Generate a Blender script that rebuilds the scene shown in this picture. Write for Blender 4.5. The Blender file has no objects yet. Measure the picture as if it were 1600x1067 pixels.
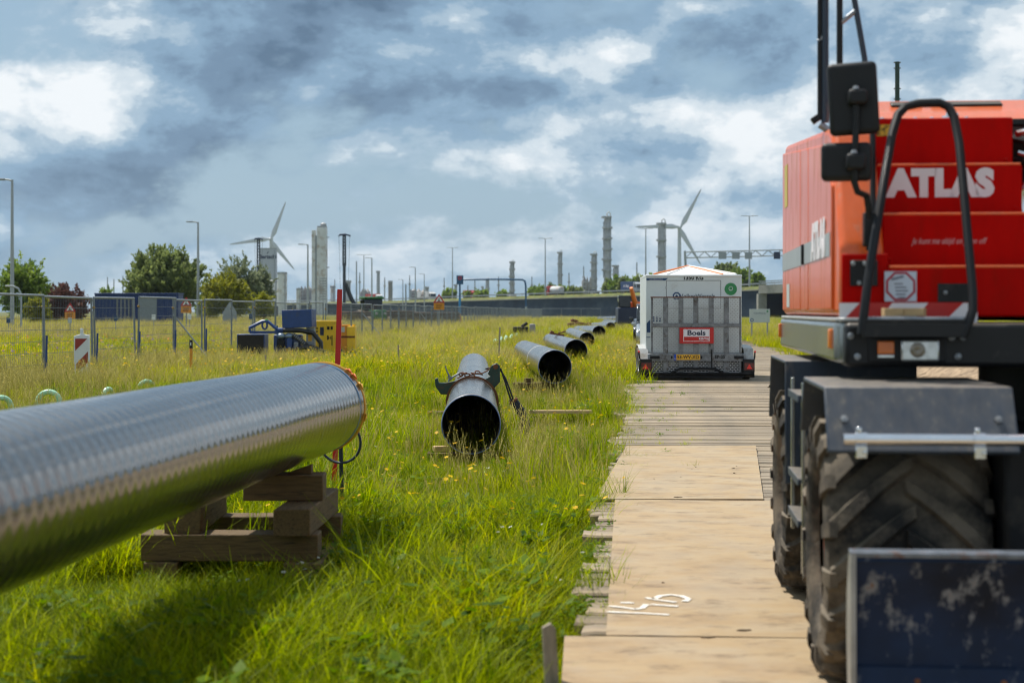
import bpy, bmesh, math, random
import numpy as np
from mathutils import Vector, Matrix, Euler

random.seed(7)
RNG = np.random.default_rng(7)
scene = bpy.context.scene
COL = scene.collection
R = math.radians

# ------------------------------------------------------------------ camera
FPX, CX, YH, HC = 2578.0, 800.0, 486.0, 1.65      # photo pixels (1600 wide), eye height
cam_d = bpy.data.cameras.new("camera")
cam = bpy.data.objects.new("camera", cam_d)
COL.objects.link(cam)
scene.camera = cam
cam.location = (0, 0, HC)
cam.rotation_euler = (R(90), 0, 0)
cam_d.sensor_width = 36.0
cam_d.lens = FPX / 1600 * 36
cam_d.shift_y = (YH - 533.5) / 1600
cam_d.clip_start, cam_d.clip_end = 0.1, 6000
cam_d.dof.use_dof = True
cam_d.dof.focus_distance = 18.5
cam_d.dof.aperture_fstop = 3.0

# ------------------------------------------------------------------ world
SUN = Vector((-0.333, 0.35, 0.876)).normalized()
world = bpy.data.worlds.new("World")
scene.world = world
world.use_nodes = True
wn, wl = world.node_tree.nodes, world.node_tree.links
wn.clear()
def wnode(t, **k):
    n = wn.new(t)
    for a, b in k.items():
        setattr(n, a, b)
    return n
sky = wnode('ShaderNodeTexSky', sky_type='NISHITA', sun_disc=False)
sky.sun_elevation = math.asin(SUN.z)
sky.sun_rotation = math.atan2(SUN.x, SUN.y)
sky.air_density, sky.dust_density, sky.ozone_density = 1.2, 1.0, 1.6
tc = wnode('ShaderNodeTexCoord')
sep = wnode('ShaderNodeSeparateXYZ')
wl.new(tc.outputs['Generated'], sep.inputs[0])
def math_n(op, a, b=None, clamp=False):
    n = wnode('ShaderNodeMath', operation=op, use_clamp=clamp)
    for i, s in enumerate((a, b)):
        if s is None:
            continue
        if isinstance(s, (int, float)):
            n.inputs[i].default_value = s
        else:
            wl.new(s, n.inputs[i])
    return n.outputs[0]
def wnoise(scale, detail, rough, off, dist=0.0, shift=(0, 0, 0)):
    """Cloud noise on the view direction, flattened so that clouds are wider than tall."""
    mp = wnode('ShaderNodeMapping')
    mp.inputs['Scale'].default_value = (1, 1, 1.85)
    mp.inputs['Location'].default_value = (off[0] + shift[0], off[1] + shift[1], off[2] + shift[2] * 1.85)
    wl.new(tc.outputs['Generated'], mp.inputs[0])
    n = wnode('ShaderNodeTexNoise')
    n.inputs['Scale'].default_value = scale
    n.inputs['Detail'].default_value = detail
    n.inputs['Roughness'].default_value = rough
    n.inputs['Distortion'].default_value = dist
    wl.new(mp.outputs[0], n.inputs['Vector'])
    return n.outputs['Fac']
def wramp(fac, stops):
    r = wnode('ShaderNodeValToRGB')
    r.color_ramp.interpolation = 'EASE'
    e = r.color_ramp.elements
    e[0].position, e[0].color = stops[0][0], (*stops[0][1], 1)
    e[1].position, e[1].color = stops[-1][0], (*stops[-1][1], 1)
    for p, c in stops[1:-1]:
        x = e.new(p); x.color = (*c, 1)
    wl.new(fac, r.inputs[0])
    return r.outputs[0]
def wmix(fac, a, b, mode='MIX'):
    m = wnode('ShaderNodeMix', data_type='RGBA', blend_type=mode)
    wl.new(fac, m.inputs[0]); wl.new(a, m.inputs[6]); wl.new(b, m.inputs[7])
    return m.outputs[2]
SKY_STRENGTH = 0.085
OFF = (6.7, 1.2, 0.95)
UPS = (-0.013, 0.0, 0.021)
d0 = wnoise(5.0, 13, 0.57, OFF, 0.12)
d1 = wnoise(5.0, 13, 0.57, OFF, 0.12, UPS)
BIG = (10.7, 1.2, 0.95)
big = wnoise(2.6, 4, 0.48, BIG)
# sunlit upper edges against shaded bellies; big masses turn grey
lit = math_n('MULTIPLY', math_n('SUBTRACT', d0, d1), 4.6)
# grey bases overhead, sunlit flanks low down; overhead darkened further to cut fill light
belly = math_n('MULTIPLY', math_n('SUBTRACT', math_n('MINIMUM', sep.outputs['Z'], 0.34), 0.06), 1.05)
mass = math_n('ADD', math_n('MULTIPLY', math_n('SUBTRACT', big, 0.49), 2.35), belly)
thick = math_n('MULTIPLY', math_n('SUBTRACT', d0, 0.5), 0.55)
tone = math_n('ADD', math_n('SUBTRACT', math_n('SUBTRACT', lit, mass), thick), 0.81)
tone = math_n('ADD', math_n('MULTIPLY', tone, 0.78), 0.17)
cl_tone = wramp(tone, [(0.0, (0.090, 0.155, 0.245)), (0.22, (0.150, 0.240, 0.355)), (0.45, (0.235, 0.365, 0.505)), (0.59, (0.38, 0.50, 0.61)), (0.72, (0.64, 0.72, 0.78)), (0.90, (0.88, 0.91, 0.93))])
cov = d0
k_ = wnode('ShaderNodeMix', data_type='RGBA', blend_type='MULTIPLY')
k_.inputs[0].default_value = 1.0
k_.inputs[7].default_value = (1 / SKY_STRENGTH,) * 3 + (1,)
wl.new(cl_tone, k_.inputs[6])
covr = wramp(cov, [(0.39, (0, 0, 0)), (0.48, (1, 1, 1))])
# clear air between the clouds: the sky model pulled toward a cool haze near the horizon
hz = wnode('ShaderNodeMix', data_type='RGBA')
hz.inputs[0].default_value = 0.72
hz.inputs[7].default_value = tuple(c / SKY_STRENGTH for c in (0.28, 0.43, 0.57)) + (1,)
wl.new(sky.outputs[0], hz.inputs[6])
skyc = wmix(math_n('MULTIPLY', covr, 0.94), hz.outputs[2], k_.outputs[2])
# pale low haze common to clouds and clear air
low = wramp(sep.outputs['Z'], [(0.0, (1, 1, 1)), (0.11, (0, 0, 0))])
lowc = wnode('ShaderNodeRGB'); lowc.outputs[0].default_value = tuple(c / SKY_STRENGTH for c in (0.29, 0.43, 0.56)) + (1,)
skyc = wmix(math_n('MULTIPLY', low, 0.5), skyc, lowc.outputs[0])
bg = wnode('ShaderNodeBackground')
bg.inputs['Strength'].default_value = SKY_STRENGTH
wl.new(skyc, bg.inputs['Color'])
wo = wnode('ShaderNodeOutputWorld')
wl.new(bg.outputs[0], wo.inputs['Surface'])

# ------------------------------------------------------------------ sun, exposure
sun_d = bpy.data.lights.new("sun", 'SUN')
sun_d.energy = 5.0
sun_d.angle = R(0.6)
sun_d.color = (1.0, 0.95, 0.87)
sun = bpy.data.objects.new("sun", sun_d)
COL.objects.link(sun)
sun.rotation_euler = SUN.to_track_quat('Z', 'Y').to_euler()
sun.location = (-30, 30, 80)
scene.view_settings.view_transform = 'Standard'
scene.view_settings.look = 'None'
scene.view_settings.exposure = 0.12
scene.view_settings.gamma = 1.0
scene.view_settings.use_curve_mapping = False
scene.cycles.use_denoising = True
scene.cycles.filter_width = 1.05
scene.cycles.max_bounces = 5
scene.cycles.diffuse_bounces = 3
scene.cycles.glossy_bounces = 3
scene.cycles.transmission_bounces = 3
scene.cycles.volume_bounces = 0
scene.cycles.adaptive_threshold = 0.02
scene.cycles.transparent_max_bounces = 12
scene.cycles.sample_clamp_indirect = 6.0

# ------------------------------------------------------------------ helpers
def at(x, y, Y):
    """World point seen at photo pixel (x, y) at distance Y."""
    return Vector(((x - CX) / FPX * Y, Y, HC - (y - YH) / FPX * Y))
def gnd(x, y, z=0.0):
    Y = FPX * (HC - z) / (y - YH)
    return Vector(((x - CX) / FPX * Y, Y, z))

def tag(o, label=None, cat=None, group=None, kind=None):
    if label: o['label'] = label
    if cat: o['category'] = cat
    if group: o['group'] = group
    if kind: o['kind'] = kind
    return o
def thing(name, label, cat, loc=(0, 0, 0), rz=0.0, group=None):
    o = bpy.data.objects.new(name, None)
    COL.objects.link(o)
    o.location = loc
    o.rotation_euler = (0, 0, rz)
    o.empty_display_size = 0.2
    return tag(o, label, cat, group)
def copy_tree(o, parent=None):
    c = o.copy()
    COL.objects.link(c)
    c.parent = parent
    for ch in list(o.children):
        copy_tree(ch, c)
    return c

class MB:
    def __init__(s):
        s.v, s.f = [], []
    def add(s, vs, fs):
        b = len(s.v)
        s.v += [tuple(p) for p in vs]
        s.f += [tuple(i + b for i in q) for q in fs]
        return s
    def box(s, c, size, rot=None):
        hx, hy, hz = size[0] / 2, size[1] / 2, size[2] / 2
        vs = [Vector((x, y, z)) for x in (-hx, hx) for y in (-hy, hy) for z in (-hz, hz)]
        if rot is not None:
            m = Euler(rot).to_matrix()
            vs = [m @ p for p in vs]
        c = Vector(c)
        return s.add([p + c for p in vs], [(0, 1, 3, 2), (4, 6, 7, 5), (0, 4, 5, 1), (2, 3, 7, 6), (0, 2, 6, 4), (1, 5, 7, 3)])
    def bb(s, lo, hi):
        lo, hi = Vector(lo), Vector(hi)
        return s.box((lo + hi) / 2, hi - lo)
    def tube(s, pts, r, seg=8, closed=False, caps=True):
        pts = [Vector(p) for p in pts]
        n = len(pts)
        rs = r if isinstance(r, (list, tuple)) else [r] * n
        ups = None
        rings = []
        for i, p in enumerate(pts):
            a = pts[(i - 1) % n] if (closed or i > 0) else p
            b = pts[(i + 1) % n] if (closed or i < n - 1) else p
            t = (b - a)
            t = t.normalized() if t.length > 1e-9 else Vector((0, 0, 1))
            if ups is None:
                ups = t.orthogonal().normalized()
            ups = (ups - t * ups.dot(t))
            ups = ups.normalized() if ups.length > 1e-6 else t.orthogonal().normalized()
            w = t.cross(ups)
            rings.append([p + (ups * math.cos(2 * math.pi * k / seg) + w * math.sin(2 * math.pi * k / seg)) * rs[i] for k in range(seg)])
        vs = [q for rr in rings for q in rr]
        fs = []
        m = n if closed else n - 1
        for i in range(m):
            j = (i + 1) % n
            for k in range(seg):
                l = (k + 1) % seg
                fs.append((i * seg + k, i * seg + l, j * seg + l, j * seg + k))
        if caps and not closed:
            fs.append(tuple(reversed(range(seg))))
            fs.append(tuple((n - 1) * seg + k for k in range(seg)))
        return s.add(vs, fs)
    def cyl(s, p0, p1, r0, r1=None, seg=16, caps=True):
        return s.tube([p0, p1], [r0, r0 if r1 is None else r1], seg, caps=caps)
    def prism(s, poly, x0, x1, axis='x'):
        """Extrude a polygon: axis x -> poly is (y,z); axis y -> (x,z); axis z -> (x,y)."""
        n = len(poly)
        def P(a, b, t):
            return {'x': (t, a, b), 'y': (a, t, b), 'z': (a, b, t)}[axis]
        vs = [P(a, b, x0) for a, b in poly] + [P(a, b, x1) for a, b in poly]
        fs = [tuple(range(n)), tuple(reversed(range(n, 2 * n)))]
        fs += [(i, (i + 1) % n, n + (i + 1) % n, n + i) for i in range(n)]
        return s.add(vs, fs)
    def lathe(s, prof, c=(0, 0, 0), axis=(0, 0, 1), seg=32, closed=False):
        """prof: list of (radius, height along axis)."""
        ax = Vector(axis).normalized()
        u = ax.orthogonal().normalized()
        w = ax.cross(u)
        c = Vector(c)
        vs, fs = [], []
        for r, h in prof:
            for k in range(seg):
                t = 2 * math.pi * k / seg
                vs.append(c + ax * h + (u * math.cos(t) + w * math.sin(t)) * r)
        n = len(prof)
        for i in range(n if closed else n - 1):
            j = (i + 1) % n
            for k in range(seg):
                l = (k + 1) % seg
                fs.append((i * seg + k, i * seg + l, j * seg + l, j * seg + k))
        return s.add(vs, fs)
    def strip(s, prof, x0, x1, th):
        """Folded sheet of thickness th; prof is a (y,z) polyline, extruded along x."""
        out = []
        n = len(prof)
        for i, (a, b) in enumerate(prof):
            p0 = Vector(prof[max(i - 1, 0)]); p1 = Vector(prof[min(i + 1, n - 1)])
            t = (p1 - p0).normalized()
            nn = Vector((-t.y, t.x))
            out.append((a - nn.x * th, b - nn.y * th))
        return s.prism(list(prof) + out[::-1], x0, x1)
    def sphere(s, c, r, seg=12, ring=8, sc=(1, 1, 1)):
        c = Vector(c)
        prof = [(math.sin(math.pi * i / ring) * r + 1e-5, -math.cos(math.pi * i / ring) * r) for i in range(ring + 1)]
        b = len(s.v)
        s.lathe(prof, (0, 0, 0), (0, 0, 1), seg)
        for i in range(b, len(s.v)):
            p = s.v[i]
            s.v[i] = (p[0] * sc[0] + c.x, p[1] * sc[1] + c.y, p[2] * sc[2] + c.z)
        return s
    def build(s, name, mat, parent=None, smooth=True, bevel=0.0, segs=2, angle=35, recalc=True):
        me = bpy.data.meshes.new(name)
        me.from_pydata(s.v, [], s.f)
        if recalc and len(s.f) < 20000:
            bm = bmesh.new(); bm.from_mesh(me)
            bmesh.ops.recalc_face_normals(bm, faces=bm.faces)
            bm.to_mesh(me); bm.free()
        if smooth:
            me.polygons.foreach_set('use_smooth', [True] * len(me.polygons))
            me.set_sharp_from_angle(angle=R(angle))
        if mat is not None:
            me.materials.append(mat)
        o = bpy.data.objects.new(name, me)
        COL.objects.link(o)
        if parent is not None:
            o.parent = parent
        if bevel > 0:
            b = o.modifiers.new('bevel', 'BEVEL')
            b.width, b.segments, b.limit_method, b.angle_limit = bevel, segs, 'ANGLE', R(30)
            b.harden_normals = False
        return o

def text(body, size, mat, parent, loc, mtx=None, extrude=0.001, bold=0.0, shear=0.0, sx=1.0, align='CENTER', name='lettering'):
    c = bpy.data.curves.new('t', 'FONT')
    c.body, c.size, c.extrude, c.offset, c.shear = body, size, extrude, bold, shear
    c.align_x, c.align_y = align, 'CENTER'
    c.resolution_u = 3
    o = bpy.data.objects.new('t', c)
    COL.objects.link(o)
    dg = bpy.context.evaluated_depsgraph_get()
    me = bpy.data.meshes.new_from_object(o.evaluated_get(dg))
    bpy.data.objects.remove(o)
    me.name = name
    me.materials.clear(); me.materials.append(mat)
    r = bpy.data.objects.new(name, me)
    COL.objects.link(r)
    r.parent = parent
    M = (mtx or Matrix.Identity(3)).to_4x4() @ Matrix.Diagonal((sx, 1, 1, 1))
    M.translation = Vector(loc)
    r.matrix_local = M
    return r
FRONT = Matrix(((1, 0, 0), (0, 0, -1), (0, 1, 0)))          # text facing -Y
LEFT = Matrix(((0, 0, -1), (-1, 0, 0), (0, 1, 0)))          # text facing -X

# ------------------------------------------------------------------ materials
MATS = {}
def M(name, col, rough=0.5, metal=0.0, var=0.12, scale=6.0, bump=0.0, bscale=40.0, dirt=None, damt=0.0, dscale=4.0, spec=0.5, coat=0.0, emit=None, stretch=(1, 1, 1), rvar=0.0, topdust=0.0, dcol=(0.30, 0.25, 0.185)):
    m = bpy.data.materials.new(name)
    m.use_nodes = True
    nt = m.node_tree
    N, L = nt.nodes, nt.links
    p = N['Principled BSDF']
    p.inputs['Roughness'].default_value = rough
    p.inputs['Metallic'].default_value = metal
    p.inputs['Specular IOR Level'].default_value = spec
    p.inputs['Coat Weight'].default_value = coat
    p.inputs['Coat Roughness'].default_value = 0.08
    tc = N.new('ShaderNodeTexCoord')
    mp = N.new('ShaderNodeMapping')
    mp.inputs['Scale'].default_value = stretch
    L.new(tc.outputs['Object'], mp.inputs[0])
    oi = N.new('ShaderNodeObjectInfo')
    va = N.new('ShaderNodeVectorMath'); va.operation = 'ADD'
    L.new(mp.outputs[0], va.inputs[0]); 
    sc_ = N.new('ShaderNodeVectorMath'); sc_.operation = 'SCALE'; sc_.inputs[0].default_value = (17, 31, 13)
    L.new(oi.outputs['Random'], sc_.inputs['Scale']); L.new(sc_.outputs[0], va.inputs[1])
    n1 = N.new('ShaderNodeTexNoise')
    n1.inputs['Scale'].default_value = scale; n1.inputs['Detail'].default_value = 6; n1.inputs['Roughness'].default_value = 0.6
    L.new(va.outputs[0], n1.inputs['Vector'])
    r1 = N.new('ShaderNodeMapRange')
    r1.inputs['From Min'].default_value = 0.3; r1.inputs['From Max'].default_value = 0.7
    r1.inputs['To Min'].default_value = 1 - var; r1.inputs['To Max'].default_value = 1 + var
    L.new(n1.outputs['Fac'], r1.inputs[0])
    mul = N.new('ShaderNodeVectorMath'); mul.operation = 'SCALE'
    mul.inputs[0].default_value = col
    L.new(r1.outputs[0], mul.inputs['Scale'])
    out = mul.outputs[0]
    if dirt is not None:
        n2 = N.new('ShaderNodeTexNoise')
        n2.inputs['Scale'].default_value = dscale; n2.inputs['Detail'].default_value = 9; n2.inputs['Roughness'].default_value = 0.68
        L.new(va.outputs[0], n2.inputs['Vector'])
        r2 = N.new('ShaderNodeMapRange')
        r2.inputs['From Min'].default_value = 0.62 - damt * 0.3; r2.inputs['From Max'].default_value = 0.74 - damt * 0.2
        L.new(n2.outputs['Fac'], r2.inputs[0])
        mx = N.new('ShaderNodeMix'); mx.data_type = 'RGBA'
        L.new(r2.outputs[0], mx.inputs[0]); L.new(out, mx.inputs[6]); mx.inputs[7].default_value = (*dirt, 1)
        out = mx.outputs[2]
        rr = N.new('ShaderNodeMapRange')
        rr.inputs['To Min'].default_value = rough; rr.inputs['To Max'].default_value = min(1, rough + 0.35)
        L.new(r2.outputs[0], rr.inputs[0]); L.new(rr.outputs[0], p.inputs['Roughness'])
    elif rvar:
        rr = N.new('ShaderNodeMapRange')
        rr.inputs['From Min'].default_value = 0.3; rr.inputs['From Max'].default_value = 0.7
        rr.inputs['To Min'].default_value = rough - rvar; rr.inputs['To Max'].default_value = rough + rvar
        L.new(n1.outputs['Fac'], rr.inputs[0]); L.new(rr.outputs[0], p.inputs['Roughness'])
    if topdust:
        # dust that has settled on upward faces
        ge = N.new('ShaderNodeNewGeometry'); sx_n = N.new('ShaderNodeSeparateXYZ'); L.new(ge.outputs['Normal'], sx_n.inputs[0])
        mr = N.new('ShaderNodeMapRange'); mr.inputs['From Min'].default_value = 0.35; mr.inputs['From Max'].default_value = 0.95
        L.new(sx_n.outputs['Z'], mr.inputs[0])
        nd = N.new('ShaderNodeTexNoise'); nd.inputs['Scale'].default_value = 9; nd.inputs['Detail'].default_value = 6
        L.new(va.outputs[0], nd.inputs['Vector'])
        mm_ = N.new('ShaderNodeMath'); mm_.operation = 'MULTIPLY'; L.new(mr.outputs[0], mm_.inputs[0]); L.new(nd.outputs['Fac'], mm_.inputs[1])
        m2_ = N.new('ShaderNodeMath'); m2_.operation = 'MULTIPLY'; m2_.inputs[1].default_value = topdust * 1.7; m2_.use_clamp = True; L.new(mm_.outputs[0], m2_.inputs[0])
        mx2 = N.new('ShaderNodeMix'); mx2.data_type = 'RGBA'; L.new(m2_.outputs[0], mx2.inputs[0]); L.new(out, mx2.inputs[6]); mx2.inputs[7].default_value = (*dcol, 1)
        out = mx2.outputs[2]
    L.new(out, p.inputs['Base Color'])
    if bump:
        n3 = N.new('ShaderNodeTexNoise')
        n3.inputs['Scale'].default_value = bscale; n3.inputs['Detail'].default_value = 5
        L.new(va.outputs[0], n3.inputs['Vector'])
        b = N.new('ShaderNodeBump'); b.inputs['Strength'].default_value = bump; b.inputs['Distance'].default_value = 0.02
        L.new(n3.outputs['Fac'], b.inputs['Height']); L.new(b.outputs[0], p.inputs['Normal'])
    MATS[name] = m
    return m

DUST = (0.30, 0.24, 0.165)
orange = M('orange_paint', (0.74, 0.118, 0.016), 0.30, var=0.05, coat=0.22, dirt=(0.46, 0.14, 0.06), damt=0.28, dscale=2.2, stretch=(5, 5, .7), topdust=.25)
red = M('red_paint', (0.46, 0.0025, 0.001), 0.45, var=0.08, spec=0.05, dirt=(0.36, 0.008, 0.004), damt=0.22, dscale=2.5, stretch=(4, 4, .8), topdust=.2)
black = M('black_paint', (0.009, 0.010, 0.012), 0.42, var=0.2, spec=.35, dirt=(0.06, 0.055, 0.05), damt=0.08, topdust=.35)
blackplastic = M('black_plastic', (0.008, 0.0085, 0.010), 0.5, var=0.2, spec=.35)
rubber = M('rubber', (0.014, 0.0135, 0.013), 0.8, var=0.3, bump=0.2, bscale=60, spec=.3, dirt=(0.15, 0.122, 0.09), damt=0.64, dscale=3.2, topdust=.6)
hosemat = M('hose_rubber', (0.013, 0.013, 0.015), 0.42, var=0.2)
slate = M('slate_paint', (0.025, 0.041, 0.068), 0.48, var=0.15, dirt=(0.12, 0.118, 0.115), damt=0.16, dscale=9, stretch=(3, 3, .8), topdust=.6)
chassis = M('chassis_black', (0.007, 0.0075, 0.009), 0.6, var=0.3, spec=.3, dirt=(0.05, 0.045, 0.038), damt=0.25)
chrome = M('chrome', (0.75, 0.76, 0.78), 0.22, 1.0, var=0.05)
steel = M('steel', (0.42, 0.43, 0.44), 0.42, 1.0, var=0.15, scale=12)
bumpermetal = M('bumper_metal', (0.30, 0.32, 0.31), 0.25, 0.75, var=0.1)
galv = M('galvanised', (0.30, 0.32, 0.34), 0.5, 0.5, var=0.18, scale=14)
galvdark = M('galvanised_dark', (0.20, 0.21, 0.22), 0.55, 0.5, var=0.35, scale=14, dirt=(0.10, 0.08, 0.06), damt=0.3, dscale=8)
white = M('white_paint', (0.74, 0.76, 0.76), 0.4, var=0.04)
whitecab = M('cabin_white', (0.66, 0.70, 0.69), 0.38, var=0.03, dirt=(0.50, 0.50, 0.46), damt=0.12, dscale=2)
whiteletter = M('letter_white', (0.78, 0.74, 0.76), 0.45, var=0.03)
whitespray = M('spray_white', (0.70, 0.67, 0.60), 0.7, var=0.15, scale=25, dirt=(0.48, 0.36, 0.22), damt=0.35, dscale=14)
redsign = M('sign_red', (0.50, 0.010, 0.007), 0.4, var=0.05)
navy = M('navy', (0.012, 0.022, 0.055), 0.45, var=0.08)
bluelogo = M('logo_blue', (0.014, 0.060, 0.15), 0.45, var=0.08)
green_sign = M('sign_green', (0.03, 0.24, 0.075), 0.5, var=0.08)
yellowplate = M('plate_yellow', (0.80, 0.42, 0.02), 0.4, var=0.05)
amber = M('amber_lens', (0.75, 0.17, 0.01), 0.2, var=0.1, coat=0.4)
redlens = M('red_lens', (0.85, 0.022, 0.015), 0.2, var=0.1, coat=0.4)
glasslens = M('head_lens', (0.62, 0.63, 0.62), 0.12, 0.6, var=0.25, scale=30)
darkglass = M('dark_glass', (0.012, 0.016, 0.020), 0.06, var=0.1)
timber = M('timber', (0.125, 0.076, 0.025), 0.75, var=0.35, scale=5, stretch=(1.5, 14, 14), bump=0.35, bscale=22, dirt=(0.06, 0.042, 0.024), damt=0.3, dscale=4)
timberL = M('timber_long', (0.128, 0.078, 0.026), 0.75, var=0.35, scale=5, stretch=(14, 1.5, 14), bump=0.35, bscale=22, dirt=(0.06, 0.042, 0.024), damt=0.3, dscale=4)
freshwood = M('fresh_wood', (0.50, 0.34, 0.17), 0.7, var=0.18, scale=5, stretch=(1.5, 12, 12))
greywood = M('grey_wood', (0.30, 0.245, 0.18), 0.8, var=0.3, scale=4, stretch=(12, 12, 2), bump=0.3)
blue_paint = M('machine_blue', (0.012, 0.050, 0.19), 0.4, var=0.12, dirt=(0.05, 0.07, 0.12), damt=0.25)
yellow_paint = M('machine_yellow', (0.85, 0.50, 0.012), 0.42, var=0.08, dirt=(0.40, 0.26, 0.06), damt=0.15)
orange_yellow = M('orange_yellow', (0.72, 0.28, 0.015), 0.45, var=0.08, dirt=(0.4, 0.2, 0.05), damt=0.15)
palegreen = M('pale_green_hose', (0.46, 0.74, 0.50), 0.35, var=0.12, scale=20)
darkgreen = M('dark_green_paint', (0.012, 0.040, 0.026), 0.45, var=0.2, dirt=(0.07, 0.05, 0.03), damt=0.3, dscale=10)
rust = M('rust', (0.15, 0.055, 0.022), 0.85, var=0.35, scale=20, bump=0.3)
yellowtape = M('yellow_tape', (0.75, 0.36, 0.02), 0.5, var=0.15, scale=12)
orangetape = M('orange_tape', (0.70, 0.14, 0.012), 0.5, var=0.2, scale=12)
glintrim = M('rim_glint_blue', (0.10, 0.15, 0.27), 0.35, var=0.25, scale=30)  # bluish glint along the pipe rims, put into the colour
bandgrey = M('band_grey', (0.33, 0.36, 0.37), 0.45, var=0.05)
concrete = M('concrete', (0.27, 0.265, 0.24), 0.85, var=0.15, scale=0.5, dirt=(0.2, 0.2, 0.18), damt=0.3, dscale=.4)
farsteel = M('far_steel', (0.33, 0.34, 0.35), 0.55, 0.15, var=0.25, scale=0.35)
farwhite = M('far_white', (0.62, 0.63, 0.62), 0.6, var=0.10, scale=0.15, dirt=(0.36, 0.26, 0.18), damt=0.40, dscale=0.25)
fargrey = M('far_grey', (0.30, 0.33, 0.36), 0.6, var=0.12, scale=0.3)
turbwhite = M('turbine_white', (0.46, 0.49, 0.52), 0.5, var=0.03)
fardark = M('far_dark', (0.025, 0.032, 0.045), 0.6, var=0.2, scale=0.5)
poleg = M('pole_grey', (0.36, 0.39, 0.41), 0.5, 0.4, var=0.1)
sheetpile = M('sheet_pile', (0.030, 0.055, 0.100), 0.6, var=0.25, scale=0.25, dirt=(0.09, 0.12, 0.16), damt=0.45, dscale=0.12)
contblue = M('container_blue', (0.008, 0.035, 0.15), 0.5, var=0.12, scale=1.0)
portalblue = M('portal_blue', (0.014, 0.080, 0.19), 0.45, var=0.1)
skyblue = M('bright_blue', (0.02, 0.22, 0.50), 0.45, var=0.1)
truckred = M('truck_red', (0.42, 0.035, 0.025), 0.5, var=0.1)
truckblue = M('truck_blue', (0.035, 0.07, 0.17), 0.5, var=0.1)
brownbox = M('brown_box', (0.17, 0.07, 0.05), 0.6, var=0.1)
asphalt = M('asphalt', (0.05, 0.05, 0.052), 0.85, var=0.15, scale=2)
tractorgreen = M('tractor_green', (0.03, 0.14, 0.04), 0.45, var=0.1)
silver = M('car_silver', (0.42, 0.44, 0.46), 0.28, 0.6, var=0.05, coat=0.5)
carblack = M('car_black', (0.010, 0.012, 0.016), 0.22, var=0.05, coat=0.5)
signgrey = M('sign_grey', (0.50, 0.54, 0.52), 0.5, var=0.06)
soil = M('soil', (0.30, 0.215, 0.135), 0.95, var=0.35, scale=5, bump=0.9, bscale=14, dirt=(0.14, 0.095, 0.055), damt=0.35, dscale=6)
tarpw = M('tarpaulin_white', (0.78, 0.78, 0.76), 0.55, var=0.04)
tarpo = M('tarpaulin_orange', (0.75, 0.20, 0.03), 0.55, var=0.06)

# ------------------------------------------------------------------ special materials
def nodes_of(name):
    m = bpy.data.materials.new(name); m.use_nodes = True
    nt = m.node_tree
    return m, nt.nodes, nt.links, nt.nodes['Principled BSDF']
def noise_node(N, L, vec, scale, detail=6, rough=0.6):
    n = N.new('ShaderNodeTexNoise')
    n.inputs['Scale'].default_value = scale; n.inputs['Detail'].default_value = detail; n.inputs['Roughness'].default_value = rough
    L.new(vec, n.inputs['Vector'])
    return n.outputs['Fac']
def ramp_node(N, L, fac, stops):
    r = N.new('ShaderNodeValToRGB')
    e = r.color_ramp.elements
    e[0].position, e[0].color = stops[0][0], (*stops[0][1], 1)
    e[1].position, e[1].color = stops[-1][0], (*stops[-1][1], 1)
    for p, c in stops[1:-1]:
        x = e.new(p); x.color = (*c, 1)
    L.new(fac, r.inputs[0])
    return r.outputs[0]
def mix_node(N, L, fac, a, b):
    m = N.new('ShaderNodeMix'); m.data_type = 'RGBA'
    for i, s in ((0, fac), (6, a), (7, b)):
        if isinstance(s, (int, float)): m.inputs[i].default_value = s
        elif isinstance(s, tuple): m.inputs[i].default_value = (*s, 1)
        else: L.new(s, m.inputs[i])
    return m.outputs[2]
def mapped(N, L, scale=(1, 1, 1), coord='Object'):
    t = N.new('ShaderNodeTexCoord'); mp = N.new('ShaderNodeMapping')
    mp.inputs['Scale'].default_value = scale
    L.new(t.outputs[coord], mp.inputs[0])
    return mp.outputs[0]

def pipe_coat(name, base, dust, amt, coat=0.3):
    m, N, L, p = nodes_of(name)
    v = mapped(N, L)
    vs = mapped(N, L, (0.8, 6.0, 0.8))
    n1 = noise_node(N, L, vs, 2.0, 6, 0.6)
    n2 = noise_node(N, L, mapped(N, L, (1, .45, 1)), 2.2, 5, 0.55)
    c = ramp_node(N, L, n1, [(0.3, tuple(x * 0.8 for x in base)), (0.7, tuple(x * 1.2 for x in base))])
    f = N.new('ShaderNodeMapRange'); f.inputs['From Min'].default_value = 0.50 - amt * .2; f.inputs['From Max'].default_value = 1.0 - amt * .2; f.inputs['To Max'].default_value = 0.9
    L.new(n2, f.inputs[0])
    c = mix_node(N, L, f.outputs[0], c, dust)
    L.new(c, p.inputs['Base Color'])
    rr = N.new('ShaderNodeMapRange'); rr.inputs['From Min'].default_value = 0.3; rr.inputs['From Max'].default_value = 0.7
    rr.inputs['To Min'].default_value = 0.13; rr.inputs['To Max'].default_value = 0.28
    L.new(n1, rr.inputs[0]); L.new(rr.outputs[0], p.inputs['Roughness'])
    b = N.new('ShaderNodeBump'); b.inputs['Strength'].default_value = 0.12; b.inputs['Distance'].default_value = 0.01
    L.new(noise_node(N, L, vs, 14, 4), b.inputs['Height']); L.new(b.outputs[0], p.inputs['Normal'])
    p.inputs['Specular IOR Level'].default_value = 0.9
    p.inputs['Coat Weight'].default_value = coat; p.inputs['Coat Roughness'].default_value = 0.10; p.inputs['Coat IOR'].default_value = 1.6
    return m
coat_near = pipe_coat('pipe_coating', (0.022, 0.0215, 0.0215), (0.085, 0.072, 0.054), 0.30, 0.6)
coat_mid = pipe_coat('pipe_coating_dusty', (0.050, 0.047, 0.043), (0.13, 0.11, 0.085), 0.30, .15)
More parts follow.
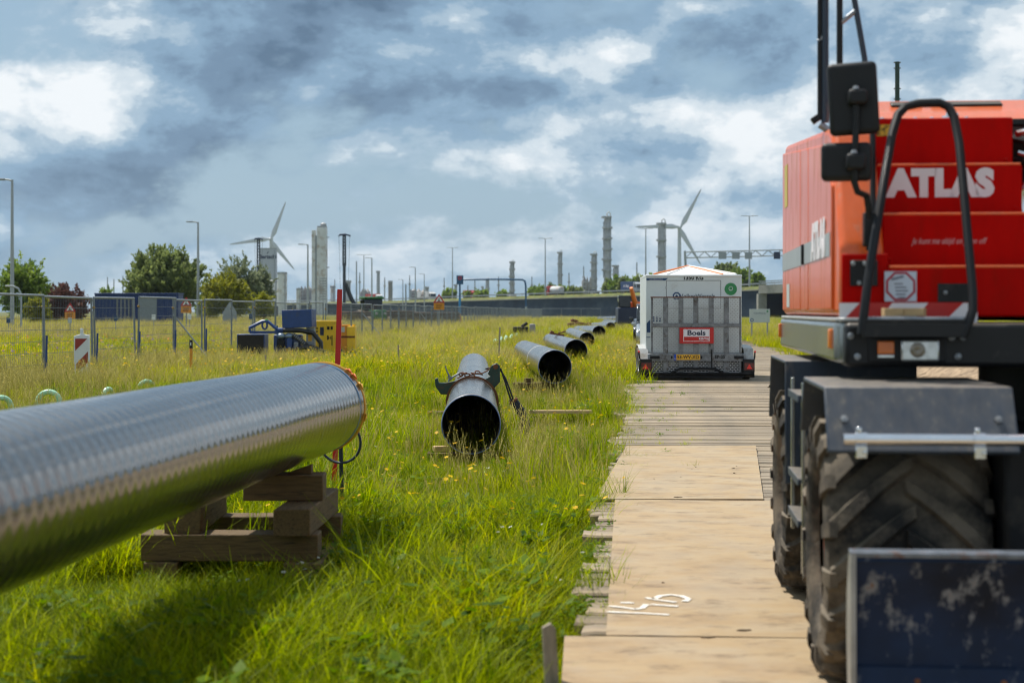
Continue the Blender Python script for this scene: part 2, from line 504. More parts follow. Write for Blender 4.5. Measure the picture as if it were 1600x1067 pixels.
lining = M('pipe_lining', (0.020, 0.013, 0.010), 0.65, var=0.3, scale=3)

def plate_mat():
    m, N, L, p = nodes_of('road_plate_steel')
    v = mapped(N, L)
    n1 = noise_node(N, L, v, 1.6, 8, 0.6)
    n2 = noise_node(N, L, mapped(N, L, (1, 1.8, 1)), 1.9, 9, 0.68)
    n3 = noise_node(N, L, v, 38, 6, 0.7)
    n4 = noise_node(N, L, mapped(N, L, (1.0, 1.6, 1)), 3.1, 9, 0.72)
    c = ramp_node(N, L, n1, [(0.30, (0.282, 0.232, 0.165)), (0.44, (0.368, 0.277, 0.169)), (0.55, (0.376, 0.251, 0.114)), (0.64, (0.361, 0.274, 0.172)), (0.74, (0.259, 0.220, 0.172))])
    c2 = ramp_node(N, L, n2, [(0.30, (0.157, 0.106, 0.062)), (0.44, (0.314, 0.224, 0.131)), (0.54, (0.368, 0.277, 0.165)), (0.75, (0.423, 0.334, 0.220))])
    c = mix_node(N, L, 0.5, c, c2)
    f = N.new('ShaderNodeMapRange'); f.inputs['From Min'].default_value = 0.53; f.inputs['From Max'].default_value = 0.66; f.inputs['To Max'].default_value = 0.75
    L.new(n4, f.inputs[0])
    c = mix_node(N, L, f.outputs[0], c, (0.157, 0.103, 0.055))
    f3 = N.new('ShaderNodeMapRange'); f3.inputs['From Min'].default_value = 0.62; f3.inputs['From Max'].default_value = 0.70; f3.inputs['To Max'].default_value = 0.6
    L.new(n3, f3.inputs[0])
    c = mix_node(N, L, f3.outputs[0], c, (0.172, 0.114, 0.062))
    L.new(c, p.inputs['Base Color'])
    p.inputs['Roughness'].default_value = 0.72
    b = N.new('ShaderNodeBump'); b.inputs['Strength'].default_value = 0.25; b.inputs['Distance'].default_value = 0.01
    L.new(n2, b.inputs['Height']); L.new(b.outputs[0], p.inputs['Normal'])
    return m
platem = plate_mat()

def plank_mat(name, base, tint):
    m, N, L, p = nodes_of(name)
    oi = N.new('ShaderNodeObjectInfo')
    v = mapped(N, L, (0.5, 9, 9))
    va = N.new('ShaderNodeVectorMath'); va.operation = 'ADD'
    s = N.new('ShaderNodeVectorMath'); s.operation = 'SCALE'; s.inputs[0].default_value = (31, 57, 11)
    L.new(oi.outputs['Random'], s.inputs['Scale']); L.new(v, va.inputs[0]); L.new(s.outputs[0], va.inputs[1])
    n1 = noise_node(N, L, va.outputs[0], 4, 9, 0.7)
    c = ramp_node(N, L, n1, [(0.25, tuple(x * 0.45 for x in base)), (0.42, tuple(x * 0.9 for x in base)), (0.6, base), (0.75, tuple(x * 1.25 for x in base))])
    n2 = noise_node(N, L, mapped(N, L, (0.8, 1.5, 1)), 2.2, 7, 0.65)
    f = N.new('ShaderNodeMapRange'); f.inputs['From Min'].default_value = 0.42; f.inputs['From Max'].default_value = 0.58; f.inputs['To Max'].default_value = 0.85
    L.new(n2, f.inputs[0])
    c = mix_node(N, L, f.outputs[0], c, tint)
    hs = N.new('ShaderNodeHueSaturation')
    mr = N.new('ShaderNodeMapRange'); mr.inputs['To Min'].default_value = 0.72; mr.inputs['To Max'].default_value = 1.2
    L.new(oi.outputs['Random'], mr.inputs[0]); L.new(mr.outputs[0], hs.inputs['Value']); L.new(c, hs.inputs['Color'])
    L.new(hs.outputs[0], p.inputs['Base Color'])
    p.inputs['Roughness'].default_value = 0.85
    b = N.new('ShaderNodeBump'); b.inputs['Strength'].default_value = 0.5; b.inputs['Distance'].default_value = 0.01
    L.new(n1, b.inputs['Height']); L.new(b.outputs[0], p.inputs['Normal'])
    return m
plankm = plank_mat('track_plank', (0.255, 0.205, 0.145), (0.325, 0.250, 0.165))

def blade_mat():
    m, N, L, p = nodes_of('dozer_blade_paint')
    v = mapped(N, L)
    n1 = noise_node(N, L, v, 7, 10, 0.75)
    n2 = noise_node(N, L, mapped(N, L, (1, 1, 0.35)), 16, 8, 0.7)
    c = ramp_node(N, L, noise_node(N, L, v, 2.5, 4), [(0.35, (0.004, 0.007, 0.015)), (0.65, (0.007, 0.020, 0.056))])
    a = N.new('ShaderNodeMath'); a.operation = 'MULTIPLY'; L.new(n1, a.inputs[0]); L.new(n2, a.inputs[1])
    f = N.new('ShaderNodeMapRange'); f.inputs['From Min'].default_value = 0.285; f.inputs['From Max'].default_value = 0.35
    L.new(a.outputs[0], f.inputs[0])
    c = mix_node(N, L, f.outputs[0], c, (0.17, 0.175, 0.19))
    f2 = N.new('ShaderNodeMapRange'); f2.inputs['From Min'].default_value = 0.375; f2.inputs['From Max'].default_value = 0.42
    L.new(a.outputs[0], f2.inputs[0])
    c = mix_node(N, L, f2.outputs[0], c, (0.17, 0.075, 0.035))
    L.new(c, p.inputs['Base Color'])
    p.inputs['Roughness'].default_value = 0.5; p.inputs['Specular IOR Level'].default_value = 0.2
    b = N.new('ShaderNodeBump'); b.inputs['Strength'].default_value = 0.3; b.inputs['Distance'].default_value = 0.01
    L.new(n1, b.inputs['Height']); L.new(b.outputs[0], p.inputs['Normal'])
    return m
bladem = blade_mat()

def grass_mat(name, c0, c1, trans=0.45, rough=0.5):
    m, N, L, p = nodes_of(name)
    oi = N.new('ShaderNodeObjectInfo')
    at_ = N.new('ShaderNodeAttribute'); at_.attribute_name = 'tone'
    a = N.new('ShaderNodeMath'); a.operation = 'ADD'
    L.new(at_.outputs['Fac'], a.inputs[0]); L.new(oi.outputs['Random'], a.inputs[1])
    b = N.new('ShaderNodeMath'); b.operation = 'MULTIPLY'; b.inputs[1].default_value = 0.5
    L.new(a.outputs[0], b.inputs[0])
    c = ramp_node(N, L, b.outputs[0], [(0.1, c0), (0.9, c1)])
    L.new(c, p.inputs['Base Color'])
    p.inputs['Roughness'].default_value = rough
    p.inputs['Specular IOR Level'].default_value = 0.10
    tr = N.new('ShaderNodeBsdfTranslucent')
    hs = N.new('ShaderNodeHueSaturation'); hs.inputs['Value'].default_value = 1.35; hs.inputs['Saturation'].default_value = 1.05
    L.new(c, hs.inputs['Color']); L.new(hs.outputs[0], tr.inputs['Color'])
    mx = N.new('ShaderNodeMixShader'); mx.inputs[0].default_value = trans
    L.new(p.outputs[0], mx.inputs[1]); L.new(tr.outputs[0], mx.inputs[2])
    L.new(mx.outputs[0], N['Material Output'].inputs['Surface'])
    return m
g_green = grass_mat('grass_green', (0.030, 0.078, 0.001), (0.40, 0.455, 0.004), 0.52)
g_yell = grass_mat('grass_yellow_green', (0.11, 0.150, 0.002), (0.58, 0.55, 0.010), 0.52)
g_dry = grass_mat('grass_dry', (0.27, 0.23, 0.055), (0.52, 0.45, 0.17), 0.4, 0.7)
g_leaf = grass_mat('weed_leaf', (0.035, 0.085, 0.003), (0.17, 0.27, 0.008), 0.45)
g_fl = grass_mat('flower_yellow', (0.65, 0.37, 0.005), (0.80, 0.52, 0.01), 0.25)
g_flo = grass_mat('flower_orange', (0.62, 0.10, 0.01), (0.75, 0.22, 0.02), 0.25)
g_flp = grass_mat('flower_purple', (0.16, 0.10, 0.25), (0.26, 0.17, 0.34), 0.25)
g_flw = grass_mat('flower_white', (0.62, 0.62, 0.55), (0.72, 0.72, 0.66), 0.25)

def ground_mat():
    m, N, L, p = nodes_of('meadow_ground')
    v = mapped(N, L)
    n1 = noise_node(N, L, v, 0.09, 8, 0.62)
    n2 = noise_node(N, L, v, 2.2, 8, 0.7)
    c = ramp_node(N, L, n1, [(0.34, (0.11, 0.145, 0.018)), (0.5, (0.16, 0.165, 0.030)), (0.66, (0.25, 0.21, 0.080))])
    c2 = ramp_node(N, L, n2, [(0.3, (0.012, 0.017, 0.002)), (0.7, (0.085, 0.105, 0.012))])
    c = mix_node(N, L, 0.45, c, c2)
    L.new(c, p.inputs['Base Color'])
    p.inputs['Roughness'].default_value = 0.95
    b = N.new('ShaderNodeBump'); b.inputs['Strength'].default_value = 0.8; b.inputs['Distance'].default_value = 0.1
    L.new(n2, b.inputs['Height']); L.new(b.outputs[0], p.inputs['Normal'])
    return m
groundm = ground_mat()
verge = M('verge_grass', (0.085, 0.105, 0.020), 0.95, var=0.5, scale=0.25, dirt=(0.24, 0.19, 0.03), damt=0.4, dscale=0.6, bump=0.9, bscale=0.8)

# ------------------------------------------------------------------ ground
g = MB().add([(-1500, -30, 0), (1500, -30, 0), (1500, 2500, 0), (-1500, 2500, 0)], [(0, 1, 2, 3)])
tag(g.build('ground', groundm, smooth=False, recalc=False), kind='structure')

# track frame: left edge X = TX0 + TS*Y, top of the planks at TZ
TX0, TS, TZ, TW = -0.29, 0.078, 0.20, 5.7
def edge(Y): return TX0 + TS * Y
TA = -math.atan(TS)
bed = MB()
bed.add([(edge(-4) + .12, -4, 0.05), (edge(-4) + TW - .1, -4, 0.05), (edge(170) + TW - .1, 170, 0.05), (edge(170) + .12, 170, 0.05)], [(0, 1, 2, 3)])
track = tag(bed.build('timber_track', soil, smooth=False, recalc=False), kind='structure')

def plank_mesh(w, seed):
    rnd = random.Random(seed)
    L_, t, c = TW, 0.13, 0.012
    prof = [(-w / 2, -t), (-w / 2, -c), (-w / 2 + c, 0), (w / 2 - c, 0), (w / 2, -c), (w / 2, -t)]
    mb = MB()
    xs = [0, 0.05, L_ * .33, L_ * .66, L_ - .05, L_]
    n = len(prof)
    vs = []
    for i, x in enumerate(xs):
        dz = rnd.uniform(-.006, .006); dy = rnd.uniform(-.004, .004)
        for a, b in prof:
            vs.append((x + (rnd.uniform(-.012, .012) if i in (0, 5) else 0), a + dy, b + (dz if b > -t else 0)))
    fs = []
    for i in range(len(xs) - 1):
        for k in range(n):
            l = (k + 1) % n
            fs.append((i * n + k, i * n + l, (i + 1) * n + l, (i + 1) * n + k))
    fs += [tuple(range(n)), tuple(range((len(xs) - 1) * n, len(xs) * n))[::-1]]
    mb.add(vs, fs)
    o = mb.build('plank', plankm, smooth=False)
    me = o.data
    bpy.data.objects.remove(o)
    return me
PM = [plank_mesh(w, i) for i, w in enumerate((0.225, 0.215, 0.235, 0.20, 0.19, 0.24, 0.225, 0.21))]
# two ends keep a dab of paint
Yp, cnt, mo = -2.0, 0, 0.0
while Yp < 66:
    if cnt % 4 == 0:
        mo = random.uniform(-0.10, 0.10); ma = random.uniform(-0.006, 0.006); mz = random.uniform(-0.012, 0.010)
    me = random.choice(PM)
    o = bpy.data.objects.new('plank', me)
    COL.objects.link(o)
    o.parent = track
    o.location = (edge(Yp) + mo + random.uniform(-.035, .035), Yp, TZ + mz + random.uniform(-.007, .004))
    o.rotation_euler = (random.uniform(-.012, .012), random.uniform(-.0012, .0012), TA + ma + random.uniform(-.004, .004))
    Yp += 0.235 + random.choice((0.012, 0.016, 0.02, 0.03)) + (0.035 if cnt % 4 == 3 else 0)
    cnt += 1
far = MB()
while Yp < 168:
    c = Vector((edge(Yp) + TW / 2, Yp, TZ - .065 + random.uniform(-.01, .01)))
    far.box(c, (TW, 0.235, 0.13), (0, 0, TA))
    Yp += 0.26
o = far.build('plank_run', plankm, track, smooth=False); o['kind'] = 'stuff'
# paint dabs on plank ends (white and yellow marks along the left edge)

# ------------------------------------------------------------------ steel road plates
def plate(px, label, th=0.014, z=None):
    zt = TZ + 0.022 if z is None else z
    pts = [gnd(x, y, zt) for x, y in px]
    c = sum(pts, Vector()) / 4
    c.z = zt - th
    root = [p - c for p in pts]
    mb = MB()
    n = 10
    # subdivided sheet with a faint bow, closed underneath
    vs, fs = [], []
    rnd = random.Random(label)
    bows = [[rnd.uniform(-.0012, .0012) for _ in range(n + 1)] for _ in range(n + 1)]
    for s in (0, 1):
        for i in range(n + 1):
            for j in range(n + 1):
                a = root[0].lerp(root[1], i / n); b = root[3].lerp(root[2], i / n)
                p = a.lerp(b, j / n)
                vs.append((p.x, p.y, (th if s == 0 else 0) + bows[i][j]))
    m = (n + 1) ** 2
    for i in range(n):
        for j in range(n):
            q = (i * (n + 1) + j, (i + 1) * (n + 1) + j, (i + 1) * (n + 1) + j + 1, i * (n + 1) + j + 1)
            fs.append(q); fs.append(tuple(k + m for k in reversed(q)))
    ring = [i * (n + 1) for i in range(n)] + [n * (n + 1) + j for j in range(n)] + [i * (n + 1) + n for i in range(n, 0, -1)] + [j for j in range(n, 0, -1)]
    for k in range(len(ring)):
        a, b = ring[k], ring[(k + 1) % len(ring)]
        fs.append((a, b, b + m, a + m))
    mb.add(vs, fs)
    o = mb.build('road_plate', platem, smooth=False)
    o.location = c
    tag(o, label, 'steel plate', 'steel road plates on the timber track')
    return o
P1 = plate([(979, 696), (1181, 696), (1193, 779), (930, 779)], 'tan steel road plate farthest from camera, lying ahead of the number plate')
# plate 2 and 3: long plates side by side under the wheels
a2, b2 = gnd(947, 991, TZ + .022), gnd(961, 780, TZ + .022)
d2 = (b2 - a2).normalized(); n2_ = Vector((d2.y, -d2.x, 0))
def px_of(p): return (CX + FPX * p.x / p.y, YH + FPX * (HC - p.z) / p.y)
P2 = plate([px_of(b2), px_of(b2 + n2_ * 1.62), px_of(a2 + n2_ * 1.62), px_of(a2)], 'long tan steel road plate with white sprayed number')
a3, b3 = gnd(876, 1085, TZ + .022), gnd(882, 993, TZ + .022)
d3 = (b3 - a3).normalized(); n3_ = Vector((d3.y, -d3.x, 0))
a3 = b3 - d3 * 4.5
def plate_w(pts, label):
    return plate([px_of(p) for p in pts], label)
P3 = plate_w([b3, b3 + n3_ * 1.9, a3 + n3_ * 1.9 , a3], 'nearest tan steel road plate at bottom of picture beside the stake') if a3.y > 0.5 else None
# sprayed number on plate 2, a flat coat of paint
def spray(strokes):
    mb = MB()
    for st, w in strokes:
        pts = [gnd(930 + x * .1125, 900 + y * .1125, TZ + .0258) for x, y in st]
        # refine
        fine = []
        for i in range(len(pts) - 1):
            for k in range(5):
                fine.append(pts[i].lerp(pts[i + 1], k / 5))
        fine.append(pts[-1])
        vs, fs = [], []
        for i, p in enumerate(fine):
            t = (fine[min(i + 1, len(fine) - 1)] - fine[max(i - 1, 0)]).normalized()
            n = Vector((-t.y, t.x, 0)) * (w * random.uniform(.8, 1.15) / 2)
            vs += [p + n, p - n]
        for i in range(len(fine) - 1):
            fs.append((2 * i, 2 * i + 1, 2 * i + 3, 2 * i + 2))
        mb.add([v - P2.location for v in vs], fs)
    return mb.build('sprayed_number', whitespray, P2, smooth=False, recalc=False)
spray([([(160, 488), (400, 498), (700, 510), (1030, 530)], .032),
       ([(190, 408), (400, 428), (560, 452), (650, 438), (712, 385)], .033), ([(350, 360), (540, 366)], .034),
       ([(770, 385), (1150, 414)], .034), ([(690, 290), (900, 328), (1120, 355)], .036),
       ([(820, 310), (900, 268), (1050, 250), (1200, 270), (1300, 310), (1240, 345)], .034)])

# dried mud crumbs on the plates: too small to pick apart
rc = random.Random(9); mb = MB()
for k in range(34):
    q = gnd(rc.uniform(985, 1190), rc.uniform(700, 985), TZ + .022) if k > 32 else gnd(rc.gauss(1085, 55), rc.gauss(722, 16), TZ + .022)
    if not (7.0 < q.y < 15.2): continue
    s_ = rc.uniform(.003, .0075) * (1.8 if rc.random() < .1 else 1)
    mb.sphere((q.x, q.y, TZ + .0245), s_, 6, 4, (rc.uniform(.8, 2.2), 1, .5))
for k in range(3):
    q = (gnd(1160, 985, TZ + .022), gnd(1104, 996, TZ + .022), gnd(1058, 777, TZ + .022))[k]
    mb.sphere((q.x, q.y, TZ + .024), .017, 8, 5, (1.6, .8, .35)); mb.sphere((q.x + .03, q.y + .01, TZ + .024), .011, 7, 4, (1.2, .7, .35))
tag(mb.build('mud_crumbs', M('dried_mud', (.12, .085, .05), .95, var=.3), smooth=False, recalc=False), 'dried mud crumbs strewn over the steel plates', 'mud', kind='stuff')

# stake at the plate corner
mb = MB(); mb.prism([(-.028, 0), (.028, 0), (.026, .40), (.008, .425), (-.026, .41)], -.012, .012, 'y')
o = mb.build('wooden_stake', greywood, bevel=.003)
o.location = gnd(866, 1085, 0.16); o.location.z = 0.02; o.rotation_euler = (0.05, -0.06, 0.1)
tag(o, 'short weathered wooden stake beside nearest steel plate', 'stake')
# plank lying in the grass
mb = MB(); mb.bb((0, -.07, 0), (0.92, .07, .045))
o = mb.build('loose_plank', freshwood, bevel=.005); p = gnd(826, 650, 0.13)
o.location = (p.x, p.y, 0.17); o.rotation_euler = (0.0, 0.0, -.02)
tag(o, 'pale loose plank lying in grass between pipe and timber track', 'plank')

# ------------------------------------------------------------------ pipes
PR = 0.305
def axis_basis(A, B):
    d = (B - A).normalized()
    u = d.cross(Vector((0, 0, 1))).normalized()
    w = u.cross(d)
    return d, u, w
def pipe(name, A, B, label, mat, ribs=None, seg=56, group='steel pipes laid out along the track', rim=glintrim, front_open=True, bare=True):
    A, B = Vector(A), Vector(B)
    Lg = (B - A).length
    root = thing(name, label, 'pipe', A, 0, group)
    q = (B - A).to_track_quat('Y', 'Z')
    root.rotation_mode = 'QUATERNION'; root.rotation_quaternion = q
    body = MB()
    if ribs:
        n = int(Lg / ribs) * 4
        vs, fs = [], []
        for i in range(n + 1):
            y = Lg * i / n
            for k in range(seg):
                t = 2 * math.pi * k / seg
                ph = (y / ribs + k / seg + .10 * math.sin(t * 3 + y * 2.3) + .06 * math.sin(t * 7 - y * 5)) % 1.0
                r = PR + 0.0068 * (.75 + .35 * math.sin(y * 1.7) * math.sin(y * .63 + 1)) * (ph if ph < .72 else (1 - ph) * 2.57) + 0.0006 * math.sin(y * 3 + t * 2)
                vs.append((math.sin(t) * r, y, math.cos(t) * r))
        for i in range(n):
            for k in range(seg):
                l = (k + 1) % seg
                fs.append((i * seg + k, i * seg + l, (i + 1) * seg + l, (i + 1) * seg + k))
        body.add(vs, fs)
    else:
        prof = [(PR, Lg * i / 40) for i in range(41)]
        rnd = random.Random(label)
        prof = [(r + rnd.uniform(-.0007, .0007), h) for r, h in prof]
        body.lathe(prof, (0, 0, 0), (0, 1, 0), seg)
    bo = body.build('coating', mat, root, angle=60, recalc=False)
    # wall end faces (bare steel, bluish glint tint on near rims), lining with closed far bottom
    MB().lathe([(PR + .002, .002), (PR - .002, -.006), (PR - .007, -.007), (PR - .010, -.004), (PR - .010, .10)], (0, 0, 0), (0, 1, 0), seg).build('cut_end', rim if rim else steel, root, recalc=False)
    MB().lathe([(PR - .0103, .0), (PR - .0103, Lg * .5), (PR - .0103, Lg - .05), (.001, Lg - .05)], (0, 0, 0), (0, 1, 0), seg).build('lining', lining, root, recalc=False)
    MB().lathe([(PR + .001, Lg - .002), (PR - .02, Lg + .004), (PR - .02, Lg - .06)], (0, 0, 0), (0, 1, 0), seg).build('cut_end', steel, root, recalc=False)
    if bare:
        MB().lathe([(PR + .0025, .012), (PR + .0035, .02), (PR + .0035, .15), (PR + .002, .17)], (0, 0, 0), (0, 1, 0), seg).build('bare_end_band', bareband, root, recalc=False)
    return root
bareband = M('bare_band', (0.24, 0.205, 0.17), 0.4, 0.35, var=0.2, scale=8)
# foreground pipe: its far end is the one in view
endA = at(501, 636, 11.4)
nearB = endA + Vector((-0.086 * 12.2, -12.2, 0.0))
fp = pipe('foreground_pipe', nearB, endA, 'long glossy dark ribbed pipe in foreground propped on timber cribbing', coat_near, ribs=.105, seg=72, rim=steel, bare=False)
Lf = (endA - nearB).length
MB().lathe([(PR + .002, Lf - .012), (PR + .010, Lf - .008), (PR + .010, Lf + .018), (PR - .03, Lf + .022), (PR - .03, Lf + .006)], (0, 0, 0), (0, 1, 0), 72).build('yellow_end_ring', yellowtape, fp, recalc=False)
MB().lathe([(PR + .002, Lf - .158), (PR + .0055, Lf - .156), (PR + .0055, Lf - .142), (PR + .002, Lf - .140)], (0, 0, 0), (0, 1, 0), 72).build('blue_chalk_line', M('blue_chalk', (0.10, 0.24, 0.42), .7), fp, recalc=False)
for ang, ln in ((38, .05), (47, .035), (62, .045), (102, .05)):
    t = R(ang)
    mb = MB(); mb.box((0, 0, 0), (.05, .035, .012), (0, 0, .3)); mb.box((.012, .012, .008), (.02, .05, .010), (.3, .2, .6))
    o = mb.build('tape_tab', orangetape if ang < 60 else yellowtape, fp, bevel=.004)
    o.location = (math.sin(t) * (PR + .012), Lf - .01 + ln * .3, math.cos(t) * (PR + .012)); o.rotation_euler = (0, t, 0.4)

# pipe 2 with clamp, then the row
row = [
    ('steel_pipe', at(736, 663, 16.9), Vector((-0.80, 34.6, 0.46)), 'open ended pipe carrying the dark green clamp', None),
    ('steel_pipe', at(867, 573, 30.0), Vector((0.36, 47.4, 0.50)), 'open pipe with one pale weld seam, next behind the clamped pipe', None),
    ('steel_pipe', at(900, 548, 44.4), Vector((1.45, 62.0, 0.50)), 'open pipe with rusty scrap lying on top of it', None),
    ('steel_pipe', at(917, 531, 66.0), Vector((3.0, 83.5, 0.50)), 'open pipe, fourth of the row counted from the clamped pipe', None),
    ('steel_pipe', at(936, 519, 77.0), Vector((3.78, 94.5, 0.50)), 'open pipe, fifth of the row counted from the clamped pipe', None),
    ('steel_pipe', at(954, 511, 104.0), Vector((6.0, 121.0, 0.50)), 'open pipe, sixth of the row counted from the clamped pipe', None),
    ('steel_pipe', at(965, 508, 124.0), Vector((7.8, 141.0, 0.50)), 'small looking open pipe, seventh of the row counted from the clamped pipe', None),
    ('steel_pipe', at(983, 507, 146.0), Vector((9.2, 163.0, 0.55)), 'distant open pipe closest to parked cars at track edge', None),
    ('steel_pipe', at(976, 498, 172.0), Vector((10.0, 189.0, 0.7)), 'farthest pipe at the end of the row near dark crawler crane', None),
]
pipes = []
for i, (nm, A, B, lb, _) in enumerate(row):
    pipes.append(pipe(nm, A, B, lb, coat_mid, seg=56 if i < 4 else 32))
    if i == 1:
        MB().lathe([(PR + .0005, 6.0), (PR + .004, 6.02), (PR + .004, 6.10), (PR + .0005, 6.12)], (0, 0, 0), (0, 1, 0), 56).build('weld_seam', M('pale_seam', (.42, .41, .38), .5), pipes[-1], recalc=False)
# rusty scrap on pipe 4 (index 2)
mb = MB(); mb.box((0, 0, 0), (.5, .10, .06), (0, .15, .2)); mb.box((-.16, 0, .06), (.12, .14, .10), (0, .4, .1)); mb.cyl((.05, 0, .03), (.3, .05, .10), .025, seg=8)
o = mb.build('rusty_scrap', rust, bevel=.006); A, B = row[2][1], row[2][2]; p = A.lerp(B, .62); o.location = (p.x - .05, p.y, p.z + PR + .035)
tag(o, 'rusty iron scrap resting on top of a pipe', 'scrap iron')
# rusty lumps beyond the pipes
for i, (x, y, Y, s, lb) in enumerate(((902, 499, 118, 1.0, 'larger rusty iron lump behind pipe row'), (924, 500, 122, .7, 'smaller rusty iron lump behind pipe row'))):
    mb = MB(); mb.prism([(-.75 * s, 0), (.7 * s, 0), (.85 * s, .5 * s), (.2 * s, .62 * s), (-.7 * s, .55 * s)], -.4 * s, .4 * s, 'y'); mb.box((-.2 * s, 0, .7 * s), (.5 * s, .4 * s, .2 * s), (0, .2, .3))
    o = mb.build('rusty_lump', rust, bevel=.05); p = at(x, y, Y); o.location = (p.x, Y, max(.2, p.z - .3)); tag(o, lb, 'scrap iron', 'rusty lumps behind the pipes')
    o.location.z = 0.25

# ------------------------------------------------------------------ pipe clamp on pipe 2
A2, B2 = row[0][1], row[0][2]
dp = (B2 - A2).normalized()
cl_pos = A2 + dp * 4.3
cl = thing('pipe_clamp', 'dark green line-up clamp with chain and cables gripping a pipe', 'clamp', cl_pos)
cl.rotation_mode = 'QUATERNION'; cl.rotation_quaternion = dp.to_track_quat('Y', 'Z')
r_ = PR
MB().lathe([(r_ + .004, -.07), (r_ + .028, -.07), (r_ + .028, .07), (r_ + .004, .07)], (0, 0, 0), (0, 1, 0), 56, closed=True).build('clamp_band', darkgreen, cl, recalc=False)
MB().lathe([(r_ + .004, -.085), (r_ + .034, -.085), (r_ + .034, -.07), (r_ + .004, -.07)], (0, 0, 0), (0, 1, 0), 56, closed=True).build('band_edge', rust, cl, recalc=False)
def polar(a, r): return (math.sin(R(a)) * r, math.cos(R(a)) * r)
right = [polar(28, r_ + .02), polar(40, r_ + .02), polar(58, r_ + .02), (.36, .26), (.355, .47), (.31, .50), (.25, .47), (.20, .36), (.24, .33)]
MB().prism(right, -.06, .06, 'y').build('bracket', darkgreen, cl, bevel=.008)
left = [polar(-30, r_ + .02), polar(-45, r_ + .02), polar(-72, r_ + .02), (-.40, .10), (-.47, .20), (-.48, .30), (-.44, .31), (-.43, .25), (-.34, .25)]
MB().prism(left, -.06, .06, 'y').build('bracket', darkgreen, cl, bevel=.008)
MB().cyl((.30, -.10, .455), (.30, .10, .455), .032, seg=14).build('pivot_pin', rust, cl)
MB().cyl((.30, -.02, .45), (.17, -.02, .425), .012, seg=8).build('lever', blackplastic, cl)
mb = MB(); mb.tube([(-.30, -.1, .28), (-.29, -.08, .33), (-.33, -.08, .42), (-.345, -.08, .47)], [.010, .012, .009, .006], 8); mb.tube([(-.31, -.1, .27), (-.24, -.1, .33), (-.16, -.09, .375)], .011, 8)
mb.box((-.28, -.09, .32), (.07, .04, .035), (0, .6, 0)); mb.build('tension_screw', galvdark, cl)
# chain over the top: real links
link_n = 9
for i in range(link_n):
    a = -26 + i * 5.2
    px2, pz2 = polar(a, r_ + .052 + .03 * math.sin(i * 1.1))
    mb = MB()
    mb.tube([(math.cos(t) * .034, math.sin(t) * .018, 0) for t in np.linspace(0, 2 * math.pi, 11)[:-1]], .0085, 6, closed=True)
    o = mb.build('chain_link', rust, cl); o.location = (px2, -.03, pz2); o.rotation_euler = (R(90) if i % 2 else 0, R(a), 0)
mb = MB(); mb.tube([(-.02, -.05, .375), (.06, -.05, .365), (.13, -.05, .37), (.19, -.05, .40), (.25, -.04, .46)], .008, 6); mb.build('wire', rust, cl)
cab = MB()
for k in range(2):
    cab.tube([(.31, .02, .46), (.37, .02, .42 - k * .02), (.41 + .02 * k, .0, .30), (.46 + .03 * k, -.02, .14), (.50 + .03 * k, -.03, .02)], .012, 6)
cab.build('cable', hosemat, cl)
cab = MB()
for k in range(3):
    o_ = k * .035
    cab.tube([(.485 + o_, -.03, .03), (.57 + o_, -.05, -.08), (.63 + o_, -.06, -.20), (.65 + o_, -.06, -.32), (.635 + o_, -.08, -.42), (.60 + o_ * .6, -.10, -.50)], .026, 8)
cab.build('sheathed_cable', hosemat, cl)
MB().lathe([(.06, -.02), (.068, 0), (.06, .02)], (.53, -.035, .01), (.6, -.1, -.7), 12, closed=True).build('cable_tie', rust, cl)

# ------------------------------------------------------------------ sleepers under pipes and the cribbing
def beam(lo, hi, label, mat, rz=0.0, group=None, name='timber_sleeper', tilt=0.0):
    lo, hi = Vector(lo), Vector(hi)
    c = (lo + hi) / 2; c.z = lo.z
    mb = MB(); s = hi - lo
    rnd = random.Random(label)
    mb.bb((-s.x / 2, -s.y / 2, 0), (s.x / 2, s.y / 2, s.z))
    mb.v = [(x + rnd.uniform(-.006, .006), y + rnd.uniform(-.006, .006), z + rnd.uniform(-.003, .003)) for x, y, z in mb.v]
    o = mb.build(name, mat, bevel=.008)
    o.location = c; o.rotation_euler = (0, tilt, rz)
    return tag(o, label, 'timber beam', group)
cr = -math.atan(.086)
GC = 'timbers of the cribbing under the foreground pipe'
XL, XR, YF, YB = -2.17, -1.13, 9.65, 10.62
hh = .158
z = .03
beam((XR - .20, YF - .08, z), (XR + .02, YB + .12, z + hh), 'lowest cribbing timber half sunk in grass on the track side', timberL, 0, GC)
beam((XL + .02, YF - .05, z), (XL + .22, YB + .10, z + hh), 'lowest cribbing timber on the side away from the track, deep in shade', timberL, 0, GC)
z += hh
beam((XL, YF - .01, z), (XR - .005, YF + .19, z + hh), 'wide cribbing timber facing the camera with sunlit patch on top', timber, 0, GC)
beam((XL + .05, YB - .14, z), (XR + .04, YB + .05, z + hh), 'rear cross timber of the cribbing, second layer', timber, .02, GC)
z += hh
beam((XR - .23, YF - .12, z), (XR - .02, YB + .10, z + hh), 'short looking cribbing timber with its square end toward the camera', timberL, -.03, GC)
beam((XL + .12, YF + .02, z), (XL + .34, YB + .05, z + hh), 'third layer cribbing timber tucked under the pipe belly', timberL, .02, GC)
z += hh
beam((XL + .55, YF + .30, z), (XR - .01, YF + .52, z + hh), 'topmost cribbing timber with flaking white paint marks', timber, .0, GC)
mb = MB(); mb.prism([(-.07, 0), (.06, 0), (.06, .01), (-.07, .055)], -.05, .05, 'y')
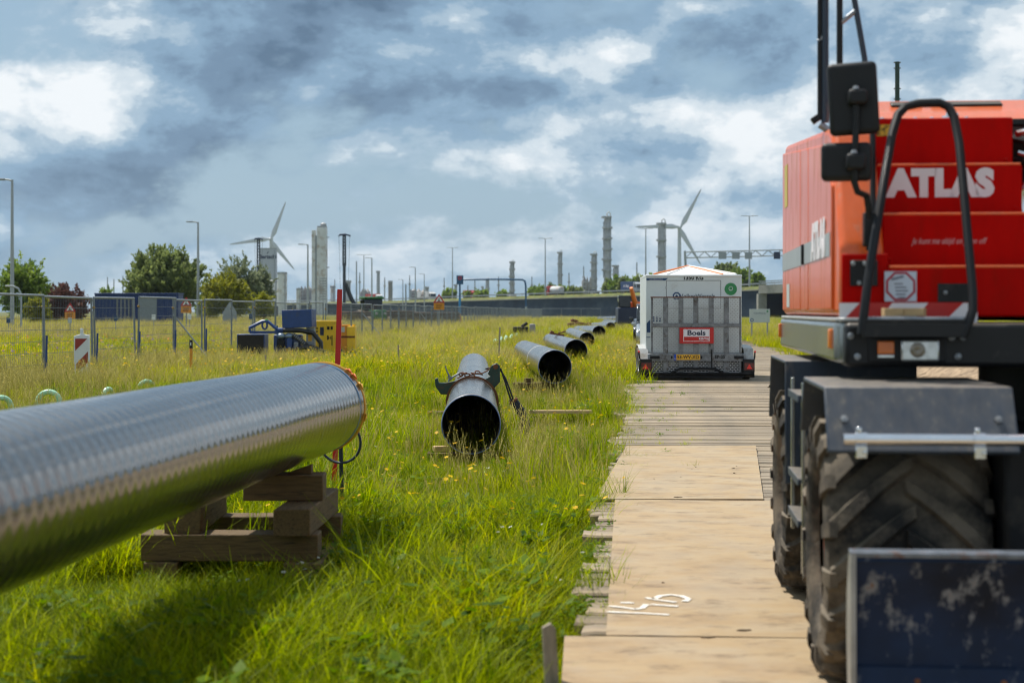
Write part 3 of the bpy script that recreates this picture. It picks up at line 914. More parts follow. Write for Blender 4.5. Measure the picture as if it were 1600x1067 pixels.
for i, (dx, lb, s) in enumerate(((.15, 'wooden wedge under the pipe on its track side', -1), (-.15, 'wooden wedge under the pipe on its far side', 1))):
    o = mb.build('wooden_wedge', timber, bevel=.004) if i == 0 else o.copy()
    if i: COL.objects.link(o)
    py_mid = YF + .41
    cxp = endA.x - .086 * (endA.y - py_mid)
    o.location = (cxp + dx, py_mid, z + hh)
    o.rotation_euler = (0, 0, 0 if s > 0 else math.pi)
    tag(o, lb, 'wedge', 'wedges on the cribbing')
GS = 'timber sleepers under the laid out pipes'
p = A2 + dp * .35
beam((p.x - .46, p.y - .11, 0.02), (p.x + .42, p.y + .11, .175), 'sleeper under the open mouth of the clamped pipe', timber, 0, GS)
o = beam((p.x - .40, p.y - .04, .178), (p.x - .24, p.y + .06, .24), 'small pale wedge on sleeper beside the clamped pipe', freshwood, .3, None, 'wooden_wedge'); o['category'] = 'wedge'
p = A2 + dp * 7.5
beam((p.x - .66, p.y - .11, 0.02), (p.x + .5, p.y + .11, .17), 'sleeper under the middle of the clamped pipe', timber, 0, GS)
A3, B3 = row[1][1], row[1][2]; d3p = (B3 - A3).normalized()
p = A3 + d3p * .8
beam((p.x - .75, p.y - .11, 0.02), (p.x + .10, p.y + .11, .32), 'sleeper sticking out under the weld seam pipe', timber, 0, GS)
o = beam((p.x - .52, p.y - .05, .322), (p.x - .36, p.y + .05, .40), 'small wooden wedge on sleeper beside the weld seam pipe', timber, .2, None, 'wooden_wedge'); o['category'] = 'wedge'
for i in (2, 3, 4):
    A, B = row[i][1], row[i][2]; p = A + (B - A).normalized() * .8
    beam((p.x - .55, p.y - .11, 0.0), (p.x + .5, p.y + .11, p.z - PR - .005), ['', '', 'sleeper under pipe that carries rusty scrap', 'sleeper under fourth pipe of the row', 'sleeper under fifth pipe of the row'][i], timber, 0, GS)

# ------------------------------------------------------------------ red and white ranging pole, hand wheel
pb = at(521, 768, 13.2); pb.z = 0.0
rp = thing('ranging_pole', 'tall red and white surveying pole standing behind the foreground pipe', 'pole', (pb.x, 13.2, 0))
rp.rotation_euler = (0, R(1.6), 0)
top = 1.65 + 34 / FPX * 13.2
bands = [(0, .22, white), (.22, .68, redsign), (.68, 1.22, white), (1.22, top, redsign)]
for a, b, m in bands:
    MB().prism([(-.021, a), (.021, a), (.0195, b), (-.0195, b)], -.011, .011, 'y').build('painted_band', m, rp, smooth=False)
hw = thing('hand_wheel', 'dark blue spoked hand wheel hanging below the foreground pipe end', 'hand wheel', at(531, 690, 12.1))
hw.rotation_euler = (R(8), 0, R(-12))
MB().tube([(math.cos(t) * .158, 0, math.sin(t) * .158) for t in np.linspace(0, 2 * math.pi, 41)[:-1]], .010, 8, closed=True).build('rim', navy, hw)
for k in range(3):
    t = R(30 + 120 * k)
    MB().cyl((0, 0, 0), (math.cos(t) * .156, 0, math.sin(t) * .156), .007, seg=8).build('spoke', navy, hw)
MB().cyl((0, -.03, 0), (0, .03, 0), .028, seg=12).build('hub', navy, hw)
MB().cyl((0, .02, 0), (-.03, .05, -.86), .016, seg=8).build('spindle', navy, hw)

# ------------------------------------------------------------------ wheeled excavator
EXO = Vector((1.18, 6.45, TZ + .022)); EXA = -math.atan(.0925)
exc = thing('wheeled_excavator', 'orange and red wheeled excavator with stepped front, mirrors and dozer blade', 'excavator', EXO, EXA)
_c, _s = math.cos(EXA), math.sin(EXA)
def ex(x, y, yl):
    """Local point on the machine seen at photo pixel (x, y), at machine depth yl."""
    k = (x - CX) / FPX
    # X = ox + c*xl - s*yl ; Y = oy + s*xl + c*yl
    xl = (k * (EXO.y + _c * yl) - EXO.x + _s * yl) / (_c - k * _s)
    Y = EXO.y + _s * xl + _c * yl
    return Vector((xl, yl, HC - EXO.z - (y - YH) / FPX * Y))
def exx(x, yl): return ex(x, 486, yl).x
def exz(x, y, yl): return ex(x, y, yl).z

# wheels
WR, WW = .525, .61
def tyre_mb():
    mb = MB()
    h = WW / 2
    prof = [(.30, -h + .05), (.33, -h + .02), (.40, -h), (.455, -h + .012), (.478, -h + .05), (.488, -.10), (.490, 0), (.488, .10), (.478, h - .05), (.455, h - .012), (.40, h), (.33, h - .02), (.30, h - .05)]
    mb.lathe(prof, (0, 0, 0), (1, 0, 0), 64)
    n = 17
    for side in (-1, 1):
        for k in range(n):
            t0 = 2 * math.pi * (k + (.5 if side > 0 else 0)) / n
            segs = 7
            vs = []
            for i in range(segs + 1):
                s = i / segs
                x = side * (-.015 + s * (h - .002))
                th = t0 - .50 * s ** 1.15
                wdt = .055 + .03 * s
                base = .478 if s < .85 else .478 - (s - .85) / .15 * .05
                top = .525 - (0 if s < .8 else (s - .8) / .2 * .035) - .006 * s
                dth = wdt / WR
                # rings across the lug: base-, top-, top+, base+
                for (dt, rr) in ((-dth * .62, base), (-dth * .42, top), (dth * .42, top), (dth * .62, base)):
                    a = th + dt
                    # front of wheel faces -y; angle measured upward from -y
                    vs.append((x, -math.cos(a) * rr, math.sin(a) * rr))
            fs = []
            for i in range(segs):
                for q in range(3):
                    a = i * 4 + q
                    fs.append((a, a + 1, a + 5, a + 4))
            fs += [(0, 1, 2, 3), (segs * 4 + 3, segs * 4 + 2, segs * 4 + 1, segs * 4)]
            mb.add(vs, fs)
            # shoulder buttress down the sidewall
            a = t0 - .50
            for dt in (0,):
                vs = []
                for rr, xx in ((.50, h - .012), (.455, h + .010), (.40, h + .008)):
                    for d in (-.055, .055):
                        vs.append((side * xx, -math.cos(a + d) * rr, math.sin(a + d) * rr))
                vs2 = [(x_ - side * .03, y_, z_) for x_, y_, z_ in vs]
                mb.add(vs + vs2, [(0, 1, 3, 2), (2, 3, 5, 4), (0, 2, 8, 6), (2, 4, 10, 8), (1, 7, 9, 3), (3, 9, 11, 5), (4, 5, 11, 10), (0, 6, 7, 1)])
    return mb
def rim_mb():
    mb = MB()
    mb.lathe([(.305, -.24), (.305, -.20), (.27, -.18), (.25, -.10), (.12, -.08), (.12, -.14), (.001, -.14)], (0, 0, 0), (1, 0, 0), 32)
    mb.lathe([(.305, .24), (.305, .20), (.27, .18), (.25, .10), (.12, .08), (.12, .14), (.001, .14)], (0, 0, 0), (1, 0, 0), 32)
    for k in range(10):
        t = 2 * math.pi * k / 10
        for s in (-1, 1):
            mb.cyl((s * .085, math.cos(t) * .18, math.sin(t) * .18), (s * .105, math.cos(t) * .18, math.sin(t) * .18), .014, seg=6)
    return mb
w0 = None
for x, y, rot in ((.305, 0, 0.0), (.305, 2.08, .12), (2.20, 0, .2), (2.20, 2.08, .3)):
    if w0 is None:
        w = tyre_mb().build('wheel', rubber, exc, angle=40); rim = rim_mb().build('rim', orange, w)
        w0 = w
    else:
        w = copy_tree(w0, exc)
    w.location = (x, y, .520); w.rotation_euler = (rot, 0, 0)

# fenders
MB().strip([(-.60, .93), (-.46, 1.155), (.42, 1.155), (.60, .93)], -.005, .665, .02).build('fender', slate, exc, bevel=.006)
MB().strip([(1.46, .60), (1.50, 1.19), (2.55, 1.19), (2.72, .85)], -.005, .62, .018).build('fender', slate, exc, bevel=.006)
MB().strip([(-.60, .93), (-.46, 1.155), (.42, 1.155), (.60, .93)], 1.835, 2.505, .02).build('fender', slate, exc, bevel=.006)
MB().strip([(1.46, .60), (1.50, 1.19), (2.55, 1.19), (2.72, .85)], 1.88, 2.505, .018).build('fender', slate, exc, bevel=.006)
# tube bar in front of the fender with clamps
za = exz(1330, 686, -.66)
xa = exx(1318, -.66)
MB().tube([(xa, -.66, za), (2.5 - xa, -.66, za)], .021, 14).build('tube_bar', chrome, exc)
for px2 in (1345, 1530):
    xx = exx(px2, -.66)
    mb = MB(); mb.lathe([(.026, -.02), (.026, .02)], (xx, -.66, za), (1, 0, 0), 14); mb.bb((xx - .02, -.685, za - .065), (xx + .02, -.648, za - .022)); mb.cyl((xx - .006, -.66, za + .02), (xx - .006, -.66, za + .042), .012, seg=8); mb.cyl((xx + .012, -.69, za - .045), (xx + .012, -.70, za - .045), .008, seg=6)
    mb.bb((xx - .012, -.66, za - .05), (xx + .012, -.56, za - .03))
    mb.build('bar_clamp', chrome, exc, bevel=.003)
# access ladder between the wheels
MB().bb((.005, .62, .30), (.022, .66, 1.12)).build('ladder_rail', bumpermetal, exc, bevel=.003)
MB().bb((.005, 1.22, .42), (.022, 1.26, 1.12)).build('ladder_rail', bumpermetal, exc, bevel=.003)
for zz_ in (1.06, .70, .52):
    mb = MB(); mb.bb((-.006, .66, zz_ - .012), (.20, 1.22, zz_ + .006)); mb.bb((-.010, .66, zz_ - .026), (-.004, 1.22, zz_ + .008))
    mb.build('ladder_step', slate, exc, bevel=.003)
# chassis
ch = MB(); ch.bb((.62, -.55, .42), (1.88, 2.65, .95)); ch.bb((.45, -.08, .44), (2.05, .10, .60)); ch.bb((.45, 2.0, .44), (2.05, 2.18, .60))
ch.cyl((1.35, 1.15, .9), (1.35, 1.15, 1.24), .50, seg=40)
ch.build('undercarriage', chassis, exc, bevel=.02)
mb = MB(); mb.bb((1.0, -.2, .953), (1.4, .6, 1.06)); mb.cyl((1.0, .5, 1.1), (1.1, 1.2, 1.1), .05, seg=10); mb.build('hydraulic_block', chassis, exc, bevel=.01)
# dozer blade
bl = MB()
xb0 = exx(1328, -.97)
prof = [(-.985, .628), (-.955, .615), (-.905, .48), (-.895, .36), (-.915, .22), (-.965, .06), (-.99, .02)]
bl.strip(prof, xb0 + .018, 2.52, .03)
bl.build('dozer_blade', bladem, exc, bevel=.003)
MB().strip([(-1.0, .632), (-.93, .636)], xb0, 2.53, .018).build('blade_top_flange', M('worn_edge', (.13, .15, .18), .45, .3, var=.4, scale=14, dirt=(.14, .06, .03), damt=.25, dscale=16), exc, bevel=.003)
MB().prism([(-1.0, .628), (-.93, .628), (-.87, .48), (-.86, .36), (-.88, .22), (-.93, .02), (-1.005, .02)], xb0, xb0 + .018).build('blade_side_plate', M('worn_grey', (.30, .30, .29), .5, .4, var=.25, scale=9), exc, bevel=.003)
mb = MB(); mb.strip([(-.942, .245), (-1.005, .015)], xb0 + .02, 2.50, .02)
mb.build('cutting_edge', bladem, exc, bevel=.004)
for i in range(9):
    xx = xb0 + .22 + .28 * i
    MB().lathe([(.0, 0.012), (.014, .008), (.016, 0)], (xx, -.945 - .02, .20), (0, -1, 0), 8).build('edge_bolt', rust, exc)
mb = MB(); mb.bb((.85, -.93, .22), (1.0, -.4, .38)); mb.bb((1.5, -.93, .22), (1.65, -.4, .38)); mb.cyl((1.25, -.85, .42), (1.25, -.4, .75), .05, seg=12)
mb.build('blade_arm', chassis, exc, bevel=.01)

# upper frame: dark front beam, bright side rail
ZB, ZF = 1.205, 1.385      # underside and top of the frame
mb = MB(); mb.bb((.135, .13, ZB), (2.42, .34, ZF - .004)); mb.bb((.20, .30, ZB + .01), (2.4, 3.3, ZF - .02))
mb.build('front_beam', black, exc, bevel=.02)
side = MB()
side.prism([(.10, .235), (.135, .20), (.30, .20), (.30, 3.42), (.20, 3.50), (.135, 3.42), (.10, 3.3)], ZB + .015, ZF, 'z')
side.build('side_rail', bumpermetal, exc, bevel=.02, segs=3)
MB().prism([(.105, .24), (.135, .20), (.30, .20), (.30, 3.42), (.20, 3.49), (.135, 3.42), (.105, 3.3)], ZF + .001, ZF + .016, 'z').build('rail_top', M('pale_edge', (.5, .5, .49), .4, .4), exc, bevel=.004)
for px2, py2, yl in ((1229, 516, 3.25), (1311, 537, .30)):
    xx = .096 
    MB().bb((xx - .012, yl - .03, ZF - .11), (xx + .01, yl + .03, ZF - .03)).build('side_marker', amber, exc, bevel=.006)
# step lip over the front beam
xs0, xs1 = exx(1345, .05), exx(1506, .05)
mb = MB(); mb.bb((xs0, .005, ZF - .005), (xs1, .16, ZF + .012)); mb.bb((xs0, .005, ZF - .06), (xs1, .02, ZF - .004))
mb.build('front_step', black, exc, bevel=.004)
teeth = MB()
nt_ = 26
for i in range(nt_):
    xx = xs0 + .01 + (xs1 - xs0 - .02) * i / (nt_ - 1)
    teeth.lathe([(.012, 0), (.009, .008), (.004, .009)], (xx, .03, ZF + .012), (0, 0, 1), 8)
    teeth.lathe([(.012, 0), (.009, .008), (.004, .009)], (xx, .09, ZF + .012), (0, 0, 1), 8)
teeth.build('step_grip', galv, exc)['kind'] = 'stuff'
# lamps in the beam
yl = .128
mb = MB(); mb.bb((exx(1356, yl), .118, exz(1400, 566, yl)), (exx(1478, yl), .131, exz(1400, 527, yl))); mb.build('lamp_recess', blackplastic, exc, bevel=.006)
mb = MB(); mb.bb((exx(1371, .11), .098, exz(1384, 553, .11)), (exx(1397, .11), .12, exz(1384, 533, .11))); mb.build('indicator', amber, exc, bevel=.004)
mb = MB(); mb.bb((exx(1371, .11), .099, exz(1384, 559, .11)), (exx(1397, .11), .12, exz(1384, 554, .11))); mb.build('indicator_base', glasslens, exc, bevel=.002)
mb = MB(); mb.bb((exx(1407, .11), .092, exz(1430, 564, .11)), (exx(1467, .11), .12, exz(1430, 531, .11))); hl = mb.build('headlight', glasslens, exc, bevel=.008)
MB().lathe([(.001, .0), (.020, .004), (.030, .001)], (exx(1434, .09), .089, exz(1434, 547, .09)), (0, -1, 0), 16).build('bulb', M('bulb', (.25, .22, .18), .15, .5), hl)
for px2, py2 in ((1329, 525), (1340, 557), (1505, 527), (1497, 557), (1487, 527)):
    p = ex(px2, py2, .125)
    MB().lathe([(.014, 0), (.014, .008), (.009, .012), (.001, .013)], (p.x, .13, p.z), (0, -1, 0), 10).build('bolt', galv, exc)

# body: left housing with sloped orange corner panel
ZT0, ZT1 = 2.20, 2.40
hp = [(.26, ZF + .02), (.26, 1.69), (.58, 2.19), (.75, 2.225), (3.25, 2.40), (3.36, 2.30), (3.40, ZF + .02)]
MB().prism(hp, .125, .305).build('housing', orange, exc, bevel=.03, segs=3)
def door(y0, y1):
    def zt(y): return 1.69 + (y - .26) / .32 * .5 if y < .58 else 2.19 + (y - .58) / 2.67 * .21
    ys = [y0, max(y0 + .001, min(.75, y1)), y1] if y0 < .75 else [y0, y1]
    poly = [(y, zt(y) - .05) for y in ys] + [(y1, ZF + .045), (y0, ZF + .045)]
    MB().prism(poly, .112, .13).build('side_door', orange, exc, bevel=.012)
door(.46, 1.55); door(1.575, 2.02); door(2.045, 3.30)
def side_sheet(name, y0, y1, z0, z1, mat):
    return MB().bb((.1095, y0, z0), (.1125, y1, z1)).build(name, mat, exc, smooth=False)
side_sheet('side_stripe', .50, 3.28, 1.66, 1.76, bandgrey)
text('ATLAS', .215, whiteletter, exc, (.108, 1.02, 1.74), LEFT, bold=.014, shear=.0, sx=1.05)
side_sheet('side_label', 2.75, 2.95, 1.45, 1.58, signgrey)
side_sheet('warning_label', 2.9, 3.1, 2.02, 2.26, M('label_yellow', (.55, .45, .08), .5))
MB().bb((.098, 1.78, 1.66), (.115, 1.84, 1.76)).build('door_latch', blackplastic, exc, bevel=.004)
MB().bb((.30, 1.05, ZF), (.93, 3.30, 2.28)).build('engine_cover', orange, exc, bevel=.02)
# sloped roof edge with slots
mb = MB(); mb.prism([(1.02, 2.285), (1.30, 2.405), (3.2, 2.42), (3.2, 2.285)], .31, 1.15); mb.build('roof', orange, exc, bevel=.01)
for pa, pb_ in ((1392, 1441), (1456, 1566)):
    x0, x1 = exx(pa, 1.22), exx(pb_, 1.22)
    mb = MB(); c = Vector(((x0 + x1) / 2, 1.235, 2.382)); mb.box(c, (x1 - x0, .055, .012), (math.atan2(.12, .28), 0, 0)); mb.build('roof_slot', black, exc, bevel=.005)
mb = MB(); mb.bb((.305, .985, 2.255), (1.15, 1.06, 2.283)); mb.build('roof_ledge', black, exc, bevel=.004)
for px2 in (1378, 1430, 1456, 1484, 1510):
    p = ex(px2, 187, 1.0)
    MB().lathe([(.012, 0), (.012, .008), (.004, .013)], (p.x, 1.0, 2.284), (0, 0, 1), 8).build('bolt', chrome, exc)
mb = MB(); p = ex(1483, 185, .98); mb.cyl((p.x, .98, 2.28), (p.x + .01, .98, 2.33), .02, seg=10); mb.cyl((p.x - .03, .98, 2.285), (p.x + .04, .98, 2.30), .012, seg=8); mb.build('latch', chrome, exc)
side_l = MB().bb((exx(1370, .80), .796, exz(1380, 213, .80)), (exx(1393, .80), .80, exz(1380, 195, .80)))
side_l.build('warning_label', M('label_amber', (.60, .38, .02), .5, dirt=(.05, .04, .02), damt=.6, dscale=60), exc, smooth=False)

# stepped red front: four boxes, each standing back from the one below
ZS = [ZF + .02, 1.605, 1.828, 2.048, 2.27]
YS = [.235, .42, .61, .80]
for i in range(4):
    x0 = .315; x1 = .955 if i == 0 else .925
    mb = MB(); mb.bb((x0, YS[i], ZS[i] + (.001 if i else 0)), (x1, 1.06, ZS[i + 1]))
    st = mb.build('step_box', red, exc, bevel=.010, segs=3)
    if i < 3:
        MB().cyl((x0 + .008, YS[i] + .004, ZS[i + 1] + .001), (x1 - .008, YS[i] + .004, ZS[i + 1] + .001), .0058, seg=10).build('lit_edge_bar', orange, exc)  # orange bar stands in for the sunlit edge of each step
MB().bb((.955, .24, ZF + .02), (1.35, .5, 1.60)).build('lower_front_panel', red, exc, bevel=.01)
MB().bb((.135, .252, ZF + .02), (.318, .275, 1.66)).build('lower_corner_panel', red, exc, bevel=.006)
# writing on the risers
def riser_text(body, cx, cy, ri, size, mat, **k):
    p = ex(cx, cy, YS[ri])
    return text(body, size, mat, exc, (p.x, YS[ri] - .0015, p.z), FRONT, **k)
riser_text('ATLAS', 1470, 288, 2, .150, whiteletter, bold=.0105, sx=1.0, shear=0.0)
riser_text('Je kunt me altijd en jagen off', 1482, 377, 1, .036, M('letter_faint', (.62, .40, .40), .5), shear=.35, sx=.72)
# stickers and plates on the lowest riser
yl = YS[0]
x0, x1, z0, z1 = exx(1382, yl), exx(1432, yl), exz(1400, 471, yl), exz(1400, 424, yl)
MB().bb((x0, yl - .003, z0), (x1, yl - .001, z1)).build('sticker', M('sticker_pale', (.52, .58, .68), .5), exc, smooth=False)
cx_, cz_, rr = (x0 + x1) / 2, (z0 + z1) / 2, (x1 - x0) / 2 * .92
def octa(r): return [(cx_ + r / math.cos(R(22.5)) * math.cos(R(22.5 + 45 * k)), cz_ + r / math.cos(R(22.5)) * math.sin(R(22.5 + 45 * k))) for k in range(8)]
MB().prism(octa(rr), yl - .0045, yl - .0032, 'y').build('sticker_border', M('sticker_red', (.36, .01, .03), .5), exc, smooth=False)
MB().prism(octa(rr * .84), yl - .006, yl - .0047, 'y').build('sticker_face', M('sticker_face', (.50, .56, .66), .5), exc, smooth=False)
for k, (w_, dz, dx) in enumerate(((.05, .034, -.012), (.034, .010, -.008), (.044, -.004, 0), (.05, -.018, .004), (.04, -.032, 0), (.03, -.045, .004))):
    MB().box((cx_ + dx, yl - .0066, cz_ + dz), (w_, .0006, .010 if k == 0 else .006), (0, -.25 if k == 0 else 0, 0)).build('small_print', M('small_print', (.16, .18, .24), .5), exc, smooth=False)
mb = MB(); mb.bb((exx(1465, yl), yl - .004, exz(1480, 472, yl)), (exx(1513, yl), yl - .001, exz(1480, 443, yl))); mb.build('black_plate', black, exc, smooth=False)
p = ex(1477, 457, yl); MB().lathe([(.009, 0), (.007, .005), (.001, .006)], (p.x, yl - .004, p.z), (0, -1, 0), 10).build('bolt', galv, exc)
mb = MB(); mb.bb((exx(1328, .25), .238, exz(1350, 447, .25)), (exx(1371, .25), .251, exz(1350, 407, .25))); hp_ = mb.build('hinge_plate', black, exc, bevel=.003)
for px2, py2 in ((1333, 412), (1351, 412), (1342, 442)):
    p = ex(px2, py2, .24); MB().lathe([(.010, 0), (.008, .006), (.001, .007)], (p.x, .238, p.z), (0, -1, 0), 10).build('bolt', galv, hp_)
# red and white warning strip
y_s = .232
x0, x1 = exx(1311, y_s), exx(1527, y_s)
z0, z1 = exz(1400, 504, y_s), exz(1400, 473, y_s)
ws = MB().bb((x0, y_s - .003, z0), (x1, y_s, z1)).build('warning_strip', redsign, exc, smooth=False)
for a, b, c, d in ((1311, 1311, 1343, 1314), (1369, 1394, 1450, 1424), (1474, 1505, 1527, 1527)):
    # bottom-left, top-left, top-right, bottom-right
    poly = [(exx(a, y_s), z0 + .001), (exx(b, y_s), z1 - .001), (exx(c, y_s), z1 - .001), (exx(d, y_s), z0 + .001)]
    MB().prism(poly, y_s - .0045, y_s - .0032, 'y').build('white_stripe', whiteletter, ws, smooth=False)
# grab rail
gp = [(1346, 522, .02), (1350, 490, .02), (1356, 440, .05), (1368, 365, .10), (1381, 285, .20), (1394, 210, .32), (1403, 180, .36), (1415, 167, .38), (1435, 162, .39), (1468, 161, .39), (1482, 167, .38), (1491, 184, .36), (1499, 225, .30), (1506, 300, .20), (1513, 380, .12), (1520, 455, .05), (1520, 485, .03), (1513, 505, .02), (1504, 528, .02)]
MB().tube([ex(*q) for q in gp], .0185, 10).build('grab_rail', blackplastic, exc)
# mirrors
def mirror(x0, y0, x1, y1, yl, tilt):
    a, b = ex(x0, y1, yl), ex(x1, y0, yl)
    c = (a + b) / 2; w, h = abs(b.x - a.x), abs(b.z - a.z)
    mb = MB(); mb.box((0, 0, 0), (w, .055, h))
    o = mb.build('mirror', blackplastic, exc, bevel=.022, segs=4); o.location = c; o.rotation_euler = (0, R(tilt), R(-8))
    g_ = MB(); g_.box((0, .029, 0), (w - .03, .002, h - .03)); g_.build('mirror_glass', chrome, o, bevel=.0)
    return o
mirror(1294, 98, 1372, 212, .14, -3)
mirror(1283, 223, 1362, 284, .14, 0)
MB().tube([ex(1338, 133, .08), ex(1338, 180, .08), ex(1336, 240, .08), ex(1335, 285, .08), ex(1340, 300, .09), ex(1354, 306, .12), ex(1357, 325, .14), ex(1358, 352, .16), ex(1358, 390, .2)], .0135, 8).build('mirror_arm', blackplastic, exc)
for x0, y0, x1, y1 in ((1325, 140, 1355, 164), (1322, 240, 1352, 266)):
    a, b = ex(x0, y1, .07), ex(x1, y0, .07)
    mb = MB(); mb.bb((a.x, .045, a.z), (b.x, .115, b.z)); mb.build('mirror_clamp', blackplastic, exc, bevel=.012)
    p = ex((x0 + x1) / 2 - 2, y0 - 3, .05); MB().lathe([(.014, 0), (.010, .012), (.001, .014)], (p.x, .06, b.z), (0, 0, 1), 8).build('bolt', galv, exc)
mb = MB(); a, b = ex(1349, 385, .17), ex(1368, 332, .17); mb.bb((a.x, .14, a.z), (b.x, .21, b.z)); mb.build('arm_bracket', blackplastic, exc, bevel=.006)
MB().tube([ex(1363, 160, .34), ex(1364, 260, .30), ex(1364, 345, .24)], .012, 8).build('bracket_post', blackplastic, exc)
# roof railing tubes
for a, b, r_2, m in (((1281, 188, .95), (1281, -150, .95), .011, blackplastic), ((1289, 192, .95), (1289, -150, .95), .017, slate), ((1312, 150, .95), (1312, -150, .95), .014, blackplastic)):
    MB().tube([ex(*a), ex(*b)], r_2, 8).build('railing_post', m, exc)
MB().tube([ex(1354, 150, .95), ex(1351, 92, .95), ex(1335, 0, .95), ex(1312, -140, .95)], .013, 8).build('railing_brace', slate, exc)
for a, b in (((1279, 65), (1291, 53)), ((1312, 38), (1336, 18))):
    MB().tube([ex(*a, .95), ex(*b, .95)], .011, 8).build('railing_rung', galv, exc)
mb = MB(); a = ex(1267, 192, .98); b = ex(1287, 178, .98); mb.box((a + b) / 2, (.055, .05, .03), (0, -.6, 0)); mb.build('railing_foot', blackplastic, exc, bevel=.004)
MB().tube([(.20, .95, 2.20), ex(1281, 195, .95)], .016, 8).build('railing_socket', galv, exc)
# hinges, louvres, rivets and handles
for i in range(4):
    for xx in (.345, .895):
        MB().lathe([(.009, 0), (.007, .004), (.001, .005)], (xx, YS[i], ZS[i] + .035), (0, -1, 0), 8).build('rivet', red, exc)
for xx in (.06, .60):
    MB().lathe([(.014, 0), (.014, .008), (.001, .010)], (xx, -.535, 1.04), (0, -.84, .54), 8).build('bolt', galvdark, exc)
MB().box((.33, -.566, .972), (.62, .012, .02), (R(-32), 0, 0)).build('fender_stiffener', slate, exc, bevel=.003)
# engine and hydraulics to the right of the steps
mb = MB(); mb.bb((.94, 1.30, ZF), (1.60, 3.2, 2.24)); mb.bb((.94, .55, ZF), (1.6, 1.3, 1.50)); mb.build('boom_bay', chassis, exc, bevel=.01)
hs = MB()
for i in range(7):
    zb = 2.20 - .10 * i
    hs.tube([(.945, .98 + .03 * (i % 3), zb), (1.02, .90, zb - .03), (1.12, .86 + .02 * (i % 2), zb - .02 + .03 * (i % 2)), (1.25, .95, zb + .02), (1.4, 1.1, zb)], .018, 8)
hs.build('hydraulic_hose', hosemat, exc)
mb = MB(); mb.tube([(1.12, .80, 2.00), (1.00, .80, 1.99), (.955, .80, 1.94), (.965, .80, 1.86), (1.02, .80, 1.80), (1.12, .80, 1.70)], .024, 10); mb.build('hydraulic_pipe', chrome, exc)
mb = MB(); mb.tube([(.96, .86, 2.12), (1.02, .84, 2.10), (1.10, .82, 2.06), (1.2, .82, 2.0)], .012, 8); mb.cyl((.95, .84, 2.20), (.985, .80, 2.205), .016, seg=8); mb.cyl((1.0, .80, 1.62), (1.0, .74, 1.62), .022, seg=10); mb.build('hydraulic_fitting', chrome, exc)
# boom, stick and cab (mostly outside the frame)
mb = MB()
mb.prism([(1.0, 1.55), (1.35, 1.45), (1.25, 2.6), (-.1, 4.9), (-.45, 4.7), (.75, 2.6)], 1.38, 1.66); mb.build('boom', orange, exc, bevel=.02)
mb = MB(); mb.prism([(-.3, 4.95), (.05, 4.8), (-1.3, 3.2), (-1.55, 3.3)], 1.42, 1.62); mb.build('stick', orange, exc, bevel=.02)
MB().bb((1.75, .25, ZF), (2.42, 1.75, 2.15)).build('cab_body', orange, exc, bevel=.03)
MB().bb((1.77, .27, 2.152), (2.40, 1.73, 2.80)).build('cab_glass', darkglass, exc, bevel=.03)
MB().bb((1.74, .24, 2.802), (2.43, 1.76, 2.90)).build('cab_roof', orange, exc, bevel=.03)
MB().prism([(.95, 3.2), (2.45, 3.2), (2.3, 3.62), (1.1, 3.62)], ZF, 2.1, 'z').build('counterweight', orange, exc, bevel=.05)
# offcuts of wood resting on the step
for (xa_, ya_, xb_, yb_, rz, lb) in ((1380, 509, 1410, 494, .1, 'darker squared wood offcut lying on excavator front step'), (1413, 510, 1446, 495, -.35, 'pale wood offcut lying on excavator front step')):
    a, b = ex(xa_, ya_, .09), ex(xb_, yb_, .09)
    w_, h_ = abs(b.x - a.x), .032
    mb = MB(); mb.bb((-w_ / 2, -.03, 0), (w_ / 2, .03, h_))
    o = mb.build('wood_offcut', freshwood, bevel=.002)
    o.matrix_world = exc.matrix_basis @ Matrix.Translation(((a.x + b.x) / 2, .10, ZF + .0225)) @ Matrix.Rotation(rz, 4, 'Z')
    tag(o, lb, 'wood offcut', 'wood offcuts on the excavator step')

# ------------------------------------------------------------------ rental trailer and site cabin
TRO = Vector(((1089 - CX) / FPX * 34.4, 34.4, TZ)); TRA = -math.atan(.04)
tr = thing('flatbed_trailer', 'grey rental trailer with raised perforated ramp and red Boels sign', 'trailer', TRO, TRA)
S75 = FPX / 34.4
def tx(px): return (px - 1089) / S75
def tz(py): return HC - TZ - (py - YH) / S75
def zx(z): return tx(960 + z * 280 / 1149)       # from the zoomed crop
def zy(z): return tz(380 + z * 260 / 1067)
# ramp: stiles, rails, perforated strips
for a, b in ((235, 248), (313, 345), (412, 442), (506, 538), (604, 636), (700, 733), (800, 812)):
    MB().bb((zx(a), -.02, zy(828)), (zx(b), .03, zy(345))).build('ramp_stile', galvdark, tr, bevel=.004)
for a, b in ((513, 538),):
    MB().bb((zx(235), -.035, zy(b)), (zx(812), -.021, zy(a))).build('ramp_rail', galvdark, tr, bevel=.004)
MB().bb((zx(233), -.03, zy(350)), (zx(812), .035, zy(343))).build('ramp_top_edge', rust, tr, bevel=.003)
for a, b in ((248, 313), (345, 412), (442, 506), (538, 604), (636, 700), (733, 800)):
    mb = MB()
    z0, z1 = zy(825), zy(350)
    n = int((z1 - z0) / .038)
    x0, x1 = zx(a), zx(b)
    for i in range(n + 1):
        zc = z0 + (z1 - z0) * i / n
        mb.bb((x0, -.005, zc - .006), (x1, .005, zc + .006))
        m_ = 3
        for k in range(m_ + 1):
            xk = x0 + (x1 - x0) * (k + (.5 if i % 2 else 0)) / m_
            if xk <= x1 and i < n:
                mb.bb((xk - .005, -.005, zc + .0065), (xk + .005, .005, zc + (z1 - z0) / n - .0065))
    mb.build('perforated_strip', M('perforated_steel', (.46, .465, .46), .6, .0, var=.15), tr, smooth=False, recalc=False)
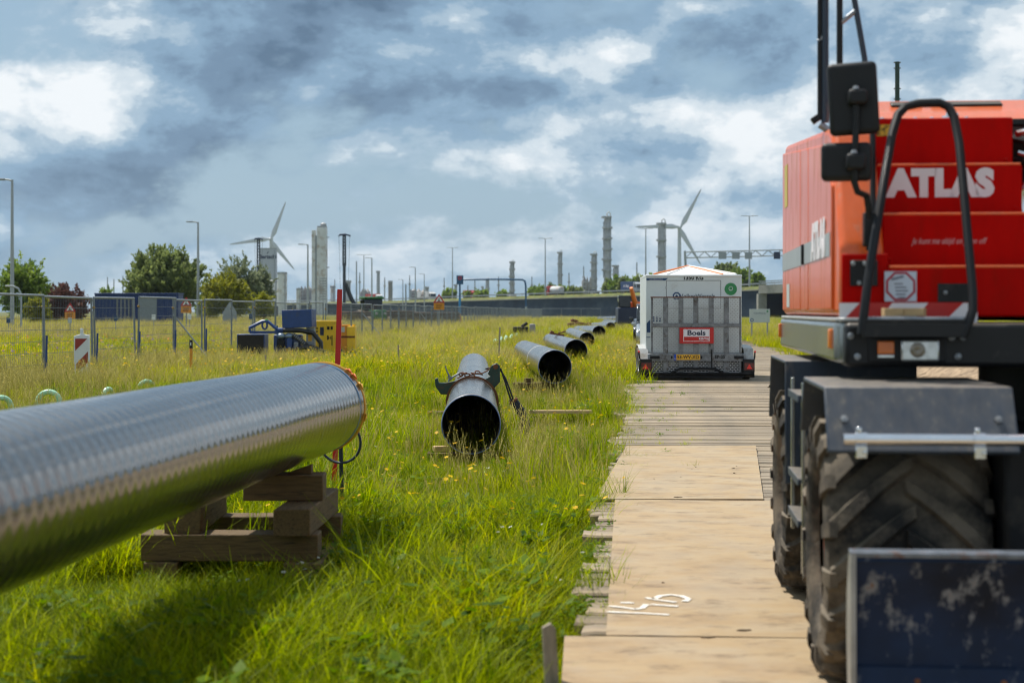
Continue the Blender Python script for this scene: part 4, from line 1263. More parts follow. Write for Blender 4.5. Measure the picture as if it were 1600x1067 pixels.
MB().bb((zx(228), -.05, zy(757)), (zx(826), -.022, zy(708))).build('plate_rail', galvdark, tr, bevel=.006)
# red sign
sg = MB().bb((zx(417), -.062, zy(643)), (zx(635), -.05, zy(540))).build('rental_sign', redsign, tr, bevel=.002)
def frame(x0, x1, z0, z1, t, y, mat, nm, par):
    mb = MB(); mb.bb((x0, y - .002, z0), (x1, y, z0 + t)); mb.bb((x0, y - .002, z1 - t), (x1, y, z1)); mb.bb((x0, y - .002, z0 + t), (x0 + t, y, z1 - t)); mb.bb((x1 - t, y - .002, z0 + t), (x1, y, z1 - t))
    return mb.build(nm, mat, par, smooth=False)
frame(zx(441), zx(609), zy(630), zy(551), .010, -.0635, whiteletter, 'sign_border', sg)
MB().bb((zx(443) + .008, -.0655, zy(599)), (zx(607) - .008, -.0632, zy(553) - .006)).build('sign_white_field', whiteletter, sg, smooth=False)
text('Boels', .148, navy, sg, (zx(524), -.067, zy(576)), FRONT, bold=.0045, sx=1.18)
text('RENTAL', .062, whiteletter, sg, (zx(574), -.065, zy(613)), FRONT, bold=.002, sx=.95)
# licence plate
lp = MB().bb((zx(397), -.064, zy(747)), (zx(548), -.052, zy(713))).build('licence_plate', yellowplate, tr, smooth=False)
MB().bb((zx(381), -.065, zy(749)), (zx(396), -.052, zy(712))).build('blue_plate_band', M('plate_blue', (.01, .06, .40), .4), lp, smooth=False)
text('53-WV-XD', .098, black, lp, (zx(471), -.0655, zy(730)), FRONT, bold=.0025, sx=.98)
text('NL', .03, whiteletter, lp, (zx(388), -.0662, zy(740)), FRONT)
for a, b in ((362, 372), (552, 562), (228, 290), (765, 826)):
    MB().bb((zx(a), -.07, zy(740)), (zx(b), -.052, zy(722))).build('latch', chassis, tr, bevel=.004)
text('EP-25', .09, black, tr, (zx(675), -.0525, zy(729)), FRONT, bold=.004)
mb = MB(); mb.cyl((zx(622), -.06, zy(795)), (zx(622), -.06, zy(680)), .014, seg=8); mb.build('locking_bar', chassis, tr)
# bumper and understructure
MB().tube([(zx(352), -.10, zy(836)), (zx(420), -.13, zy(803)), (zx(640), -.13, zy(803)), (zx(705), -.10, zy(836))], .028, 10).build('bumper_tube', chassis, tr)
mb = MB(); mb.tube([(zx(172), -.09, zy(835)), (zx(890), -.09, zy(835))], .030, 10); mb.bb((zx(240), -.08, zy(862)), (zx(826), .0, zy(838))); mb.build('rear_beam', chassis, tr, bevel=.006)
bedl = 4.6
mb = MB(); mb.bb((-1.02, .04, .44), (1.02, bedl, .56)); mb.bb((-.55, .1, .30), (-.45, bedl, .44)); mb.bb((.45, .1, .30), (.55, bedl, .44)); mb.build('trailer_bed', galv, tr, bevel=.01)
MB().bb((-1.0, .45, .07), (1.0, .52, .43)).build('underbed_shade', chassis, tr)  # dark sheet added below the bed in place of the shade there
mb = MB(); mb.tube([(-.5, bedl, .40), (0, bedl + 1.4, .42), (.5, bedl, .40)], .05, 8); mb.cyl((0, bedl + 1.3, .42), (0, bedl + 1.3, 0.0), .035, seg=8); mb.build('drawbar', galv, tr)
for s in (-1, 1):
    xa = zx(163) if s < 0 else zx(820); xb = zx(240) if s < 0 else zx(895)
    lb_ = MB().bb((xa, -.09, zy(826)), (xb, .02, zy(742))).build('light_cluster', blackplastic, tr, bevel=.008)
    MB().bb((xa + .03, -.096, zy(812)), (xb - .012, -.09, zy(766))).build('red_lamp', M('lens_dark_red', (.10, .008, .008), .2, coat=.4), lb_, bevel=.004)
    cxr = (xa + xb) / 2 + .01 * s; zc = zy(790)
    MB().prism([(cxr - .062, zc - .048), (cxr + .062, zc - .048), (cxr, zc + .055)], -.104, -.0975, 'y').build('reflector', redlens, lb_, bevel=.003)
    MB().tube([(xa if s < 0 else xb, -.05, zy(742)), ((zx(157) if s < 0 else zx(897)), -.08, zy(697))], .016, 8).build('marker_stalk', blackplastic, tr)
    MB().sphere(((zx(157) if s < 0 else zx(897)), -.08, zy(695)), .024, 10, 8).build('marker_lamp', redlens, tr)
    xm0, xm1 = (-1.20, -1.0) if s < 0 else (1.0, 1.20)
    MB().strip([(.15, .42), (.35, .66), (.95, .72), (1.9, .72), (2.5, .60), (2.65, .42)], xm0, xm1, .012).build('mudguard', M('mudguard_white', (.42, .43, .42), .45, dirt=(.25,.22,.18), damt=.4), tr, bevel=.004)
    MB().bb((xm0, .05, .06), (xm1, .08, .40)).build('mud_flap', rubber, tr)
    for yy in (.85, 1.75):
        wm = MB(); wm.lathe([(.18, -.09), (.30, -.095), (.33, -.07), (.335, 0), (.33, .07), (.30, .095), (.18, .09)], (0, 0, 0), (1, 0, 0), 28)
        wh = wm.build('wheel', rubber, tr); wh.location = ((xm0 + xm1) / 2, yy, .335)
        MB().lathe([(.18, -.09), (.17, -.06), (.06, -.05), (.001, -.06)], (0, 0, 0), (1, 0, 0), 20).build('rim', galv, wh); MB().lathe([(.18, .09), (.17, .06), (.06, .05), (.001, .06)], (0, 0, 0), (1, 0, 0), 20).build('rim', galv, wh)

cb = thing('site_cabin', 'white mobile site cabin with green round badge, loaded on grey trailer', 'cabin', TRO + Vector((0, 0, 0)), TRA)
x0, x1 = zx(207), zx(826)
zt_, zb_ = zy(203), .565
cl_ = 3.3
cb.location = TRO + Vector((.25 * math.sin(-TRA), .25 * math.cos(TRA), 0))
MB().bb((x0, .10, zb_), (x1, .10 + cl_, zt_)).build('shell', whitecab, cb, bevel=.03, segs=3)
MB().bb((x0 - .004, .085, zt_ - .035), (x1 + .004, .10 + cl_, zt_ + .012)).build('roof_rim', white, cb, bevel=.012)
frame(zx(338), zx(692), zy(420), zy(236), .010, .0985, M('seam_dark', (.10, .11, .12), .6), 'hatch_seam', cb)
text('1350 KG', .115, black, cb, (zx(513), .096, zy(221)), FRONT, bold=.004, sx=1.02)
MB().prism([(zx(210), zy(237)), (zx(334), zy(237)), (zx(350), zy(222)), (zx(210), zy(222))], .094, .0985, 'y').build('web_address_band', bluelogo, cb, smooth=False)
text('www.volkerwessels.nl', .036, whiteletter, cb, (zx(273), .0925, zy(230)), FRONT, sx=.86)
MB().lathe([(.001, .004), (.130, .004), (.130, 0)], (zx(755), .0975, zy(293)), (0, -1, 0), 28).build('round_badge', green_sign, cb, smooth=False)
mb = MB(); mb.lathe([(.035, 0), (.043, 0), (.043, .002), (.035, .002)], (zx(755), .093, zy(289)), (0, -1, 0), 16, closed=True); mb.bb((zx(755) - .03, .0905, zy(302) - .004), (zx(755) + .03, .093, zy(302) + .010)); mb.build('badge_emblem', whiteletter, cb, smooth=False)
# company mark: octagon ring with a small house, then the name
cxm, czm = zx(406), zy(338)
def ringpoly(mb, cx, cz, ro, ri, y0, y1, n=8, ph=22.5):
    P = lambda r, k: (cx + r * math.cos(R(ph + 360 / n * k)), cz + r * math.sin(R(ph + 360 / n * k)))
    for k in range(n):
        mb.prism([P(ri, k), P(ro, k), P(ro, k + 1), P(ri, k + 1)], y0, y1, 'y')
    return mb
mb = ringpoly(MB(), cxm, czm, .088, .058, .093, .0985); mb.prism([(cxm - .03, czm - .035), (cxm + .03, czm - .035), (cxm + .03, czm), (cxm, czm + .03), (cxm - .03, czm)], .093, .0985, 'y'); mb.build('company_mark', bluelogo, cb, smooth=False)
text('VolkerWessels', .128, M('name_grey', (.05, .065, .09), .5), cb, (zx(540), .0965, zy(340)), FRONT, bold=.0015, sx=.95)
mb = MB(); mb.prism([(zx(212), zy(574)), (zx(236), zy(574)), (zx(236), zy(490)), (zx(212), zy(514))], .095, .0985, 'y'); mb.bb((zx(210), .095, zy(607)), (zx(236), .0985, zy(602))); mb.bb((zx(815), .095, zy(603)), (zx(825), .0985, zy(598))); mb.build('blue_marking', bluelogo, cb, smooth=False)
for k in range(3):
    MB().bb((zx(252 + 20 * k), .095, zy(505)), (zx(263 + 20 * k), .0985, zy(470 + 3 * k))).build('blue_letter_block', bluelogo, cb, smooth=False)
MB().bb((zx(334), .088, zy(292)), (zx(342), .10, zy(275))).build('hinge', steel, cb)
# canvas pyramid on the roof
zr = zt_ + .015
def tarp(mb, pts): mb.add(pts, [(0, 1, 2)])
pk = Vector((zx(515), 1.7, zr + .215))
cr4 = [Vector((x0 + .26, .35, zr)), Vector((x1 - .26, .35, zr)), Vector((x1 - .26, 3.1, zr)), Vector((x0 + .26, 3.1, zr))]
cr4 = [Vector((x0 + .18, .3, zr)), Vector((x1 - .10, .3, zr)), Vector((x1 - .15, 3.2, zr)), Vector((x0 + .18, 3.2, zr))]
mb = MB()
mb.add([*cr4, pk], [(0, 1, 4), (1, 2, 4), (2, 3, 4), (3, 0, 4), (3, 2, 1, 0)])
mb.build('roof_canvas', tarpw, cb, smooth=False)
for i, m in ((0, tarpo), (1, tarpo), (2, tarpw), (3, tarpo)):
    MB().tube([cr4[i] + Vector((0, 0, .012)), pk + Vector((0, 0, .012))], .019, 6).build('canvas_edge_strip', m if i != 1 else tarpw, cb)
for k in (0, 1):
    a = cr4[k] + (cr4[1 - k] - cr4[k]) * .16; 
    MB().tube([a + Vector((0, -.005, .012)), pk + Vector((0, -.01, .0))], .016, 6).build('canvas_edge_strip', tarpo if k else tarpw, cb)
mb = MB(); mb.tube([(x1 + .02, 1.0, 1.1), (x1 + .06, .9, .8), (x1 + .10, .7, .55), (x1 + .06, .5, .45)], .012, 6); mb.build('power_cable', hosemat, cb)
# air hose from the trailer side
p0, p1 = gnd(979, 596, .2), gnd(997, 565, .2)
o = MB().tube([(p0.x, p0.y, .24), (p0.x + .1, p0.y - .2, .32), (p0.x + .22, p0.y, .45), (TRO.x - 1.2, TRO.y + .1, .75)], .01, 6).build('cable', hosemat)
tag(o, 'thin dark cable hanging from trailer corner to grass', 'cable')

# ------------------------------------------------------------------ cars beside the trailer
def car(name, label, loc, rz, paint, Lc=4.3, Wc=1.8, Hc=1.45, suv=False):
    c = thing(name, label, 'car', loc, rz, 'cars parked beyond the trailer')
    b = .32
    sh = .90 if not suv else 1.05
    prof = [(0, b), (-.02, .55), (.05, .68), (.15, .74), (1.05, sh), (Lc - .9, sh + .05), (Lc - .1, sh), (Lc, .6), (Lc - .05, b)]
    MB().prism([(y, z) for y, z in prof], -Wc / 2, Wc / 2).build('body', paint, c, bevel=.07, segs=3)
    pw = [(1.0, sh - .02), (1.75, Hc - .05), (2.2, Hc), (Lc - 1.0, Hc - .02), (Lc - .35, sh + .02)]
    MB().prism(pw, -Wc / 2 + .14, Wc / 2 - .14).build('cabin_glass', darkglass, c, bevel=.05, segs=2)
    MB().prism([(1.78, Hc - .03), (2.2, Hc + .012), (Lc - 1.0, Hc - .008), (Lc - .85, Hc - .05), (2.0, Hc - .05)], -Wc / 2 + .13, Wc / 2 - .13).build('roof_panel', paint, c, bevel=.02)
    for s in (-1, 1):
        MB().box((s * (Wc / 2 - .26), .03, .68), (.36, .12, .13), (0, 0, s * .3)).build('headlight', glasslens, c, bevel=.03)
        m_ = MB(); m_.box((s * (Wc / 2 + .09), 1.25, sh + .06), (.18, .1, .13)); m_.build('wing_mirror', paint, c, bevel=.03)
        for y in (.8, Lc - .85):
            wm = MB(); wm.lathe([(.20, -.1), (.29, -.11), (.325, -.08), (.325, .08), (.29, .11), (.20, .1)], (0, 0, 0), (1, 0, 0), 24)
            w_ = wm.build('wheel', rubber, c); w_.location = (s * (Wc / 2 - .10), y, .325)
            MB().lathe([(.20, -.1), (.19, -.06), (.05, -.05), (.001, -.06)], (0, 0, 0), (1, 0, 0), 16).build('rim', steel, w_); MB().lathe([(.20, .1), (.19, .06), (.05, .05), (.001, .06)], (0, 0, 0), (1, 0, 0), 16).build('rim', steel, w_)
    MB().bb((-.45, -.03, .42), (.45, .02, .60)).build('grille', blackplastic, c, bevel=.01)
    MB().bb((-.26, -.045, .46), (.26, -.032, .56)).build('licence_plate', yellowplate, c)
    return c
car('parked_car', 'silver car mostly hidden behind the white cabin, headlight showing', ((994 - CX) / FPX * 62 + .9, 62, TZ), TA, silver)
car('parked_car', 'black car with steep windscreen parked behind the silver car', ((988.5 - CX) / FPX * 72 + .98, 72, TZ), TA, carblack, 4.6, 1.9, 1.75, True)
# crawler crane with orange jib
cc = thing('crawler_crane', 'small dark crawler crane with raised orange jib at track end', 'crane', (at(990, 500, 118).x, 118, 0))
mb = MB(); mb.bb((-1.2, -1.4, .75), (1.1, 1.6, 1.9)); mb.build('machine_house', navy, cc, bevel=.08)
MB().bb((-1.15, -1.3, 1.9), (-.3, .1, 2.75)).build('cab', darkglass, cc, bevel=.06)
MB().bb((-.2, .3, 1.9), (1.0, 1.5, 2.3)).build('engine_cover', orange, cc, bevel=.05)
for s in (-1, 1):
    MB().prism([(-1.5, .2), (-1.3, 0), (1.6, 0), (1.8, .2), (1.8, .5), (1.6, .72), (-1.3, .72), (-1.5, .5)], s * 1.0 - .22, s * 1.0 + .22).build('crawler_track', rubber, cc, bevel=.04)
MB().tube([(.2, -.6, 1.8), (-.05, -1.0, 2.5), (-.28, -1.4, 3.3)], [.22, .18, .13], 8).build('jib', tarpo, cc)
# white sign board right of the trailer
sp = at(1187, 493, 82)
sb = thing('site_sign', 'pale site information board on two posts in flower verge right of the cabin', 'sign', (sp.x, 82, 0))
w_ = 32 / FPX * 82; 
MB().bb((-w_ / 2, -.02, HC - 18 / FPX * 82), (w_ / 2, .02, HC + 3 / FPX * 82)).build('board', signgrey, sb, bevel=.006)
for s in (-1, 1): MB().bb((s * w_ * .38 - .03, .022, 0), (s * w_ * .38 + .03, .07, 1.7)).build('post', galv, sb)
mb = ringpoly(MB(), -w_ * .38, HC - 14 / FPX * 82, .09, .055, -.026, -.021); mb.build('company_mark', bluelogo, sb, smooth=False)
text('VolkerWessels', .11, bluelogo, sb, (0, -.023, HC - 3.5 / FPX * 82), FRONT, sx=.9)
MB().lathe([(.001, .003), (.05, .003), (.05, 0)], (w_ * .38, -.0205, HC - .5 / FPX * 82), (0, -1, 0), 14).build('round_badge', green_sign, sb, smooth=False)
# soil heap right of the track
def heap(name, label, loc, sx, sy, sz, seed, mat):
    rnd = np.random.default_rng(seed)
    n, m = 26, 40
    vs, fs = [], []
    ph = rnd.uniform(0, 6.28, 6)
    for i in range(n + 1):
        r = i / n
        for k in range(m):
            t = 2 * math.pi * k / m
            rr = r * (1 + .12 * math.sin(3 * t + ph[0]) + .07 * math.sin(5 * t + ph[1]))
            z = sz * (max(0, 1 - r ** 1.6)) * (1 + .14 * math.sin(4 * t + ph[2] + r * 5)) + (rnd.normal(0, .022) if i < n else -.05)
            vs.append((rr * math.cos(t) * sx, rr * math.sin(t) * sy, z))
    for i in range(n):
        for k in range(m):
            l = (k + 1) % m
            fs.append((i * m + k, i * m + l, (i + 1) * m + l, (i + 1) * m + k))
    o = MB().add(vs, fs).build(name, mat, smooth=True, angle=60); o.location = loc
    return tag(o, label, 'soil heap')
heap('soil_heap', 'brown soil heap seen under the excavator body', (9.2, 30, 0), 3.2, 9, 1.15, 3, soil)
o = heap('mud_clod', 'dark mud clod lying on timber track between trailer and excavator', (*gnd(1218, 605, TZ)[:2], TZ - .01), .20, .14, .07, 5, M('mud', (.10, .07, .04), .95, var=.3, bump=.6)); o['category'] = 'mud clod'

# ------------------------------------------------------------------ pump set and generator
PY = 50.0
pm = thing('pump_unit', 'blue diesel pump with open grille box and black hoses in tall grass', 'pump', (at(430, 500, PY).x, PY, 0))
u = PY / FPX
def qx(px): return (px - 430) * u
def qz(py): return HC - (py - YH) * u
MB().bb((qx(373), -.35, .08), (qx(416), .45, qz(522))).build('radiator_box', blue_paint, pm, bevel=.015)
MB().bb((qx(374.2), -.358, .10), (qx(414.8), -.349, qz(523))).build('grille', M('grille_dark', (.02, .016, .014), .8, var=.3, scale=30), pm)
MB().tube([(qx(391), -.1, qz(519)), (qx(391), -.1, qz(512)), (qx(411), -.1, qz(502)), (qx(419), -.1, qz(502)), (qx(433), -.1, qz(514)), (qx(433), -.1, qz(520))], .05, 6).build('lifting_frame', blue_paint, pm)
mb = MB(); ringm = [(math.cos(t) * .075, 0, math.sin(t) * .12) for t in np.linspace(0, 2 * math.pi, 17)[:-1]]; mb.tube([(qx(414.5) + a, -.12, qz(508) + c) for a, b, c in ringm], .03, 6, closed=True); mb.build('lifting_eye', blue_paint, pm)
MB().box((qx(417), -.1, qz(500)), (.07, .05, .05)).build('green_cap', M('cap_green', (.06, .42, .05), .5), pm, bevel=.01)
MB().bb((qx(391), -.13, qz(521)), (qx(436), -.07, qz(517))).build('frame_beam', blue_paint, pm, bevel=.006)
MB().bb((qx(428), -.1, .15), (qx(470), .6, qz(523))).build('engine_block', blue_paint, pm, bevel=.04)
for k, (a, b, c_, d) in enumerate(((434, 446, 530, 545), (450, 458, 528, 552), (461, 468, 534, 548))):
    MB().bb((qx(a), -.22 - .04 * k, qz(d)), (qx(b), -.08, qz(c_))).build('engine_casting', [chassis, blue_paint, galvdark][k], pm, bevel=.03)
for px2 in (440, 453): MB().sphere((qx(px2), -.12, qz(525)), .14, 12, 8, (1.1, 1, .7)).build('cylinder_head', M('engine_grey', (.20, .26, .34), .35, .5), pm)
MB().cyl((qx(432), -.05, qz(516)), (qx(446), -.05, qz(516)), .08, seg=14).build('outlet', blue_paint, pm)
MB().box((qx(466.5), .15, qz(498)), (.92, .60, .54), (0, -.03, -.12)).build('control_cabinet', blue_paint, pm, bevel=.01)
MB().bb((qx(478), .05, .25), (qx(491), .40, qz(512))).build('cabinet_post', galv, pm, bevel=.01)
MB().bb((qx(481), .045, qz(533)), (qx(487), .049, qz(523))).build('label_plate', yellowplate, pm)
for k, pts in enumerate((
    [(444, 516), (470, 516), (490, 520), (502, 535), (503, 550), (497, 562)],
    [(460, 523), (472, 532), (490, 546), (505, 558), (516, 566)],
    [(436, 548), (455, 547), (472, 550), (486, 556), (495, 566)],
    [(486, 541), (500, 546), (512, 552), (520, 562)],
    [(466, 545), (478, 542), (490, 545), (498, 552)])):
    MB().tube([(qx(a), -.15 - .06 * k, max(.03, qz(b))) for a, b in pts], (.075, .065, .085, .075, .07)[k], 10).build('suction_hose', hosemat if k != 2 else M('hose_brown', (.06, .045, .035), .6), pm)
for k in range(7):
    MB().lathe([(.07, -.015), (.078, 0), (.07, .015)], (qx(462 + 5 * k * .5), -.21, qz(524.5 + 2 * k)), (.8, 0, -.6), 12).build('hose_ring', galvdark, pm)
gn = thing('generator', 'yellow generator box behind the red surveying pole', 'generator', (at(510, 500, PY + 1.2).x, PY + 1.2, 0))
u2 = (PY + 1.2) / FPX
def gx(px): return (px - 510) * u2
def gz(py): return HC - (py - YH) * u2
MB().bb((gx(488), 0, .05), (gx(529), 1.0, gz(502))).build('canopy', yellow_paint, gn, bevel=.02)
MB().bb((gx(487), -.012, gz(506)), (gx(530), 1.01, gz(501))).build('roof_lip', yellow_paint, gn, bevel=.008)
MB().bb((gx(500), -.006, gz(524)), (gx(506), .002, gz(511))).build('control_panel', navy, gn)
for a, b, c, d in ((511, 515, 510, 515), (516.5, 520, 510, 515), (511, 513, 524, 531), (518, 519.5, 524, 540), (492, 497, 512, 514), (492, 497, 517, 519), (492, 497, 522, 524)):
    MB().bb((gx(a), -.005, gz(d)), (gx(b), .002, gz(c))).build('vent', chassis, gn)
text('H', .14, chassis, gn, (gx(515), -.004, gz(528)), FRONT, bold=.003)
for i, (a, b, t, lb) in enumerate(((528, 543, 507.5, 'orange fuel box standing next to the yellow generator'), (541, 555, 508, 'yellow box with dark lid, last of the three beside pump'))):
    bx = thing('fuel_box', lb, 'fuel box', (at((a + b) / 2, 500, PY + 1.4).x, PY + 1.4, 0), 0, 'boxes beside the generator')
    w_ = (b - a) * u2
    MB().bb((-w_ / 2, 0, .05), (w_ / 2, .5, gz(t + (2 if i else 0)))).build('tank', orange_yellow if i == 0 else yellow_paint, bx, bevel=.015)
    MB().bb((-w_ / 2 + .01, -.006, gz(528)), (w_ / 2 - .01, .0, gz(525))).build('seam', rust, bx)
    if i == 0: MB().bb((-.07, -.006, gz(519)), (.06, .002, gz(511))).build('label_plate', signgrey, bx)
    else:
        for s in (-1, 1): MB().cyl((s * w_ * .3, .2, gz(510.5)), (s * w_ * .3, .2, gz(507)), .05, seg=10).build('filler_cap', yellow_paint, bx)
for i, (px2, py2, lb) in enumerate(((532, 548, 'black corrugated hose arch beside orange fuel box'), (551, 549, 'black corrugated hose arch at the end of the boxes'))):
    o = MB().tube([(math.cos(t) * .12, 0, math.sin(t) * .22) for t in np.linspace(-.2, math.pi + .2, 14)], .035, 8).build('hose_arch', hosemat)
    o.location = (at(px2, 500, PY + .8).x, PY + .8, .22); tag(o, lb, 'hose', 'black hose arches by the pump')

# ------------------------------------------------------------------ pale green hose arches
for i, (px2, ytop, w_, Y, lb, rz) in enumerate(((2, 618, 8, 24.0, 'pale green hose arch cut by the picture edge', .9), (76, 609, 38, 26.0, 'widest pale green hose arch behind the foreground pipe', .15), (169, 605, 11, 29.0, 'narrow pale green hose arch seen nearly edge on', 1.25), (229, 593, 19, 32.0, 'pale green hose arch third along from the widest', .7), (291, 577, 7, 38.0, 'pale green hose arch beside the yellow and black marker post', 1.35), (570, 545, 6, 56.0, 'pale green hose arch beside the yellow box', 1.4), (595, 542, 26, 62.0, 'flat pale green hose arch in grass right of pump', .1))):
    p = at(px2, ytop, Y)
    rad = .17 if i < 6 else .34
    hgt = max(.22, p.z - .03)
    pts = []
    for t in np.linspace(0, math.pi, 15):
        pts.append((math.cos(t) * rad, 0, hgt - rad + math.sin(t) * rad if hgt > rad else math.sin(t) * hgt))
    pts = [(rad, 0, 0)] + pts + [(-rad, 0, 0)] if hgt > rad + .02 else pts
    o = MB().tube(pts, .042, 10).build('hose_arch', palegreen)
    o.location = (p.x, Y, 0); o.rotation_euler = (0, 0, rz)
    tag(o, lb, 'hose', 'pale green drainage hose arches')
pts = []
rnd = random.Random(3)
for k in range(60):
    t = k / 59
    q = at(772 + 92 * t, 509 - 8 * t, 66 + 44 * t)
    pts.append((q.x, q.y, .34 + .14 * math.sin(k * 1.15) + rnd.uniform(-.02, .02)))
o = MB().tube(pts, .07, 8).build('hose_line', palegreen); tag(o, 'pale green hose line wavering through grass toward the fence end', 'hose')
mm = thing('small_pump', 'small dark pump standing at end of pale green hose line', 'pump', (at(818, 505, 84).x, 84, 0))
MB().bb((-.55, -.3, .1), (.25, .3, .85)).build('casing', chassis, mm, bevel=.04); MB().bb((.3, -.2, .1), (.6, .2, 1.0)).build('motor', M('motor_grey', (.3, .28, .28), .5), mm, bevel=.05); MB().cyl((-.1, 0, .85), (.2, 0, 1.05), .08, seg=10).build('outlet', chassis, mm)
yh = thing('hydrant', 'orange yellow standpipe in grass before the fence', 'standpipe', (at(720, 500, 140).x, 140, 0))
MB().tube([(0, 0, 0), (0, 0, 1.0), (-.08, 0, 1.25), (-.02, 0, 1.4)], .07, 10).build('riser', orange_yellow, yh); MB().cyl((-.15, 0, .9), (.3, 0, .75), .05, seg=8).build('branch', orange_yellow, yh)

# ------------------------------------------------------------------ marker posts, beacon
p = at(298.5, 590, 39)
mk = thing('marker_post', 'slim yellow marker post with black top in tall grass', 'marker post', (p.x, 39, 0))
zt = at(298, 531, 39).z
MB().tube([(0, 0, 0), (.0, 0, zt - .20)], .036, 10).build('post', orange_yellow, mk); MB().tube([(0, 0, zt - .20), (0, 0, zt)], .040, 10).build('black_top', black, mk); MB().bb((-.012, -.046, zt - .13), (.012, -.038, zt - .06)).build('white_mark', white, mk)
YB_ = 36.8
p = at(128.5, 590, YB_)
bc = thing('traffic_beacon', 'red and white striped traffic beacon standing at the fence', 'traffic beacon', (p.x, YB_, 0))
uu = YB_ / FPX
def bx_(px): return (px - 128.5) * uu
def bz_(py): return HC - (py - YH) * uu
poly = [(bx_(116), .02), (bx_(141), .02), (bx_(140), bz_(524)), (bx_(131), bz_(522)), (bx_(126), bz_(522)), (bx_(116), bz_(525))]
MB().prism(poly, -.03, .03, 'y').build('panel', white, bc, bevel=.012)
MB().bb((bx_(125.5), -.025, bz_(523)), (bx_(130), .025, bz_(513))).build('lamp_socket', white, bc, bevel=.008)
def para(pts, nm, m):
    MB().prism([(bx_(a), bz_(b)) for a, b in pts], -.034, -.0305, 'y').build(nm, m, bc, smooth=False)
brick = M('beacon_red', (.30, .035, .022), .5, var=.15)
para([(118, 548), (118, 529), (137, 529)], 'red_stripe', brick)
para([(119, 569), (138, 549), (138, 566), (120, 583)], 'red_stripe', brick)
for i, (px2, y0, y1, Y, lb) in enumerate(((623.5, 539, 575, 44, 'thin grey stake in meadow right of pump'), (415, 555, 580, 42, 'thin wooden stake beside the pump grille box'), (779, 511, 530, 45, 'thin grey stake in front of the pale green hose'))):
    a = at(px2, y0, Y)
    o = MB().bb((-.02, -.02, 0), (.02, .02, a.z)).build('wooden_stake', greywood, bevel=.004); o.location = (a.x, Y, 0); o.rotation_euler = (0, .03 * (i - 1), 0); tag(o, lb, 'stake')
a = at(596, 590, 40); o = MB().prism([(-.025, .0), (.025, .0), (.03, .22), (.0, .26), (-.02, .20)], -.004, .004, 'y').build('marker_flag', orangetape); o.location = (a.x, 40, 0.06); tag(o, 'small orange marking flag in grass behind the pipe', 'flag')

# ------------------------------------------------------------------ temporary fence
FX0, FSL, PLEN = -10.2, .060, 3.5
def fx(Y): return FX0 + FSL * (Y - 36.0)
fdir = math.atan2(1, FSL)
fencegrey = M('fence_steel', (0.20, 0.225, 0.25), 0.5, 0.4, var=.15)
def make_panel():
    t = thing('mesh_fence', '', 'fence')
    ft = .027
    for x in (.03, PLEN - .03): MB().cyl((x, 0, .0), (x, 0, 2.0), ft, seg=8).build('post', fencegrey, t)
    MB().cyl((.03, 0, 1.985), (PLEN - .03, 0, 1.985), ft, seg=8).build('top_rail', galv, t)
    MB().cyl((.03, 0, .14), (PLEN - .03, 0, .14), ft * .8, seg=8).build('bottom_rail', galv, t)
    w = MB()
    for z in np.arange(.24, 1.98, .25): w.tube([(.03, 0, z), (PLEN - .03, 0, z)], .0068, 4, caps=False)
    for x in np.arange(.14, PLEN - .08, .115): w.tube([(x, .004, .14), (x, .004, 1.985)], .0026, 3, caps=False)
    w.build('wire_mesh', fencegrey, t, smooth=False, recalc=False)
    MB().box((0, 0, 1.75), (.09, .06, .05)).build('coupler', M('brass', (.30, .19, .05), .4, .8), t, bevel=.008)
    return t
fp0 = make_panel()
GF = 'temporary mesh fence panels along the site edge'
near_lab = ['fence panel cut off by picture edge, nearest of the run', 'mesh fence panel with traffic beacon standing behind its lower half', 'mesh fence panel in front of the blue shed corner', 'mesh fence panel in front of grey shed doors', 'mesh fence panel held by the nearest diagonal brace', 'mesh fence panel behind blue pump frame', 'mesh fence panel behind blue control cabinet', 'mesh fence panel behind yellow generator']
Yf, i = 28.9, 2
starts = [0.0, 0.0]
while Yf < 292:
    o = fp0 if i == 2 else copy_tree(fp0)
    o.location = (fx(Yf), Yf, random.uniform(-.03, .03)); o.rotation_euler = (random.uniform(-.02, .02), random.uniform(-.004, .004), fdir + random.uniform(-.015, .015))
    starts.append(Yf)
    k = i - 3
    lb = near_lab[k] if 0 <= k < len(near_lab) else ('mesh fence panel in the receding run beyond the generator' if k >= 0 else 'mesh fence panel beyond the picture edge')
    tag(o, lb, 'fence', GF)
    i += 1; Yf += PLEN * math.sin(fdir) + .045
for k in range(3):      # the run turns toward the pipes at its far end
    o = copy_tree(fp0); Ye = Yf + .2
    o.location = (fx(Ye) + k * 3.54, Ye + .25 * k, .1); o.rotation_euler = (0, 0, .07)
    tag(o, ('first', 'second', 'last')[k] + ' mesh fence panel of the short stretch turning toward the pipe row', 'fence', GF)
for k in (4, 5, 6, 7, 8, 11, 14):
    Y = starts[k]
    o = MB().cyl((0, 0, 0), (.02, 0, 1.12), .024, seg=8).build('fence_stake', blue_paint if k != 11 else portalblue)
    o.location = (fx(Y) + .07, Y - .12, 0); tag(o, ['blue steel stake at the joint left of the traffic beacon', 'blue steel stake at the joint right of the traffic beacon', 'blue steel stake before the blue shed', 'blue steel stake before grey shed doors', 'blue steel stake beside the nearest diagonal brace', 'blue steel stake behind the generator', 'blue steel stake far along the fence'][(4, 5, 6, 7, 8, 11, 14).index(k)], 'stake', 'blue stakes at fence joints')
